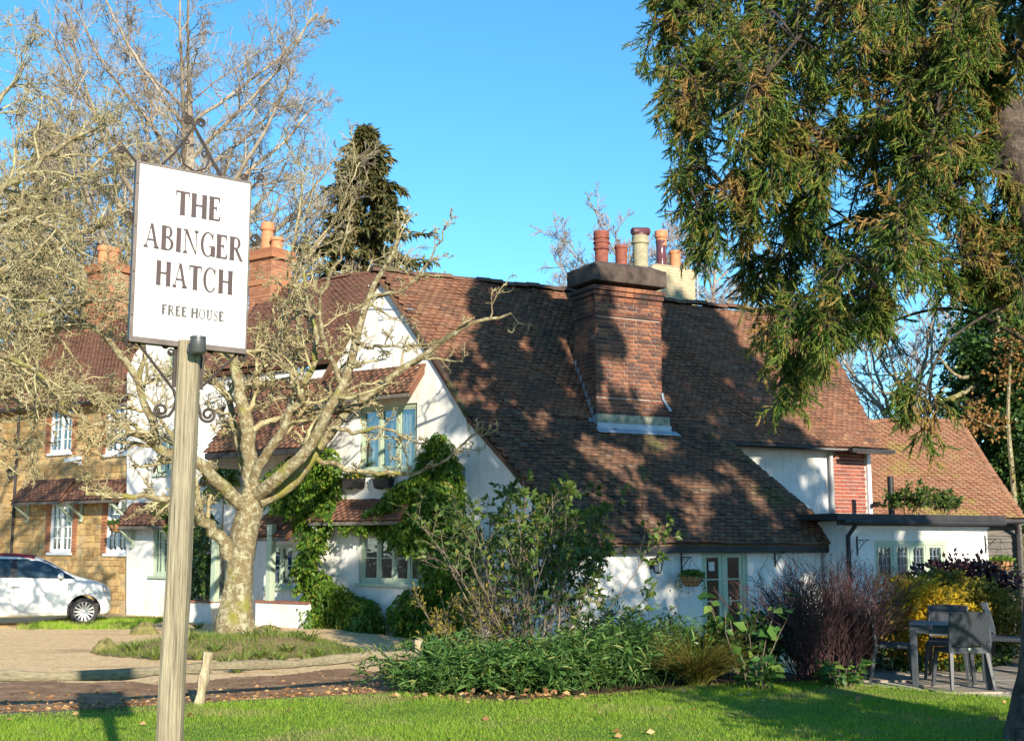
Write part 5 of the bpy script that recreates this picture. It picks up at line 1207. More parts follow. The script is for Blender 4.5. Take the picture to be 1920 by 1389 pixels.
def lantern(label, wp, n, u, s=1.0):
    t = thing('wall_lantern', label, 'lantern', wp - Z * .2); p = np.asarray(wp, float); c = p + n * .2 * s - Z * .02
    mb = MB(); mb.box(p + n * .012, (.09 * s, .024, .2 * s), (u, n, Z)); mb.tube([p + n * .02 - Z * .05, p + n * .10 - Z * .17, p + n * .2 * s - Z * .17], .011, 6); mb.build('bracket', M['black'], t)
    mb = MB(); hx = .085 * s
    mb.lathe(c, [(.02, -.17 * s), (.06 * s, -.15 * s), (.062 * s, -.13 * s)], 6, (u, n, Z)); mb.lathe(c, [(.125 * s, .055 * s), (.13 * s, .065 * s), (.07 * s, .12 * s), (.03 * s, .15 * s), (.012, .165 * s), (.018, .19 * s), (.004, .21 * s)], 6, (u, n, Z))
    for k in range(6): a = math.pi * k / 3; d = u * math.cos(a) + n * math.sin(a); mb.tube([c + d * .06 * s - Z * .13 * s, c + d * .11 * s + Z * .06 * s], .007 * s, 5)
    mb.build('cage', M['black'], t)
    for k in range(6):
        a0, a1 = math.pi * k / 3, math.pi * (k + 1) / 3; d0 = u * math.cos(a0) + n * math.sin(a0); d1 = u * math.cos(a1) + n * math.sin(a1); mb = MB(); mb.add([c + d0 * .057 * s - Z * .13 * s, c + d1 * .057 * s - Z * .13 * s, c + d1 * .106 * s + Z * .055 * s, c + d0 * .106 * s + Z * .055 * s], [(0, 1, 2, 3)]); mb.build('pane', M['glass'], t)
    mb = MB(); mb.lathe(c - Z * .1 * s, [(.012, 0), (.022, .05), (.018, .09), (.002, .11)], 10, (u, n, Z)); mb.build('bulb', M['sign_white'], t); return t
lantern('black hexagonal coach lantern on the white wall between shrub and hanging basket', We(1222, 1056, .05), -EM, EV, 1.0)
lantern('small black lantern high on the stone house beside the downpipe', Wg(30, 886, so), GN, GU, .9)

# ---------------------------------------------------------------- car
def make_car():
    d = 26.4; gp_ = G(151, 1165, .0); x0 = P(128, 1141, d)[0]
    t = thing('car', 'small white hatchback with dark red fabric roof parked on the gravel', 'car', (x0, d + .8, 0))
    t.rotation_euler = (0, 0, R(23))
    # stations: x, zbottom, zbelt, ztop, half width low, half width belt, half width top
    ST = [(.575, .30, .52, .62, .38, .40, .30), (.56, .25, .58, .70, .50, .50, .38), (.50, .19, .66, .80, .64, .62, .48), (.36, .17, .76, .87, .74, .71, .56), (.15, .17, .86, .935, .79, .765, .62), (-.12, .17, .955, .99, .805, .785, .66),
          (-.30, .17, .975, 1.09, .81, .79, .66), (-.55, .17, .985, 1.24, .81, .79, .62), (-.85, .17, 1.0, 1.385, .81, .79, .575), (-1.05, .17, 1.01, 1.45, .81, .79, .56), (-1.45, .17, 1.03, 1.49, .81, .795, .555), (-1.9, .17, 1.045, 1.475, .81, .80, .55), (-2.3, .18, 1.06, 1.41, .81, .79, .54),
          (-2.62, .20, 1.06, 1.28, .79, .76, .53), (-2.82, .26, .98, 1.08, .74, .70, .52), (-2.92, .34, .80, .88, .62, .58, .45), (-2.95, .42, .60, .68, .48, .45, .35)]
    def sect(s):
        x, zb, zw, zt, wl_, wb, wt = s
        return [(x, -wl_ * .86, zb), (x, -wl_ * .97, zb + .06), (x, -wl_, zb + (zw - zb) * .45), (x, -(wl_ * .4 + wb * .6), zb + (zw - zb) * .85), (x, -wb, zw), (x, -(wb * .55 + wt * .45), zw + (zt - zw) * .55), (x, -wt, zw + (zt - zw) * .9), (x, -wt * .8, zt), (x, -wt * .3, zt + .012), (x, 0, zt + .015)]
    vs = []; n = 19
    for s in ST:
        h = sect(s); vs += h + [(a, -b, c) for a, b, c in h[-2::-1]]
    fs = [(i * n + j, i * n + j + 1, (i + 1) * n + j + 1, (i + 1) * n + j) for i in range(len(ST) - 1) for j in range(n - 1)] + [((i) * n, (i + 1) * n, (i + 1) * n + n - 1, i * n + n - 1) for i in range(len(ST) - 1)]
    fs += [tuple(range(n)), tuple((len(ST) - 1) * n + j for j in range(n - 1, -1, -1))]
    mb = MB(); mb.add(vs, fs); body = mb.build('body', M['car_white'], None, smooth=True, ang=50)
    md = body.modifiers.new('s', 'SUBSURF'); md.levels = 2; md.render_levels = 2
    dg = bpy.context.evaluated_depsgraph_get(); dg.update(); me = bpy.data.meshes.new_from_object(body.evaluated_get(dg)); body.modifiers.clear(); body.data = me
    # wheel arches
    for wx in (0, -2.3):
        mbc = MB(); mbc.lathe((wx, -1, .30), [(.345, 0), (.345, 2)], 40, (V3(1, 0, 0), V3(0, 0, 1), V3(0, 1, 0))); c = mbc.build('cutter', None)
        md = body.modifiers.new('b', 'BOOLEAN'); md.operation = 'DIFFERENCE'; md.object = c; md.solver = 'EXACT'; dg = bpy.context.evaluated_depsgraph_get(); dg.update(); me = bpy.data.meshes.new_from_object(body.evaluated_get(dg)); body.modifiers.clear(); body.data = me; bpy.data.objects.remove(c)
    body.data.polygons.foreach_set('use_smooth', np.ones(len(body.data.polygons), dtype=bool)); body.data.set_sharp_from_angle(angle=R(45))
    if not body.data.materials: body.data.materials.append(M['car_white'])
    body.name = 'body'; body.parent = t
    def L(nm, mb, mat, par=t, **k): return mb.build(nm, mat, par, world_coords=False, **k)
    mb = MB(); mb.box((-1.15, 0, .33), (2.9, 1.3, .25)); L('underbody', mb, M['car_black'])
    # side glass: polygons on the sloping upper side
    from mathutils.bvhtree import BVHTree
    bv_ = BVHTree.FromPolygons([v.co[:] for v in body.data.vertices], [p.vertices[:] for p in body.data.polygons])
    def side(x, z, s=-1, off=.006):
        h = bv_.ray_cast(Vector((x, 2.0 * s, z)), Vector((0, -s, 0)))
        return Vector((x, (h[0].y if h[0] else s * .7) + s * off, z))
    def panel(nm, outline, mat, off=.006, s=-1, nn=10, par=body):
        """polygon laid on the body side: fan over a fine grid"""
        poly = outline; xs_ = np.linspace(min(p[0] for p in poly), max(p[0] for p in poly), 25); mbp = MB(); prev = None
        for x in xs_:
            zs = []
            for i in range(len(poly)):
                (xa, za), (xb, zb) = poly[i], poly[(i + 1) % len(poly)]
                if (xa - x) * (xb - x) <= 0 and abs(xa - xb) > 1e-9: zs.append(za + (zb - za) * (x - xa) / (xb - xa))
            if len(zs) < 2: continue
            a, b = min(zs), max(zs); col_ = [side(x, a + (b - a) * k / 6, s, off) for k in range(7)]
            if prev: mbp.add([*prev, *col_], [(k, k + 7, k + 8, k + 1) for k in range(6)])
            prev = col_
        return L(nm, mbp, mat, par, smooth=True)
    gw = [(-.255, .985), (-.30, 1.0), (-.52, 1.15), (-.74, 1.285), (-.95, 1.355), (-1.20, 1.375), (-1.36, 1.37), (-1.36, 1.03)]
    gq = [(-1.48, 1.035), (-1.48, 1.37), (-1.9, 1.36), (-2.2, 1.28), (-2.42, 1.12), (-2.35, 1.07)]
    gd = plain('car_glass', (.030, .055, .075), .05, var=.5, scale=3, coat=.5)
    for s in (-1, 1):
        panel('window_surround', [(-.19, .975), (-.30, 1.03), (-.52, 1.18), (-.74, 1.315), (-.95, 1.39), (-1.9, 1.40), (-2.2, 1.33), (-2.5, 1.10), (-2.4, 1.03)], M['car_black'], .004, s)
        panel('side_window', gw, gd, .008, s); panel('side_window', gq, gd, .008, s)
    # windscreen and roof fabric by offset patches on top
    def top(x, y, off=.006):
        h = bv_.ray_cast(Vector((x, y, 3)), Vector((0, 0, -1))); return Vector((x, y, h[0].z + off))
    def topatch(nm, xa, xb, wa, wb, mat, off):
        mbp = MB(); nx_, ny_ = 14, 13; v_ = []
        for i in range(nx_):
            x = xa + (xb - xa) * i / (nx_ - 1); w = wa + (wb - wa) * i / (nx_ - 1)
            for j in range(ny_): v_.append(top(x, (-1 + 2 * j / (ny_ - 1)) * w, off))
        mbp.add(v_, [(i * ny_ + j, i * ny_ + j + 1, (i + 1) * ny_ + j + 1, (i + 1) * ny_ + j) for i in range(nx_ - 1) for j in range(ny_ - 1)]); return L(nm, mbp, mat, body, smooth=True)
    topatch('windscreen', -.20, -.84, .60, .53, gd, .006)
    topatch('fabric_roof', -1.02, -2.3, .56, .50, M['car_red'], .020)
    # door shut line and handle, mirror, lamps
    def line(pts, nm, w=.008, mat=M['car_black'], s=-1):
        q = [side(x, z, s, .001) for x, z in pts]; mbp = MB(); mbp.tube([tuple(p) for p in q], w / 2, 5); return L(nm, mbp, mat, body)
    for s in (-1, 1):
        zz_ = np.linspace(0, 1, 12)
        line([(-.33, .97 - .62 * a) for a in zz_] + [(-.36, .31), (-.5, .27), (-.8, .265), (-1.1, .27), (-1.28, .32), (-1.36, .42), (-1.40, .6), (-1.41, .8), (-1.41, 1.02)], 'door_gap', .007, M['lamp_grey'], s)
        hd = side(-1.38, .81, s, .018); mbp = MB(); mbp.tube([(hd.x - .09, hd.y, hd.z), (hd.x, hd.y + s * .008, hd.z + .004), (hd.x + .09, hd.y, hd.z)], .012, 8); L('door_handle', mbp, M['chrome'], body, smooth=True)
        m_ = side(-.50, 1.02, s, 0); mbp = MB()
        for a in range(1): mbp.lathe((m_.x, m_.y + s * .10, m_.z + .02), [(.001, -.07), (.05, -.055), (.075, -.01), (.078, .03), (.06, .055), (.001, .06)], 14, (V3(0, 1, 0) * .9, Z * .85, V3(1, 0, 0) * .9))
        mir = L('mirror', mbp, M['car_white'], t, smooth=True); mbp = MB(); mbp.bar((m_.x, m_.y - s * .02, m_.z - .07), (m_.x, m_.y + s * .09, m_.z - .02), .07, .035, up=(1, 0, 0)); L('mirror_foot', mbp, M['car_black'], mir)
        for (x, z, r_) in ((.43, .745, .085), (.515, .555, .055)):
            q = side(x, z, s, 0); nrm_ = V3(.72, s * .62, .3); nrm_ = unit(nrm_); a1 = unit(np.cross(nrm_, Z)); a2 = np.cross(nrm_, a1); mbp = MB(); mbp.lathe(np.array(q) - nrm_ * .012, [(r_, 0), (r_, .012), (r_ * .9, .024), (r_ * .5, .038), (.001, .042)], 18, (a1, a2, nrm_)); hl = L('headlight', mbp, M['lamp_lens'], t, smooth=True); mbp = MB(); mbp.lathe(np.array(q) - nrm_ * .013, [(r_ * 1.16, 0), (r_ * 1.16, .012), (r_ * .98, .02)], 18, (a1, a2, nrm_)); L('bezel', mbp, M['chrome'], hl, smooth=True)
        mbp = MB(); q = side(.47, .36, s, 0); mbp.bar(np.array(q) + V3(-.08, 0, 0), np.array(q) + V3(.03, -s * .05, 0), .03, .03); L('bumper_trim', mbp, M['car_black'], body)
        # wheels
        for wx in (0, -2.3):
            yw = s * .735; mbp = MB(); ax3 = (V3(1, 0, 0), Z, V3(0, s, 0)); mbp.lathe((wx, yw - s * .09, .288), [(.20, -.0), (.27, 0), (.287, .02), (.288, .15), (.272, .172), (.225, .178), (.21, .168), (.205, .12)], 36, ax3); wh = L('wheel', mbp, M['tyre'], t, smooth=True)
            mbp = MB(); mbp.lathe((wx, yw - s * .09, .288), [(.214, .10), (.214, .165), (.206, .172), (.196, .166), (.192, .11)], 36, ax3); mbp.lathe((wx, yw - s * .09, .288), [(.05, .10), (.05, .155), (.042, .162), (.001, .164)], 18, ax3)
            for k in range(14):
                a = 2 * math.pi * k / 14; dv = V3(math.cos(a), 0, math.sin(a)); c_ = V3(wx, yw - s * .09, .288); mbp.bar(c_ + dv * .045 + V3(0, s * .148, 0), c_ + dv * .20 + V3(0, s * .155, 0), .022 + .008, .02, up=(0, 1, 0))
            L('rim', mbp, M['alloy'], wh); mbp = MB(); mbp.lathe((wx, yw - s * .09, .288), [(.20, .09), (.20, .10), (.001, .10)], 24, ax3); L('brake_disc', mbp, M['car_black'], wh)
    # seats seen through the glass are dark shapes behind tinted panes
    return t
car = make_car()
# ---------------------------------------------------------------- trees
def spline(pts, K):
    """smooth polyline through points"""
    p = np.asarray(pts, float); n = len(p); t = np.linspace(0, n - 1, K); i = np.clip(t.astype(int), 0, n - 2); f = (t - i)[:, None]
    p0 = p[np.clip(i - 1, 0, n - 1)]; p1 = p[i]; p2 = p[i + 1]; p3 = p[np.clip(i + 2, 0, n - 1)]
    return .5 * (2 * p1 + (p2 - p0) * f + (2 * p0 - 5 * p1 + 4 * p2 - p3) * f ** 2 + (3 * p1 - p0 - 3 * p2 + p3) * f ** 3)
def jitter(pl, amp, rg): q = pl.copy(); q[:, 1:] += rg.normal(0, amp, q[:, 1:].shape); return q
def emit(levels, sides):
    out = []
    for (pl, r), n in zip(levels, sides): out.append(tubes(pl, r, n))
    return cat(*out)
def bare_tree(name, label, trunk, trunk_r, limbs, mat_trunk, mat_twig, rg, spec, group=None, min_r=.004, trunk_sides=14, lump=.08, spec2=None, n2=()):
    """trunk: (K,3) ; limbs: list of (points, r0, r1); spec: list of sprout settings, all twigs grown on the limbs"""
    t = thing(name, label, 'tree', (trunk[0][0], trunk[0][1], trunk[0][2]), group)
    K = 40; tk = spline(trunk, K); tr = np.interp(np.linspace(0, 1, K), np.linspace(0, 1, len(trunk_r)), trunk_r)
    tv, tq = tubes(tk[None], tr[None], trunk_sides)
    tv = tv.reshape(K, trunk_sides, 3); c = tk[:, None]; a = np.arange(trunk_sides)[None] / trunk_sides * 2 * np.pi; h = np.arange(K)[:, None]
    tv = (c + (tv - c) * (1 + lump * np.sin(3 * a + h * .15) + lump * .7 * np.sin(5 * a - h * .3) + rg.normal(0, .02, (K, trunk_sides)))[..., None]).reshape(-1, 3)
    Kl = 20; LP = []; LR = []
    for pts, r0, r1 in limbs:
        LP.append(spline(pts, Kl)); LR.append(np.linspace(r0, r1, Kl))
    LP = jitter(np.array(LP), .022, rg); LR = np.array(LR)
    lv = tubes(LP, LR, 9)
    o = np_obj('trunk', *cat((tv, tq), lv), mat_trunk, t, smooth=True)
    lev = []; sides_ = []; m2 = np.isin(np.arange(len(LP)), list(n2))
    for sel, sp_ in ((~m2, spec), (m2, spec2)):
      if not sel.any(): continue
      cur = (LP[sel], LR[sel])
      for k, s in enumerate(sp_):
        sides_.append(s.get('n', 4)); pl, r = sprout(cur[0], cur[1], s['m'], s.get('t0', .2), s.get('t1', 1), s['ang'], s['len'], s['K'], s.get('wob', .25), s.get('up', .05), s.get('r0', .55), rg, None, s.get('taper', .4))
        r = np.maximum(r, s.get('min', min_r)); 
        if 'rmax' in s: r = np.minimum(r, s['rmax'])
        lev.append((pl, r)); cur = (pl, r)
    v, q = emit(lev, sides_)
    np_obj('crown', v, q, mat_twig, t)
    return t, cur
ra = np.random.default_rng(21)
ta = TREE_A; tz = float(terr(*ta)); D0 = ta[1]
def A_(px, py, dd=0.0): return P(px, py, D0 + dd)
trunk = [V3(*A_(441, 1200)[:2], tz - .1), A_(441, 1165), A_(446, 1110), A_(452, 1050), A_(459, 1000), A_(466, 955), A_(470, 925)]
trunk_r = [.41, .305, .245, .225, .23, .22, .17]
limbs = [
    ([A_(440, 1055), A_(412, 1010, -.2), A_(375, 968, -.5), A_(335, 945, -.8), A_(270, 930, -1.1), A_(160, 925, -1.4)], .13, .03),
    ([A_(466, 955), A_(430, 925, -.3), A_(385, 882, -.7), A_(350, 862, -.9), A_(300, 842, -1.0), A_(288, 795, -1.1), A_(262, 720, -1.2), A_(272, 650, -1.2), A_(250, 560, -1.3)], .13, .03),
    ([A_(300, 842, -1.0), A_(235, 800, -1.3), A_(160, 790, -1.6), A_(90, 760, -1.9), A_(0, 745, -2.2)], .06, .02),
    ([A_(262, 720, -1.2), A_(215, 650, -1.4), A_(150, 600, -1.7), A_(80, 560, -2.0), A_(0, 545, -2.3)], .06, .02),
    ([A_(468, 930), A_(468, 870), A_(462, 800), A_(452, 740, .1), A_(440, 670, .2), A_(432, 590, .2), A_(405, 500, .3), A_(390, 400, .4)], .15, .05),
    ([A_(468, 930), A_(455, 870, .3), A_(440, 800, .5), A_(427, 742, .7), A_(388, 715, 1.0), A_(340, 690, 1.2)], .085, .03),
    ([A_(475, 920), A_(490, 862, -.2), A_(523, 814, -.4), A_(547, 770, -.5), A_(580, 703, -.6), A_(594, 640, -.6), A_(575, 560, -.5), A_(566, 480, -.5)], .10, .025),
    ([A_(523, 814, -.4), A_(548, 745, -.2), A_(553, 680, 0), A_(560, 610, .1), A_(540, 530, .2)], .06, .02),
    ([A_(480, 930), A_(512, 905, -.3), A_(560, 860, -.5), A_(610, 788, -.7), A_(641, 720, -.8), A_(668, 640, -.8), A_(692, 560, -.8), A_(738, 470, -.8), A_(746, 395, -.8)], .135, .025),
    ([A_(484, 940), A_(530, 918, .2), A_(578, 872, .3), A_(606, 826, .3), A_(650, 775, .2), A_(720, 720, .1), A_(770, 680, 0), A_(850, 628, -.2), A_(905, 600, -.3), A_(962, 588, -.4)], .13, .02),
    ([A_(595, 860, .3), A_(640, 875, .1), A_(700, 885, 0), A_(760, 888, -.1), A_(815, 872, -.2), A_(868, 835, -.2), A_(905, 800, -.3)], .05, .012),
    ([A_(612, 800, -.6), A_(660, 808, -.7), A_(715, 803, -.8), A_(765, 822, -.9), A_(800, 832, -1)], .04, .012),
    ([A_(668, 640, -.8), A_(700, 650, -1), A_(760, 650, -1.2), A_(830, 640, -1.3)], .035, .01),
    ([A_(452, 740, .1), A_(490, 690, .5), A_(520, 640, .8), A_(540, 560, 1), A_(600, 470, 1.1)], .06, .02),
    ([A_(440, 670, .2), A_(395, 610, 0), A_(350, 520, -.2), A_(310, 430, -.2), A_(290, 330, -.2)], .07, .02),
    ([A_(641, 720, -.8), A_(610, 650, -1.1), A_(600, 560, -1.3), A_(640, 480, -1.4), A_(660, 400, -1.4)], .05, .015),
    ([A_(692, 560, -.8), A_(760, 540, -.9), A_(810, 480, -1), A_(850, 400, -1)], .03, .01),
]
specA = [dict(m=12, t0=.22, ang=48, len=.34, K=8, wob=.30, up=.05, r0=.48, n=5, taper=.35, min=.008),
         dict(m=7, t0=.15, ang=48, len=.42, K=6, wob=.36, up=.05, r0=.55, n=4, min=.0075),
         dict(m=6, t0=.12, ang=52, len=.44, K=4, wob=.40, up=.06, r0=.65, n=3, min=.0065, rmax=.011),
         dict(m=3, t0=.2, ang=50, len=.55, K=2, wob=.3, up=.05, r0=.8, n=3, min=.005, rmax=.008)]
bare_tree('bare_tree', 'gnarled lichen-covered bare tree on the mound in front of the inn', trunk, trunk_r, limbs, M['bark_lichen'], M['twig_lichen'], ra, specA, spec2=[dict(specA[0], m=9, len=.26), dict(specA[1], m=5, len=.42), dict(specA[2], m=4), dict(specA[3], m=2)], n2=(8, 9, 10, 11, 12, 15, 16))
# lichened tree reaching in from the left
rb = np.random.default_rng(22); DB = 19.0
def B_(px, py, dd=0.0): return P(px, py, DB + dd)
trb = [V3(*B_(-190, 1200)[:2], -.1), B_(-185, 1000), B_(-175, 850), B_(-170, 650), B_(-160, 450)]
lb = [([B_(-178, 850), B_(-80, 770), B_(20, 730, .2), B_(110, 722, .3), B_(190, 735, .4)], .09, .02), ([B_(-175, 780), B_(-60, 650), B_(50, 610, -.2), B_(140, 575, -.3), B_(225, 560, -.4)], .09, .02), ([B_(-172, 700), B_(-40, 540, .5), B_(80, 470, .8), B_(170, 430, 1), B_(240, 380, 1.1)], .09, .02),
      ([B_(-170, 620), B_(-60, 420), B_(40, 330), B_(120, 270), B_(200, 235)], .08, .02), ([B_(-165, 560), B_(-80, 330, .4), B_(-10, 200, .6), B_(50, 120, .8)], .08, .02), ([B_(-175, 800), B_(-100, 690, -.8), B_(-20, 660, -1.2), B_(60, 690, -1.5), B_(120, 760, -1.6)], .07, .02), ([B_(-172, 680), B_(-90, 520, -1), B_(0, 430, -1.4), B_(90, 420, -1.6), B_(160, 480, -1.7)], .07, .02), ([B_(-180, 900), B_(-90, 840, -.3), B_(0, 830, -.5), B_(70, 850, -.6)], .06, .02), ([B_(-170, 600), B_(-70, 470, 1.5), B_(60, 380, 1.9), B_(150, 330, 2.1), B_(230, 260, 2.3)], .07, .02)]
specB = [dict(m=13, t0=.15, ang=44, len=.34, K=7, wob=.28, up=.02, r0=.5, n=5, min=.008), dict(m=7, t0=.15, ang=45, len=.46, K=6, wob=.36, up=.02, r0=.55, n=4, min=.006), dict(m=6, t0=.1, ang=48, len=.5, K=5, wob=.36, up=.03, r0=.65, n=3, min=.005, rmax=.009), dict(m=3, t0=.2, ang=50, len=.55, K=2, wob=.3, up=.03, r0=.8, n=3, min=.005, rmax=.007)]
bare_tree('bare_tree', 'lichen-yellow bare tree whose branches sweep in before the stone house', trb, [.4, .32, .28, .22, .15], lb, M['bark_lichen'], M['twig_lichen'], rb, specB)
# free-growing bare trees behind
def free_tree(label, base, H, Rc, mat, seed, nl=16, lean=(0, 0), spec=None, r=.35, group=None, up0=.35, name='bare_tree', bark=None, tmin=.12):
    rg = np.random.default_rng(seed); base = np.asarray(base, float); b = base
    tr = [b + V3(lean[0] * t * H, lean[1] * t * H, H * .82 * t) + V3(*(rg.normal(0, .12, 2) * (t > 0)), 0) for t in np.linspace(0, 1, 7)]
    limbs_ = []
    for k in range(nl):
        f = tmin + (.95 - tmin) * (k + .5) / nl; i = f * 6; i0 = int(i); p = tr[i0] + (tr[min(i0 + 1, 6)] - tr[i0]) * (i - i0)
        a = k * 2.4 + rg.uniform(-.4, .4); L = Rc * (1.15 - .55 * f) * rg.uniform(.85, 1.15); dh = V3(math.cos(a), math.sin(a), 0)
        pts = [p, p + dh * L * .35 + Z * L * (.28 + up0 * .3), p + dh * L * .7 + Z * L * (.55 + up0 * .9), p + dh * L * .95 + Z * L * (.8 + up0 * 1.9)]
        limbs_.append((pts, r * (1 - f) * .5 + .05, .025))
    sp = spec or [dict(m=7, t0=.2, ang=40, len=.42, K=6, wob=.16, up=.10, r0=.5, n=4, min=.02), dict(m=6, t0=.15, ang=40, len=.48, K=4, wob=.2, up=.10, r0=.6, n=3, min=.013), dict(m=6, t0=.1, ang=42, len=.5, K=3, wob=.22, up=.10, r0=.6, n=3, min=.009, rmax=.014), dict(m=3, t0=.2, ang=38, len=.6, K=2, wob=.2, up=.12, r0=.7, n=3, min=.007, rmax=.010)]
    return bare_tree(name, label, tr, [r * 1.3, r, r * .85, r * .7, r * .5, r * .3, r * .12], limbs_, bark or mat, mat, rg, sp, group)
def gnd(px, d): return V3((px - 960) / F * d, d, 0)
bt = 'bare trees behind the buildings'
free_tree('tall grey bare tree behind the inn sign, reaching past the top of the picture', gnd(330, 42), 22.5, 6.8, M['twig_purple'], 44, nl=32, group=bt, r=.42, tmin=.22, up0=.12, spec=[dict(m=8, t0=.2, ang=42, len=.40, K=6, wob=.18, up=.07, r0=.5, n=4, min=.016), dict(m=7, t0=.12, ang=42, len=.50, K=4, wob=.22, up=.08, r0=.6, n=3, min=.011), dict(m=6, t0=.1, ang=42, len=.52, K=3, wob=.24, up=.09, r0=.6, n=3, min=.008, rmax=.012), dict(m=3, t0=.2, ang=36, len=.75, K=2, wob=.2, up=.14, r0=.7, n=3, min=.006, rmax=.008)])
free_tree('dense tan bare tree behind the stone house roof', gnd(150, 38), 12.5, 5.2, M['twig_lichen'], 37, nl=18, group=bt, tmin=.25, up0=.1)
free_tree('bare purplish tree behind the stone house chimney', gnd(40, 46), 16.5, 6.5, M['twig_purple'], 32, nl=20, group=bt, tmin=.2)
free_tree('bare tree behind the wing roof, between stone house chimney and conifer', gnd(505, 43), 14.0, 4.6, M['twig_lichen'], 33, nl=14, group=bt, tmin=.25)
far = [dict(m=9, t0=.2, ang=45, len=.42, K=5, wob=.18, up=.05, r0=.5, n=3, min=.026), dict(m=7, t0=.15, ang=45, len=.48, K=4, wob=.2, up=.05, r0=.6, n=3, min=.017), dict(m=7, t0=.1, ang=42, len=.55, K=2, wob=.2, up=.06, r0=.6, n=3, min=.011, rmax=.014)]
free_tree('pale bare tree showing over the roof behind the big brick chimney', gnd(1185, 66), 21.5, 6.2, M['twig_far'], 34, nl=22, spec=far, group=bt, tmin=.35, up0=.05)
free_tree('pale bare tree over the roof ridge just left of the spruce', gnd(1345, 70), 22.5, 5.5, M['twig_far'], 35, nl=18, spec=far, group=bt, tmin=.35, up0=.05)
free_tree('bare tree seen through the gap under the spruce above the barn roof', gnd(1705, 44), 9.6, 4.0, M['twig_purple'], 36, nl=14, group=bt, tmin=.25, r=.25)
# far conifers
def conifer(label, base, H, Rb, mat, seed, z0=.1, n=70, per=26, leaf=.55, wid=.14):
    rg = np.random.default_rng(seed); t = thing('conifer', label, 'tree', base, 'conifers behind the buildings'); base = np.asarray(base, float)
    mb = MB(); mb.tube([base, base + Z * H * .5, base + Z * H], [.28, .16, .02], 8); mb.build('trunk', M['bark_dark'], t, smooth=True)
    f = z0 + (1 - z0) * np.sqrt(rg.random(n * 3)) ; f = np.sort(z0 + (1 - z0) * (np.arange(n * 3) + rg.random(n * 3)) / (n * 3)); a = rg.uniform(0, 6.28, len(f)); L = Rb * (1 - f) ** .72 * rg.uniform(.45, 1.25, len(f)) + .12
    st = base + Z * (f * H)[:, None]; d = np.stack([np.cos(a), np.sin(a), np.full(len(a), .12)], 1); br = grow(st, d, L, 6, .08, -.10, rg)
    tt = .15 + .85 * rg.random((len(f), per)); p, tg = sample(br, tt); p = p.reshape(-1, 3); tg = tg.reshape(-1, 3)
    ax = unit(tg * .7 + rg.normal(0, .45, p.shape) - Z * .45); v, fc = leaves(p, ax, leaf, wid, rg); np_obj('crown', v, fc, mat, t); return t
conifer('dark spruce rising behind the wing roof right of the inn sign', gnd(676, 45), 17.4, 5.6, M['needles_far'], 41, n=120, per=80, z0=.35, leaf=.34, wid=.09)
conifer('brownish conifer behind the stone house near the edge of the picture', gnd(52, 50), 19.3, 3.4, M['needles_brown'], 42, n=60, per=24)
# evergreen, ivy-clad trees on the right
def leafy_mass(name, label, centres, mat, leaf, wid, per, seed, category='tree', stems=None, group=None, droop=0.0, mat_st=None, base=None, partname='crown'):
    """clusters: list of (centre, radii)"""
    rg = np.random.default_rng(seed); b = base if base is not None else (centres[0][0][0], centres[0][0][1], 0)
    t = thing(name, label, category, b, group); pos = []; ax = []
    for c, r_ in centres:
        n = int(per * np.prod(np.asarray(r_)) ** (2 / 3) / .3); x = rg.normal(size=(n, 3)); x = unit(x) * (rg.random((n, 1)) ** .45)
        wob = 1 + .28 * np.sin(x[:, :1] * 5 + seed) * np.sin(x[:, 1:2] * 4 + 2 * seed) + .22 * np.sin(x[:, 2:3] * 7 + seed)
        pos.append(np.asarray(c) + x * wob * np.asarray(r_)); ax.append(unit(x + rg.normal(0, .7, x.shape) - Z * droop))
    pos = np.concatenate(pos); ax = np.concatenate(ax); ok = pos[:, 2] > .02; v, f = leaves(pos[ok], ax[ok], leaf, wid, rg); np_obj(partname, v, f, mat, t)
    if stems:
        mb = MB()
        for pts, r0, r1 in stems: q = spline(pts, 12); mb.tube(q, np.linspace(r0, r1, 12), 7)
        mb.build('trunk' if category == 'tree' else 'stem', mat_st or M['bark_lichen'], t, smooth=True)
    return t
def C_(px, py, d): return P(px, py, d)
rk = np.random.default_rng(5); dI = 37.0
cl = []
for (px, py, r_) in ((1855, 640, 1.3), (1905, 600, 1.5), (1830, 720, 1.1), (1890, 740, 1.4), (1930, 700, 1.6), (1845, 800, 1.0), (1900, 830, 1.5), (1950, 860, 1.7), (1905, 910, 1.4), (1930, 980, 1.6), (1880, 880, 1.2), (1820, 660, .8), (1950, 560, 1.6), (1800, 770, .7), (1860, 560, 1.2)):
    cl.append((C_(px, py, dI + rk.uniform(-1, 1)), (r_, r_, r_ * .9)))
leafy_mass('ivy_clad_tree', 'dark ivy-clad evergreen tree behind the barn roof', cl, M['ivy'], .17, .12, 420, 6, stems=[([gnd(1920, dI), C_(1915, 900, dI), C_(1890, 760, dI), C_(1870, 600, dI), C_(1880, 450, dI)], .4, .12), ([C_(1890, 760, dI), C_(1840, 720, dI - .5), C_(1800, 740, dI - .8), C_(1765, 750, dI - 1), C_(1745, 740, dI - 1.1)], .12, .03), ([C_(1880, 660, dI), C_(1835, 700, dI - .6), C_(1795, 705, dI - 1), C_(1760, 668, dI - 1)], .10, .03)], base=gnd(1920, dI))
oc = [(C_(1830, 775, 35), (.55, .5, .45)), (C_(1865, 795, 35), (.5, .5, .4)), (C_(1895, 690, 35), (.6, .5, .8)), (C_(1815, 800, 35), (.4, .4, .3)), (C_(1905, 640, 35), (.5, .5, .6))]
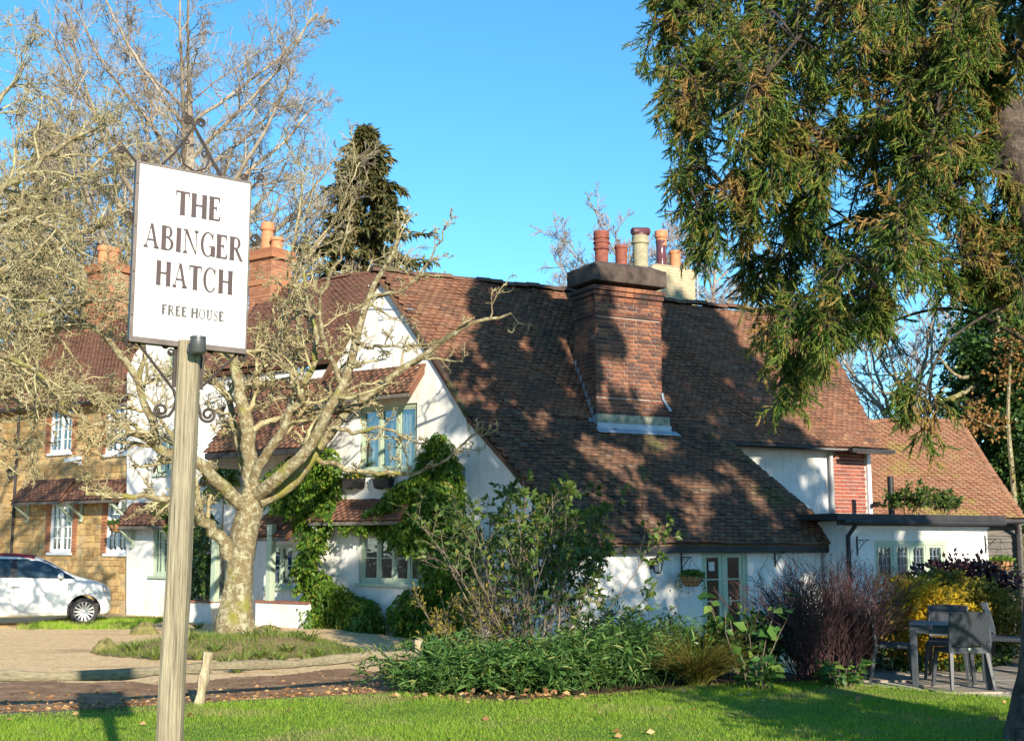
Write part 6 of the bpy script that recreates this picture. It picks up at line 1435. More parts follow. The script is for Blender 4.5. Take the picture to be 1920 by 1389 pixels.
leafy_mass('young_oak', 'thin tree still holding dead brown leaves before the ivy-clad tree', oc, M['oak_brown'], .13, .08, 200, 8, stems=[([gnd(1900, 35), C_(1899, 900, 35), C_(1890, 780, 35), C_(1897, 640, 35)], .10, .03), ([C_(1890, 800, 35), C_(1860, 800, 35), C_(1815, 780, 35)], .04, .015)], base=gnd(1900, 35))
# hedge far left to close the horizon
for k_, (px, d, w_, h_) in enumerate(((-40, 60, 16, 4.0), (1500, 75, 40, 6.0))):
    cl = [(gnd(px, d) + V3(x, rk.uniform(-1, 1), h_ * rk.uniform(.3, .6)), (2.2, 1.2, h_ * .5)) for x in np.linspace(-w_, w_, int(w_))]
    leafy_mass('hedge', ('tall evergreen hedge far behind the stone house', 'evergreen hedge far behind the inn')[k_], cl, M['ivy'], .5, .3, 60, 50 + k_, 'hedge')

# ---------------------------------------------------------------- the big spruce
rs = np.random.default_rng(77)
SPR = V3(4.66, 10.95, 0)
spruce = thing('spruce', 'large drooping spruce overhanging the right side of the lawn and roof', 'tree', SPR)
K = 36; tkp = spline([SPR + V3(-.02, 0, -.2), SPR + V3(.04, 0, .35), SPR + V3(.16, .05, 1.2), SPR + V3(.36, .1, 2.6), SPR + V3(.36, .1, 4.0), SPR + V3(.02, .1, 5.4), SPR + V3(-.32, .15, 6.7), SPR + V3(-.2, .25, 8.5), SPR + V3(.1, .3, 11.5), SPR + V3(.3, .3, 15.5)], K)
trr = np.interp(np.linspace(0, 1, K), [0, .05, .14, .3, .5, .7, 1], [.52, .40, .30, .26, .235, .19, .04]); n_ = 18
tv, tq = tubes(tkp[None], trr[None], n_); tv = tv.reshape(K, n_, 3); a = np.arange(n_)[None] / n_ * 2 * np.pi; h = np.arange(K)[:, None]
tv = (tkp[:, None] + (tv - tkp[:, None]) * (1 + .07 * np.sin(4 * a + .3 * h) * np.exp(-h / 9) + rs.normal(0, .02, (K, n_)))[..., None]).reshape(-1, 3)
def Sx(px, py, d): return P(px, py, d)
slimbs = [([(1935, 60, 11.1), (1720, -30, 11.6), (1480, -50, 12.0), (1250, 40, 12.3)], .07), ([(1925, 210, 11.1), (1720, 110, 11.3), (1480, 105, 11.4), (1265, 190, 11.5)], .07), ([(1925, 330, 11.1), (1740, 265, 10.9), (1520, 270, 10.7), (1300, 370, 10.6)], .065), ([(1925, 450, 11.1), (1760, 395, 11.9), (1570, 420, 12.6), (1360, 560, 13.1)], .06),
          ([(1925, 560, 11.1), (1790, 490, 10.7), (1620, 530, 10.4), (1460, 720, 10.3)], .055), ([(1925, 640, 11.1), (1800, 580, 11.6), (1680, 600, 12.0), (1560, 670, 12.3)], .03), ([(1930, 560, 11.1), (1850, 590, 10.6), (1770, 650, 10.3), (1735, 735, 10.1)], .02), ([(1935, 10, 11.1), (1800, -60, 10.5), (1600, -20, 10.1), (1420, 160, 9.9)], .06), ([(1930, 150, 11.1), (1850, 60, 10.6), (1780, 120, 10.2), (1740, 300, 10.0)], .05), ([(1930, 330, 11.1), (1830, 330, 10.6), (1700, 420, 10.2), (1620, 560, 10.0)], .05)]
SL = np.array([spline([Sx(*p) for p in pl], 20) for pl, r in slimbs]); SR = np.array([np.linspace(r * .65, .010, 20) for pl, r in slimbs])
POLY = [(1240, -60), (1245, 120), (1295, 205), (1275, 300), (1335, 390), (1370, 460), (1420, 545), (1435, 600), (1440, 640), (1465, 690), (1495, 715), (1530, 690), (1560, 640), (1605, 600), (1640, 560), (1690, 490), (1800, 470), (1870, 510), (1940, 540), (1960, -60)]
HOLES = [((1890, 200), 26), ((1700, 70), 26), ((1640, 480), 24), ((1500, 190), 26), ((1560, 30), 22), ((1405, 75), 26), ((1345, 330), 30), ((1420, 440), 22), ((1850, 300), 34), ((1660, 330), 22), ((1750, 190), 24), ((1600, 380), 20), ((1780, 420), 22), ((1480, 330), 20), ((1300, 60), 22)]
cand = np.stack([rs.uniform(1190, 1960, 9000), rs.uniform(-70, 800, 9000)], 1); ok = inside(cand, POLY)
for c, r_ in HOLES: ok &= np.hypot(cand[:, 0] - c[0], cand[:, 1] - c[1]) > r_ + 22
cand = cand[ok]; cen_ = []
for c in cand:                                  # boughs: spaced centres with gaps between them
    if all((c[0] - q[0]) ** 2 + ((c[1] - q[1]) * .8) ** 2 > 56 ** 2 for q in cen_): cen_.append(c)
cand = []; cdep = []
for c in cen_:
    dd_ = rs.uniform(-.6, .6); m_ = rs.integers(5, 8)
    for _ in range(m_): cand.append((c[0] + rs.normal(0, 17), c[1] + rs.normal(8, 24))); cdep.append(dd_ + rs.normal(0, .1))
for c in cen_[::3]:                             # a deeper layer behind
    for _ in range(3): cand.append((c[0] + rs.normal(20, 25), c[1] + rs.normal(-10, 30))); cdep.append(rs.uniform(.9, 1.6))
for c in ((1712, 735), (1735, 775), (1755, 765), (1690, 715)): cand.append(c); cdep.append(0)
cand = np.array(cand)
lim_pts = SL.reshape(-1, 3); lim_px = np.stack([960 + F * lim_pts[:, 0] / lim_pts[:, 1], HZ - F * (lim_pts[:, 2] - CAMZ) / lim_pts[:, 1]], 1)
sec = []
for c, cd_ in zip(cand, cdep):
    dxy = lim_px - c; cost = np.hypot(dxy[:, 0] * 1.0, dxy[:, 1]) + 220 * (dxy[:, 1] > 15) + 120 * (dxy[:, 0] < -30) + rs.uniform(0, 70, len(lim_px))
    j = int(np.argmin(cost)); s0 = lim_pts[j]; e0_ = P(c[0], c[1], s0[1] + cd_); mid = s0 * .45 + e0_ * .55 + Z * (.22 * np.linalg.norm(e0_ - s0)); sec.append(spline([s0, mid, e0_, e0_ - Z * rs.uniform(.12, .30) + V3(-.03, 0, 0)], 9))
SEC = np.array(sec); SCR = np.broadcast_to(np.linspace(.012, .005, 9), SEC.shape[:2]).copy()
# hanging branchlets, each carrying finger-like shoots
br, brr = sprout(SEC, SCR, 9, .15, 1.0, 62, .0001, 4, .16, -.28, .7, rs, lens=np.full(len(SEC), 3100.0), taper=.5)
# finger: axis with rings of needles
def finger(n=3, spikes=13, seed=3):
    """shoot: a thin tapering core bristling with needles, all one piece"""
    rg = np.random.default_rng(seed); rings = ((.0, .03), (.45, .052)); vs = []; fs = []
    for x, r in rings:
        for k in range(n): a = 2 * math.pi * k / n; vs.append((x, r * math.cos(a), r * math.sin(a)))
    vs.append((1.0, 0, 0)); tip = len(vs) - 1
    for k in range(n): a, b, c, d = k, (k + 1) % n, n + (k + 1) % n, n + k; fs += [(a, b, c), (a, c, d), (d, c, tip)]
    for q in range(spikes):                     # each needle hangs on the core by one corner so it keeps the shoot's colour
        x = .03 + .86 * q / spikes; a = 2.4 * q + rg.uniform(-.3, .3); ca, sa = math.cos(a), math.sin(a); l = .15 * (1 - .3 * x) * rg.uniform(.8, 1.15); root = int(rg.integers(0, n)) + (n if x > .3 else 0)
        vs += [(x + .05, ca * .05 - sa * .03, sa * .05 + ca * .03), (x + .19, ca * l, sa * l)]; fs.append((root, len(vs) - 2, len(vs) - 1))
    return np.array(vs), np.array(fs)
FV, FF = finger()
def fingers(polys, m, len0, len1, rg, hang=.5, tmin=.1, tv_=None, tf_=None):
    t = tmin + (1 - tmin) * (np.arange(m)[None] + rg.random((len(polys), m))) / m; p, tg = sample(polys, t); p = p.reshape(-1, 3); tg = tg.reshape(-1, 3)
    sd = rg.normal(size=p.shape); sd = unit(sd - tg * (sd * tg).sum(-1, keepdims=True)); ax = unit(tg * .75 + sd * .75 - Z * hang * rg.random((len(p), 1)))
    return place(FV if tv_ is None else tv_, FF if tf_ is None else tf_, p, ax, rg.uniform(len0, len1, len(p)), rg.uniform(0, 6.28, len(p)), rg)
v1, f1 = fingers(br, 9, .075, .16, rs, .8); v2, f2 = fingers(SEC[:, 3:], 10, .08, .16, rs, .6)
LF, FFc = cat((v1, f1), (v2, f2))
# the upper crown above the picture
nu = 170; zz = 6.9 + 8.1 * rs.random(nu) ** 1.3; an = rs.uniform(0, 6.28, nu); Ru = np.interp(zz, [6.9, 15], [3.3, .5]); uc = SPR + V3(.9, .3, 0) + np.stack([np.cos(an), np.sin(an), np.zeros(nu)], 1) * (Ru * rs.uniform(.3, 1, nu))[:, None]
uc[:, 2] = zz; lo_ = ((uc[:, 0] < 3.9) & (uc[:, 2] > 7.6)) | (uc[:, 2] < 2.7 + .463 * uc[:, 1]); uc = uc[~lo_]
st = np.stack([np.full(len(uc), SPR[0]) + .2, np.full(len(uc), SPR[1]) + .3, uc[:, 2] + .8], 1)
US = np.array([spline([s_, s_ * .5 + e_ * .5 + Z * .1, e_, e_ - Z * .35], 9) for s_, e_ in zip(st, uc)]); UR = np.broadcast_to(np.linspace(.03, .008, 9), US.shape[:2]).copy()
ub, ubr = sprout(US, UR, 12, .45, 1, 60, .0001, 5, .16, -.3, .5, rs, lens=np.full(len(US), 5000.0))
def sprays(polys, m, L_, W_, rg):              # flat drooping sprays for the crown high above
    t = .1 + .9 * rg.random((len(polys), m)); p, tg = sample(polys, t); p = p.reshape(-1, 3); tg = tg.reshape(-1, 3); return leaves(p, unit(tg * .7 + rg.normal(0, .5, p.shape) - Z * .5), L_, W_, rg)
v3, f3 = sprays(ub, 10, .30, .11, rs)
nr_ = 44; e_ = np.stack([rs.uniform(5.6, 7.8, nr_), rs.uniform(9.6, 12.6, nr_), rs.uniform(1.7, 7.2, nr_)], 1); s_ = np.stack([np.full(nr_, 5.0), np.full(nr_, 11.05), e_[:, 2] + .6], 1)   # boughs on the far side of the trunk
RSEC = np.array([spline([a, a * .5 + b * .5 + Z * .15, b, b - Z * .3], 9) for a, b in zip(s_, e_)]); rb2, _ = sprout(RSEC, np.full((nr_, 9), .01), 9, .3, 1, 60, .0001, 4, .16, -.28, .6, rs, lens=np.full(nr_, 3300.0)); v4, f4 = fingers(rb2, 7, .10, .2, rs, .8)
np_obj('crown', *cat((LF, FFc), (v3, f3), (v4, f4)), M['needles'], spruce)
bt_v, bt_q = cat(tubes(RSEC, np.broadcast_to(np.linspace(.035, .008, 9), (nr_, 9)).copy(), 5), tubes(SL, SR, 7), tubes(SEC, SCR, 4), tubes(br, np.clip(brr, .002, .005), 3), tubes(US, UR, 5))
np_obj('trunk', *cat((tv, tq), ), M['bark_spruce'], spruce, smooth=True)
np_obj('branches', bt_v, bt_q, M['bark_dark'], spruce)

# a second spruce beyond the edge of the picture: its shade lies on lawn, patio and roof
def shade_spruce(label, base, H, Rb, seed, n=190, zmin=1.0):
    rg = np.random.default_rng(seed); base = np.asarray(base, float); t = thing('spruce', label, 'tree', base)
    mb = MB(); mb.tube([base - Z * .2, base + Z * H * .5, base + Z * H], [.3, .2, .03], 10); mb.build('trunk', M['bark_spruce'], t, smooth=True)
    z_ = zmin + (H - zmin) * rg.random(n) ** 1.25; an_ = rg.uniform(0, 6.28, n); r_ = Rb * (1 - (z_ - zmin) / (H - zmin)) * rg.uniform(.35, 1, n) + .3
    e_ = base + np.stack([np.cos(an_) * r_, np.sin(an_) * r_, z_], 1); s_ = np.stack([np.full(n, base[0]), np.full(n, base[1]), z_ + .7], 1)
    U = np.array([spline([a, a * .5 + b * .5 + Z * .1, b, b - Z * .35], 9) for a, b in zip(s_, e_)]); ur = np.broadcast_to(np.linspace(.03, .008, 9), U.shape[:2]).copy()
    b2, b2r = sprout(U, ur, 11, .4, 1, 60, .0001, 5, .16, -.3, .5, rg, lens=np.full(n, 5500.0)); v_, f_ = sprays(b2, 14, .34, .12, rg); np_obj('crown', v_, f_, M['needles'], t)
    np_obj('branches', *tubes(U, ur, 5), M['stem_grey'], t); return t
shade_spruce('second spruce standing outside the picture to the right of the patio', (11.5, 8.6, 0), 15.6, 5.0, 61, n=200, zmin=5.0)
leafy_mass('shade_bush', 'unseen evergreen holly bush added right of the lawn for its shade', [(V3(4.75, 7.2, .9), (1.1, 1.1, .9)), (V3(4.9, 7.3, 2.0), (.9, .9, .9)), (V3(6.0, 7.0, 1.3), (1.1, 1.0, 1.1))], M['ivy'], .12, .075, 1100, 66, 'shrub', base=(4.8, 7.2, 0), stems=[([V3(4.8, 7.2, 0), V3(4.85, 7.2, .8), V3(4.9, 7.25, 2.0)], .06, .02)], partname='foliage')  # unseen bush, added to cast shade on the right of the lawn

# triangle count
if False: print('TRIS', sum(sum(len(p.vertices) - 2 for p in m.polygons) if len(m.polygons) < 2000 else len(m.loops) - 2 * len(m.polygons) for m in {o.data for o in SC.objects if o.type == 'MESH'}))
# ---------------------------------------------------------------- shrubs, climbers, bed plants
def zt(x, y): return float(terr(x, y))
def stems_shrub(name, label, base, nst, L, spread, rg, mat_st, mat_leaf, leaf, wid, r0=.014, sub=(8, .38), sub2=(4, .5), nleaf=4, up=.05, tleaf=.35, foot=.25, squash=1.0, group=None, lift=1.0, flat=None, K=9, cat_='shrub', leaf_bias=None):
    """many stems from a common foot, branching, leafy towards the tips"""
    base = np.asarray(base, float); t = thing(name, label, cat_, base, group)
    a = rg.uniform(0, 6.28, nst); q = np.sqrt(rg.random(nst)); st = base + np.stack([np.cos(a) * q * foot, np.sin(a) * q * foot * squash, np.zeros(nst)], 1)
    d = np.stack([np.cos(a) * q * spread, np.sin(a) * q * spread * squash, np.full(nst, lift)], 1) + rg.normal(0, .12, (nst, 3))
    ln = L * rg.uniform(.7, 1.08, nst); pl = grow(st, d, ln, K, .10, up, rg); r = r0 * rg.uniform(.6, 1.1, nst)[:, None] * np.linspace(1, .35, K)[None]
    p2, r2 = sprout(pl, r, sub[0], .25, 1, 38, sub[1], 6, .18, up, .6, rg); r2 = np.maximum(r2, .003)
    p3, r3 = sprout(p2, r2, sub2[0], .2, 1, 40, sub2[1], 4, .2, up, .7, rg); r3 = np.maximum(r3, .0022)
    np_obj('stems', *cat(tubes(pl, r, 6), tubes(p2, r2, 4), tubes(p3, r3, 3)), mat_st, t)
    if nleaf:
        tt = tleaf + (1 - tleaf) * rg.random((len(p3), nleaf)); p, tg = sample(p3, tt); p = p.reshape(-1, 3); tg = tg.reshape(-1, 3)
        if leaf_bias is not None: k = rg.random(len(p)) < leaf_bias(p); p, tg = p[k], tg[k]
        ax = unit(tg + rg.normal(0, .6, p.shape)); v, f = leaves(p, ax, leaf, wid, rg); np_obj('foliage', v, f, mat_leaf, t)
    return t
r7 = np.random.default_rng(70)
def base_at(px, d, dz=0): x = (px - 960) / F * d; return V3(x, d, zt(x, d) + dz)
# large shrub before the front wall
b1 = base_at(990, 16.2)
def lb1(p):
    h = (p[:, 2] - b1[2]) / 2.6; right = (p[:, 0] - b1[0]) / 1.3
    return np.clip(.25 + 1.5 * (h - .45) + .35 * right, .07, 1)
stems_shrub('garden_shrub', 'large many-stemmed grey shrub leafy at the top, before the white front wall', b1, 50, 2.4, .62, r7, M['stem_grey'], M['shrub'], .095, .046, r0=.014, sub=(8, .30), sub2=(4, .42), nleaf=9, foot=.36, leaf_bias=lb1)
# tan twiggy side growth on its left
stems_shrub('garden_shrub', 'low tan twiggy shrub at the left flank of the grey-stemmed shrub', base_at(915, 15.9), 20, 1.25, .9, r7, M['stem_grey'], M['olive'], .06, .026, r0=.009, sub=(9, .36), sub2=(5, .5), nleaf=2, foot=.22)
stems_shrub('garden_shrub', 'thin loose shrub with small leaves below the coach lantern', base_at(1170, 16.8), 10, .9, .6, r7, M['bark_dark'], M['ivy'], .075, .03, r0=.008, sub=(7, .4), sub2=(4, .5), nleaf=3, foot=.3)
# bamboo edging clumps
def bamboo(label, spots, n, hgt, seed, mat=M['bamboo'], name='bamboo_clump'):
    rg = np.random.default_rng(seed); spots = np.asarray(spots, float); c = spots.mean(0); t = thing(name, label, 'bamboo', (c[0], c[1], zt(c[0], c[1])), 'dwarf bamboo clumps along the bed edge')
    i = rg.integers(0, len(spots), n); b = spots[i] + rg.normal(0, .22, (n, 2)); st = np.stack([b[:, 0], b[:, 1], terr(b[:, 0], b[:, 1])], 1)
    a = rg.uniform(0, 6.28, n); d = np.stack([np.cos(a) * .55, np.sin(a) * .55, np.ones(n)], 1); hv = hgt(b[:, 0]) if callable(hgt) else hgt
    cu = grow(st, d, hv * rg.uniform(.45, 1.15, n), 8, .10, -.05, rg); rr_ = np.broadcast_to(np.linspace(.004, .002, 8), (n, 8)).copy()
    np_obj('culms', *tubes(cu, rr_, 3), M['bamboo'], t)
    m = 19; tt = .12 + .88 * rg.random((n, m)); p, tg = sample(cu, tt); p = p.reshape(-1, 3); tg = tg.reshape(-1, 3); sd = rg.normal(size=p.shape); sd[:, 2] *= .5; ax = unit(tg * .5 + unit(sd) * .9 - Z * .1)
    v, f = leaves(p, ax, .125, .021, rg); np_obj('foliage', v, f, mat, t); return t
def spots(lst): return [tuple(G(px, py, .02)[:2]) for px, py in lst]
bamboo('dwarf bamboo clump beside the short rail post at the corner of the bed', spots([(795, 1290), (815, 1294), (840, 1296), (805, 1282), (828, 1282), (852, 1286)]), 230, .62, 81)
bamboo('broad dwarf bamboo clump in front of the grey-stemmed shrub', spots([(880, 1288), (930, 1292), (980, 1296), (1030, 1294), (1070, 1290), (900, 1270), (960, 1272), (1020, 1272), (1060, 1268), (990, 1284)]), 430, .66, 82)
bamboo('tall pale dwarf bamboo clump between shrub and grass tuft', spots([(1110, 1285), (1150, 1282), (1190, 1278), (1225, 1275), (1130, 1262), (1180, 1258), (1215, 1255)]), 380, .82, 83)
# arching grass tuft
def tuft(label, px, py, n, L, seed, mat=M['tuft'], cat_='grass', name='grass_tuft', spread=.55, w=.006):
    rg = np.random.default_rng(seed); b = G(px, py, .0); t = thing(name, label, cat_, b); a = rg.uniform(0, 6.28, n); q = np.sqrt(rg.random(n)); st = b + np.stack([np.cos(a) * q * .12, np.sin(a) * q * .12, np.zeros(n)], 1)
    d = np.stack([np.cos(a) * spread * (.3 + q), np.sin(a) * spread * (.3 + q), np.ones(n)], 1); bl = grow(st, d, L * rg.uniform(.55, 1.1, n), 8, .05, -.16, rg); r = w * np.linspace(1, .2, 8)[None] * rg.uniform(.6, 1.1, n)[:, None]
    np_obj('blades', *tubes(bl, r, 3), mat, t); return t
tuft('arching olive grass tuft glowing at the bed edge left of the broad-leaved plant', 1308, 1284, 1100, .86, 91)
tuft('smaller dark grass tuft just behind the olive one', 1345, 1262, 700, .95, 92, M['bamboo'], spread=.5)
# mixed greenery under the green door
stems_shrub('garden_shrub', 'dark mixed shrub covering the foot of the green double door', base_at(1365, 15.8), 22, .72, .6, r7, M['bark_dark'], M['ivy'], .085, .045, r0=.008, sub=(7, .4), sub2=(4, .5), nleaf=5, foot=.35)
# broad-leaved plant
def broad(label, px, d, n, L, leaf, wid, seed, mat=M['broad']):
    rg = np.random.default_rng(seed); b = base_at(px, d); t = thing('broad_leaved_plant', label, 'plant', b); a = rg.uniform(0, 6.28, n); q = np.sqrt(rg.random(n)); st = b + np.stack([np.cos(a) * q * .15, np.sin(a) * q * .15, np.zeros(n)], 1); dd = np.stack([np.cos(a) * .35, np.sin(a) * .35, np.ones(n)], 1)
    s = grow(st, dd, L * rg.uniform(.5, 1.1, n), 8, .1, 0, rg); np_obj('stems', *tubes(s, np.broadcast_to(np.linspace(.008, .004, 8), (n, 8)).copy(), 5), M['stem_grey'], t)
    tt = .35 + .65 * rg.random((n, 7)); p, tg = sample(s, tt); p = p.reshape(-1, 3); x = rg.normal(size=p.shape); x[:, 2] *= .4; v, f = leaves(p, unit(x - Z * .15), leaf, wid, rg); np_obj('foliage', v, f, mat, t); return t
broad('tall plant with large pale green leaves beside the purple twiggy shrub', 1398, 15.3, 16, 1.15, .17, .11, 95)
broad('low plant with broad green leaves at the foot of the tall leafy plant', 1415, 14.6, 14, .45, .16, .10, 96)
broad('low green leafy plant under the purple twiggy shrub', 1560, 14.9, 18, .36, .15, .06, 97)
# purple twiggy shrub: dense upright fine stems
def twiggy(label, px, d, n, L, seed, mat, spread=.75):
    rg = np.random.default_rng(seed); b = base_at(px, d); t = thing('twiggy_shrub', label, 'shrub', b); a = rg.uniform(0, 6.28, n); q = np.sqrt(rg.random(n)); st = b + np.stack([np.cos(a) * q * .38, np.sin(a) * q * .38, np.zeros(n)], 1)
    dd = np.stack([np.cos(a) * spread * q, np.sin(a) * spread * q, np.ones(n)], 1); s = grow(st, dd, L * rg.uniform(.65, 1.1, n), 8, .13, .02, rg); r = np.broadcast_to(np.linspace(.006, .003, 8), (n, 8)).copy()
    p2, r2 = sprout(s, r, 6, .25, 1, 32, .36, 5, .16, .06, .7, rg); p3, r3 = sprout(p2, r2, 4, .2, 1, 34, .45, 3, .16, .06, .8, rg)
    np_obj('twigs', *cat(tubes(s, r, 4), tubes(p2, np.maximum(r2, .0025), 3), tubes(p3, np.maximum(r3, .002), 3)), mat, t); return t
twiggy('dense purple-brown twiggy shrub left of the patio', 1537, 15.7, 300, 1.40, 101, M['stem_red'], .54)
# golden, olive and claret shrubs behind the table
def mound(name, label, lst, mat, leaf, wid, per, seed, stem=True):
    cl = [(P(px, py, d), (rx, rx * .8, rz)) for px, py, d, rx, rz in lst]; c = cl[0][0]; b = (c[0], c[1], zt(c[0], c[1]))
    st = [([V3(b[0] + .1 * k, b[1], b[2]), (np.asarray(q[0]) + V3(b[0], b[1], b[2])) / 2, q[0]], .012, .005) for k, q in enumerate(cl)]
    return leafy_mass(name, label, cl, mat, leaf, wid, per, seed, 'shrub', stems=st if stem else None, mat_st=M['stem_grey'], base=b, partname='foliage')
mound('golden_shrub', 'bright golden-leaved shrub behind the patio table', [(1700, 1130, 17.2, .42, .40), (1745, 1150, 17.0, .42, .42), (1690, 1175, 17.0, .38, .35), (1760, 1200, 17.0, .45, .35), (1720, 1215, 16.9, .4, .3), (1800, 1175, 17.2, .35, .35)], M['yellow'], .07, .042, 4200, 111)
mound('olive_shrub', 'olive-gold shrub between the golden shrub and the tree trunk', [(1805, 1120, 17.6, .40, .36), (1850, 1140, 17.6, .42, .38), (1830, 1175, 17.4, .45, .35), (1880, 1165, 17.6, .4, .4), (1760, 1100, 17.7, .32, .28)], M['olive'], .07, .038, 3600, 112)
mound('claret_shrub', 'dark claret-leaved shrub below the extension window', [(1800, 1080, 18.6, .42, .30), (1840, 1085, 18.6, .45, .32), (1760, 1075, 18.7, .30, .24), (1865, 1100, 18.6, .4, .34), (1715, 1092, 18.7, .25, .18)], M['claret'], .095, .055, 1500, 113)
# low planting in front of the extension
mound('low_shrub', 'low dark evergreen ground cover along the foot of the extension wall', [(1640, 1200, 17.0, .45, .3), (1600, 1215, 16.8, .5, .28), (1850, 1225, 17.4, .5, .25), (1720, 1240, 16.8, .6, .16), (1800, 1240, 16.9, .6, .14)], M['ivy'], .08, .045, 1500, 114)
# shrubs on the flat roof
stems_shrub('potted_shrub', 'leafy reddish-tipped shrub growing on the flat roof beside the black flue', We(1715, 968, .6), 16, .62, .55, r7, M['stem_red'], M['shrub'], .10, .045, r0=.007, sub=(6, .4), sub2=(3, .5), nleaf=5, foot=.3)
stems_shrub('potted_shrub', 'smaller leafy shrub at the right of the flat roof planting', We(1765, 968, .6), 12, .50, .55, r7, M['stem_red'], M['shrub'], .10, .045, r0=.007, sub=(6, .4), sub2=(3, .5), nleaf=5, foot=.22)
# climbers on the gable: hanging pinnate leaves sampled over the wall
def climber(label, poly, n, o0, o1, seed, mat, stems, leaf=.15, wid=.05, name='climber', base=None):
    rg = np.random.default_rng(seed); xs = [p[0] for p in poly]; ys = [p[1] for p in poly]; c = np.stack([rg.uniform(min(xs), max(xs), n * 4), rg.uniform(min(ys), max(ys), n * 4)], 1)
    c = c[inside(c, poly)][:n]; t = thing(name, label, 'climber', base if base is not None else down(Wg(poly[-1][0], 1180), 0))
    lump = .5 + .5 * np.sin(c[:, 0] * .06 + seed) * np.sin(c[:, 1] * .05 + 2 * seed)
    off = -(o0 + (o1 - o0) * lump * rg.random(len(c)) ** .6); pos = np.array([Wg(a, b, o) for (a, b), o in zip(c, off)])
    # each spray: a drooping rachis with paired leaflets
    k = 9; a = rg.uniform(0, 6.28, len(pos)); d = np.stack([np.cos(a), np.sin(a) * .6, np.full(len(a), -.1)], 1) + GN * .5; ra_ = grow(pos, d, rg.uniform(.16, .30, len(pos)), 5, .12, -.32, rg)
    tt = np.tile(np.linspace(.15, 1, k), (len(pos), 1)); p, tg = sample(ra_, tt); p = p.reshape(-1, 3); tg = tg.reshape(-1, 3); sgn = np.tile(np.where(np.arange(k) % 2, 1., -1.), len(pos))[:, None]
    sd = unit(np.cross(tg, np.broadcast_to(Z, tg.shape)) + 1e-3) * sgn; ax = unit(tg * .6 + sd * .8 - Z * .45 + rg.normal(0, .25, p.shape)); v, f = leaves(p, ax, leaf * .62, wid, rg); np_obj('foliage', v, f, mat, t)
    mb = MB()
    for pts, r0, r1 in stems: q = spline([Wg(*p) for p in pts], 14); mb.tube(q, np.linspace(r0, r1, 14), 7)
    mb.build('stem', M['bark_vine'], t, smooth=True); return t
PL = [(486, 902), (520, 868), (560, 845), (600, 828), (628, 846), (640, 900), (618, 950), (612, 1000), (588, 1040), (610, 1075), (640, 1095), (700, 1125), (722, 1186), (572, 1188), (575, 1120), (552, 1062), (572, 1020), (560, 960), (520, 950)]
climber('sunlit bright green climber left of the gable windows', PL, 2300, .08, .55, 121, M['wisteria'], [((600, 1190, -.1), (596, 1080, -.15), (580, 980, -.15), (570, 880, -.1)), ] and [([(600, 1190, -.1), (596, 1080, -.15), (580, 980, -.15), (575, 880, -.1)], .04, .015)])
PR = [(800, 832), (820, 806), (846, 820), (858, 880), (862, 940), (885, 1000), (880, 1060), (905, 1100), (880, 1150), (842, 1190), (742, 1184), (735, 1130), (770, 1098), (806, 1096), (800, 1062), (790, 1030), (740, 1018), (722, 985), (650, 992), (632, 975), (700, 950), (745, 905), (785, 886)]
climber('dark green climber arching over the lower gable window', PR, 2900, .06, .5, 122, M['wisteria'], [([(838, 1195, -.1), (846, 1120, -.12), (832, 1040, -.12), (836, 940, -.12), (822, 840, -.1)], .045, .015), ([(835, 1000, -.12), (780, 970, -.2), (710, 968, -.25), (645, 980, -.2)], .025, .01)])
climber('thin green climber on the white wing wall beside the porch', [(400, 862), (440, 868), (446, 905), (420, 930), (395, 925), (388, 890)], 150, -.45, -.2, 123, M['wisteria'], [([(420, 1150, .5), (418, 1000, .5), (420, 880, .5)], .02, .01)])
climber('bright green climber on the wing corner behind the sign post', [(300, 925), (335, 930), (340, 975), (318, 990), (300, 965)], 110, -.45, -.25, 124, M['wisteria'], [([(330, 1150, .5), (326, 1050, .5), (318, 950, .5)], .02, .01)])
climber('dark greenery hanging inside the porch opening', [(356, 960), (400, 960), (404, 1110), (358, 1115)], 260, -.35, -.05, 125, M['ivy'], [([(380, 1140, .3), (378, 1050, .3), (382, 970, .3)], .02, .01)])
# ---------------------------------------------------------------- mound planting, rocks, verges
def strap_tuft(px, py, z, seed, n=22, L=.28, label='', mat=M['daffodil'], group='leaf tufts on the tree mound'):
    rg = np.random.default_rng(seed); b = G(px, py, z); b[2] = zt(b[0], b[1]) + .01; t = thing('bulb_leaves', label, 'plant', b, group); a = rg.uniform(0, 6.28, n); st = b + np.stack([np.cos(a), np.sin(a), np.zeros(n)], 1) * .04
    d = np.stack([np.cos(a) * .7, np.sin(a) * .7, np.ones(n)], 1); s = grow(st, d, L * rg.uniform(.6, 1.1, n), 5, .08, -.22, rg); w_ = np.cross(unit(s[:, 1] - s[:, 0]), Z); w_ = unit(w_) * .011
    wv = w_[:, None] * np.array([1, 1.1, 1, .7, .1])[None, :, None]; v = np.concatenate([s - wv, s + wv], 1); m = 5; q = np.array([[k, k + 1, k + 1 + m, k + m] for k in range(m - 1)]); f = (q[None] + (np.arange(n) * 2 * m)[:, None, None]).reshape(-1, 4)
    np_obj('blades', v.reshape(-1, 3), f, mat, t); return t
rt_ = random.Random(17); spots_ = [(352, 1205), (372, 1218), (404, 1212), (425, 1230), (456, 1222), (470, 1200), (488, 1215), (505, 1192), (520, 1228), (540, 1210), (556, 1195), (575, 1222), (598, 1212), (545, 1182), (580, 1200), (500, 1234), (445, 1240), (350, 1178), (372, 1165), (290, 1218), (322, 1222), (250, 1208)]
wpos = ['near the knee rail', 'at the edge of the gravel', 'close to the trunk']
for k_, (px, py) in enumerate(spots_): strap_tuft(px, py, .15, 200 + k_, n=rt_.randint(26, 46), L=rt_.uniform(.22, .36), label='tuft of pale green strap leaves on the mound round the bare tree')
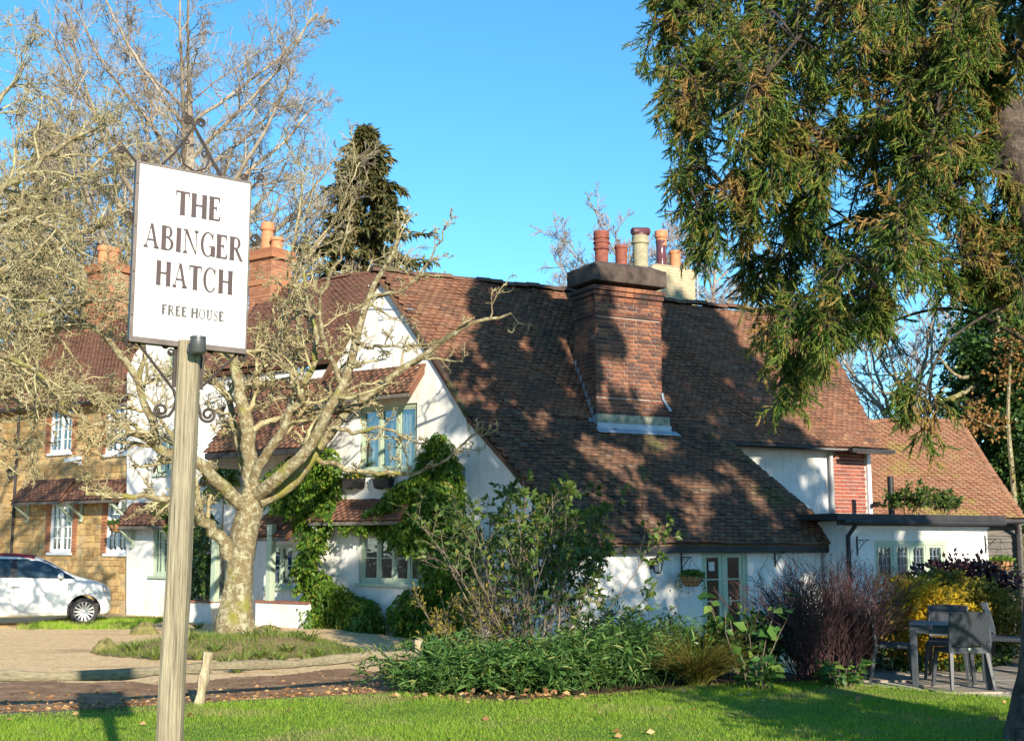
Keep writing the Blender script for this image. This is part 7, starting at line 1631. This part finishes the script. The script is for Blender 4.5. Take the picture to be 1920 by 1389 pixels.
def rock(label, px, py, rx, ry, rz, seed):
    rg = random.Random(seed); b = G(px, py, .08); b[2] = zt(b[0], b[1]); vs = []; nu_, nv_ = 18, 10
    for i in range(nv_):
        ph = math.pi * .5 * (1 - i / (nv_ - 1)) if False else math.pi * (i + .2) / nv_ * .62
        for j in range(nu_):
            th = 2 * math.pi * j / nu_; k = 1 + .12 * math.sin(3 * th + seed) + .08 * math.sin(5 * ph + 2 * th) + rg.uniform(-.03, .03); vs.append(b + V3(rx * math.sin(ph) * math.cos(th) * k, ry * math.sin(ph) * math.sin(th) * k, rz * math.cos(ph) * k - .02))
    mb = MB(); mb.add(vs, [(i * nu_ + j, i * nu_ + (j + 1) % nu_, (i + 1) * nu_ + (j + 1) % nu_, (i + 1) * nu_ + j) for i in range(nv_ - 1) for j in range(nu_)] + [tuple(range(nu_))]); o = mb.build('rock', M['moss_rock'], smooth=True); return tag(o, label, 'rock', 'mossy stones round the tree mound')
rock('round moss-covered stone at the left tip of the mound', 196, 1212, .20, .18, .20, 1); rock('large moss-covered stone left of the sign post', 270, 1180, .26, .22, .22, 2); rock('flat mossy stone just right of the tree trunk', 552, 1186, .30, .2, .12, 3); rock('low mossy stone behind the tree trunk', 505, 1172, .28, .2, .10, 4)
# grass verge by the car
N = 5000; a = r7.random(N); gx = G(200, 1150)[0] + (G(330, 1160)[0] - G(200, 1150)[0]) * a; gy = 25.2 + 3.2 * r7.random(N); b = np.stack([gx, gy, terr(gx, gy)], 1); tip = b + np.stack([r7.normal(0, .05, N), r7.normal(0, .05, N), r7.uniform(.05, .14, N)], 1); sdv = np.stack([np.full(N, .008), np.zeros(N), np.zeros(N)], 1)
tag(np_obj('verge_grass', np.stack([b - sdv, b + sdv, tip], 1).reshape(-1, 3), np.arange(3 * N).reshape(-1, 3), M['grass']), 'rough grass verge in front of the white wing wall', 'grass', kind='stuff')
for k_, (px, py) in enumerate(((212, 1130), (252, 1132), (275, 1138))): strap_tuft(px, py, .02, 300 + k_, n=34, L=.5, label='larger strap-leaved tuft at the foot of the white wing wall', mat=M['broad'], group='strap-leaved tufts by the wing wall')
# leaf litter on the strip of gravel behind the lawn and scattered leaves on the lawn
N = 1500; lx = r7.uniform(-7.5, -1.6, N); ly = lawn_edge(lx) + .08 + r7.exponential(.55, N); p = np.stack([lx, ly, terr(lx, ly) + .01], 1); x = r7.normal(size=p.shape); x[:, 2] *= .15; v, f = leaves(p, x, .06, .035, r7); tag(np_obj('leaf_litter', v, f, M['litter']), 'brown fallen leaves along the gravel behind the knee rail', 'leaves', kind='stuff')
N = 90; ly = r7.uniform(9.8, 14.5, N); lx = r7.uniform(-.4, .42, N) * ly; k = ly < lawn_edge(lx) - .1; p = np.stack([lx, ly, np.full(N, .065)], 1)[k]; x = r7.normal(size=p.shape); x[:, 2] *= .2; v, f = leaves(p, x, .065, .045, r7); tag(np_obj('fallen_leaves', v, f, M['litter']), 'fallen leaves scattered over the mown lawn', 'leaves', kind='stuff')
N = 90; c = G(950, 1312, .03); p = c + np.stack([r7.normal(-.1, .55, N), r7.normal(.12, .09, N), r7.uniform(.01, .06, N)], 1); x = r7.normal(size=p.shape); x[:, 2] *= .4; v, f = leaves(p, x, .08, .045, r7); tag(np_obj('leaf_litter', v, f, M['litter']), 'heap of brown leaves at the lawn edge under the bamboo', 'leaves', kind='stuff')

N = 9000; th = r7.uniform(0, 6.28, N); q = np.sqrt(r7.random(N)) * 1.72; mx_ = TREE_A[0] + np.cos(th) * q * 1.25; my_ = TREE_A[1] - .5 + np.sin(th) * q; kk_ = (np.sin(mx_ * 3.1) * np.sin(my_ * 2.7 + 1) + r7.normal(0, .5, N)) > -.15; mx_, my_ = mx_[kk_], my_[kk_]; N = len(mx_)
b = np.stack([mx_, my_, terr(mx_, my_)], 1); tip = b + np.stack([r7.normal(0, .05, N), r7.normal(0, .05, N), r7.uniform(.03, .13, N)], 1); an = r7.uniform(0, 6.28, N); sdv = np.stack([np.cos(an), np.sin(an), np.zeros(N)], 1) * .008
tag(np_obj('mound_grass', np.stack([b - sdv, b + sdv, tip], 1).reshape(-1, 3), np.arange(3 * N).reshape(-1, 3), M['daffodil']), 'patchy grass and low weeds on the tree mound', 'grass', kind='stuff')
# ---------------------------------------------------------------- grass and litter
rgx = np.random.default_rng(9)
N = 150000
y_ = 9.6 + (15.4 - 9.6) * rgx.random(N) ** .85; x_ = (rgx.random(N) - .5) * 2 * (.46 * y_); x_ += .05
k = y_ < lawn_edge(x_) - .01; x_, y_ = x_[k], y_[k]; z_ = terr(x_, y_) + .03; N = len(x_)
lean = rgx.normal(0, .45, (N, 2)); hgt = rgx.uniform(.018, .045, N) * (1 + .5 * np.sin(x_ * 1.7) * np.sin(y_ * 2.1)); wd = rgx.uniform(.0025, .0045, N); an = rgx.uniform(0, 6.28, N)
b = np.stack([x_, y_, z_], 1); sd = np.stack([np.cos(an), np.sin(an), np.zeros(N)], 1) * wd[:, None]; tip = b + np.stack([lean[:, 0] * hgt, lean[:, 1] * hgt, hgt], 1)
v = np.stack([b - sd, b + sd, tip], 1).reshape(-1, 3); f = np.arange(3 * N).reshape(-1, 3)
tag(np_obj('grass', v, f, M['grass']), 'short mown grass of the lawn', 'grass', kind='stuff')
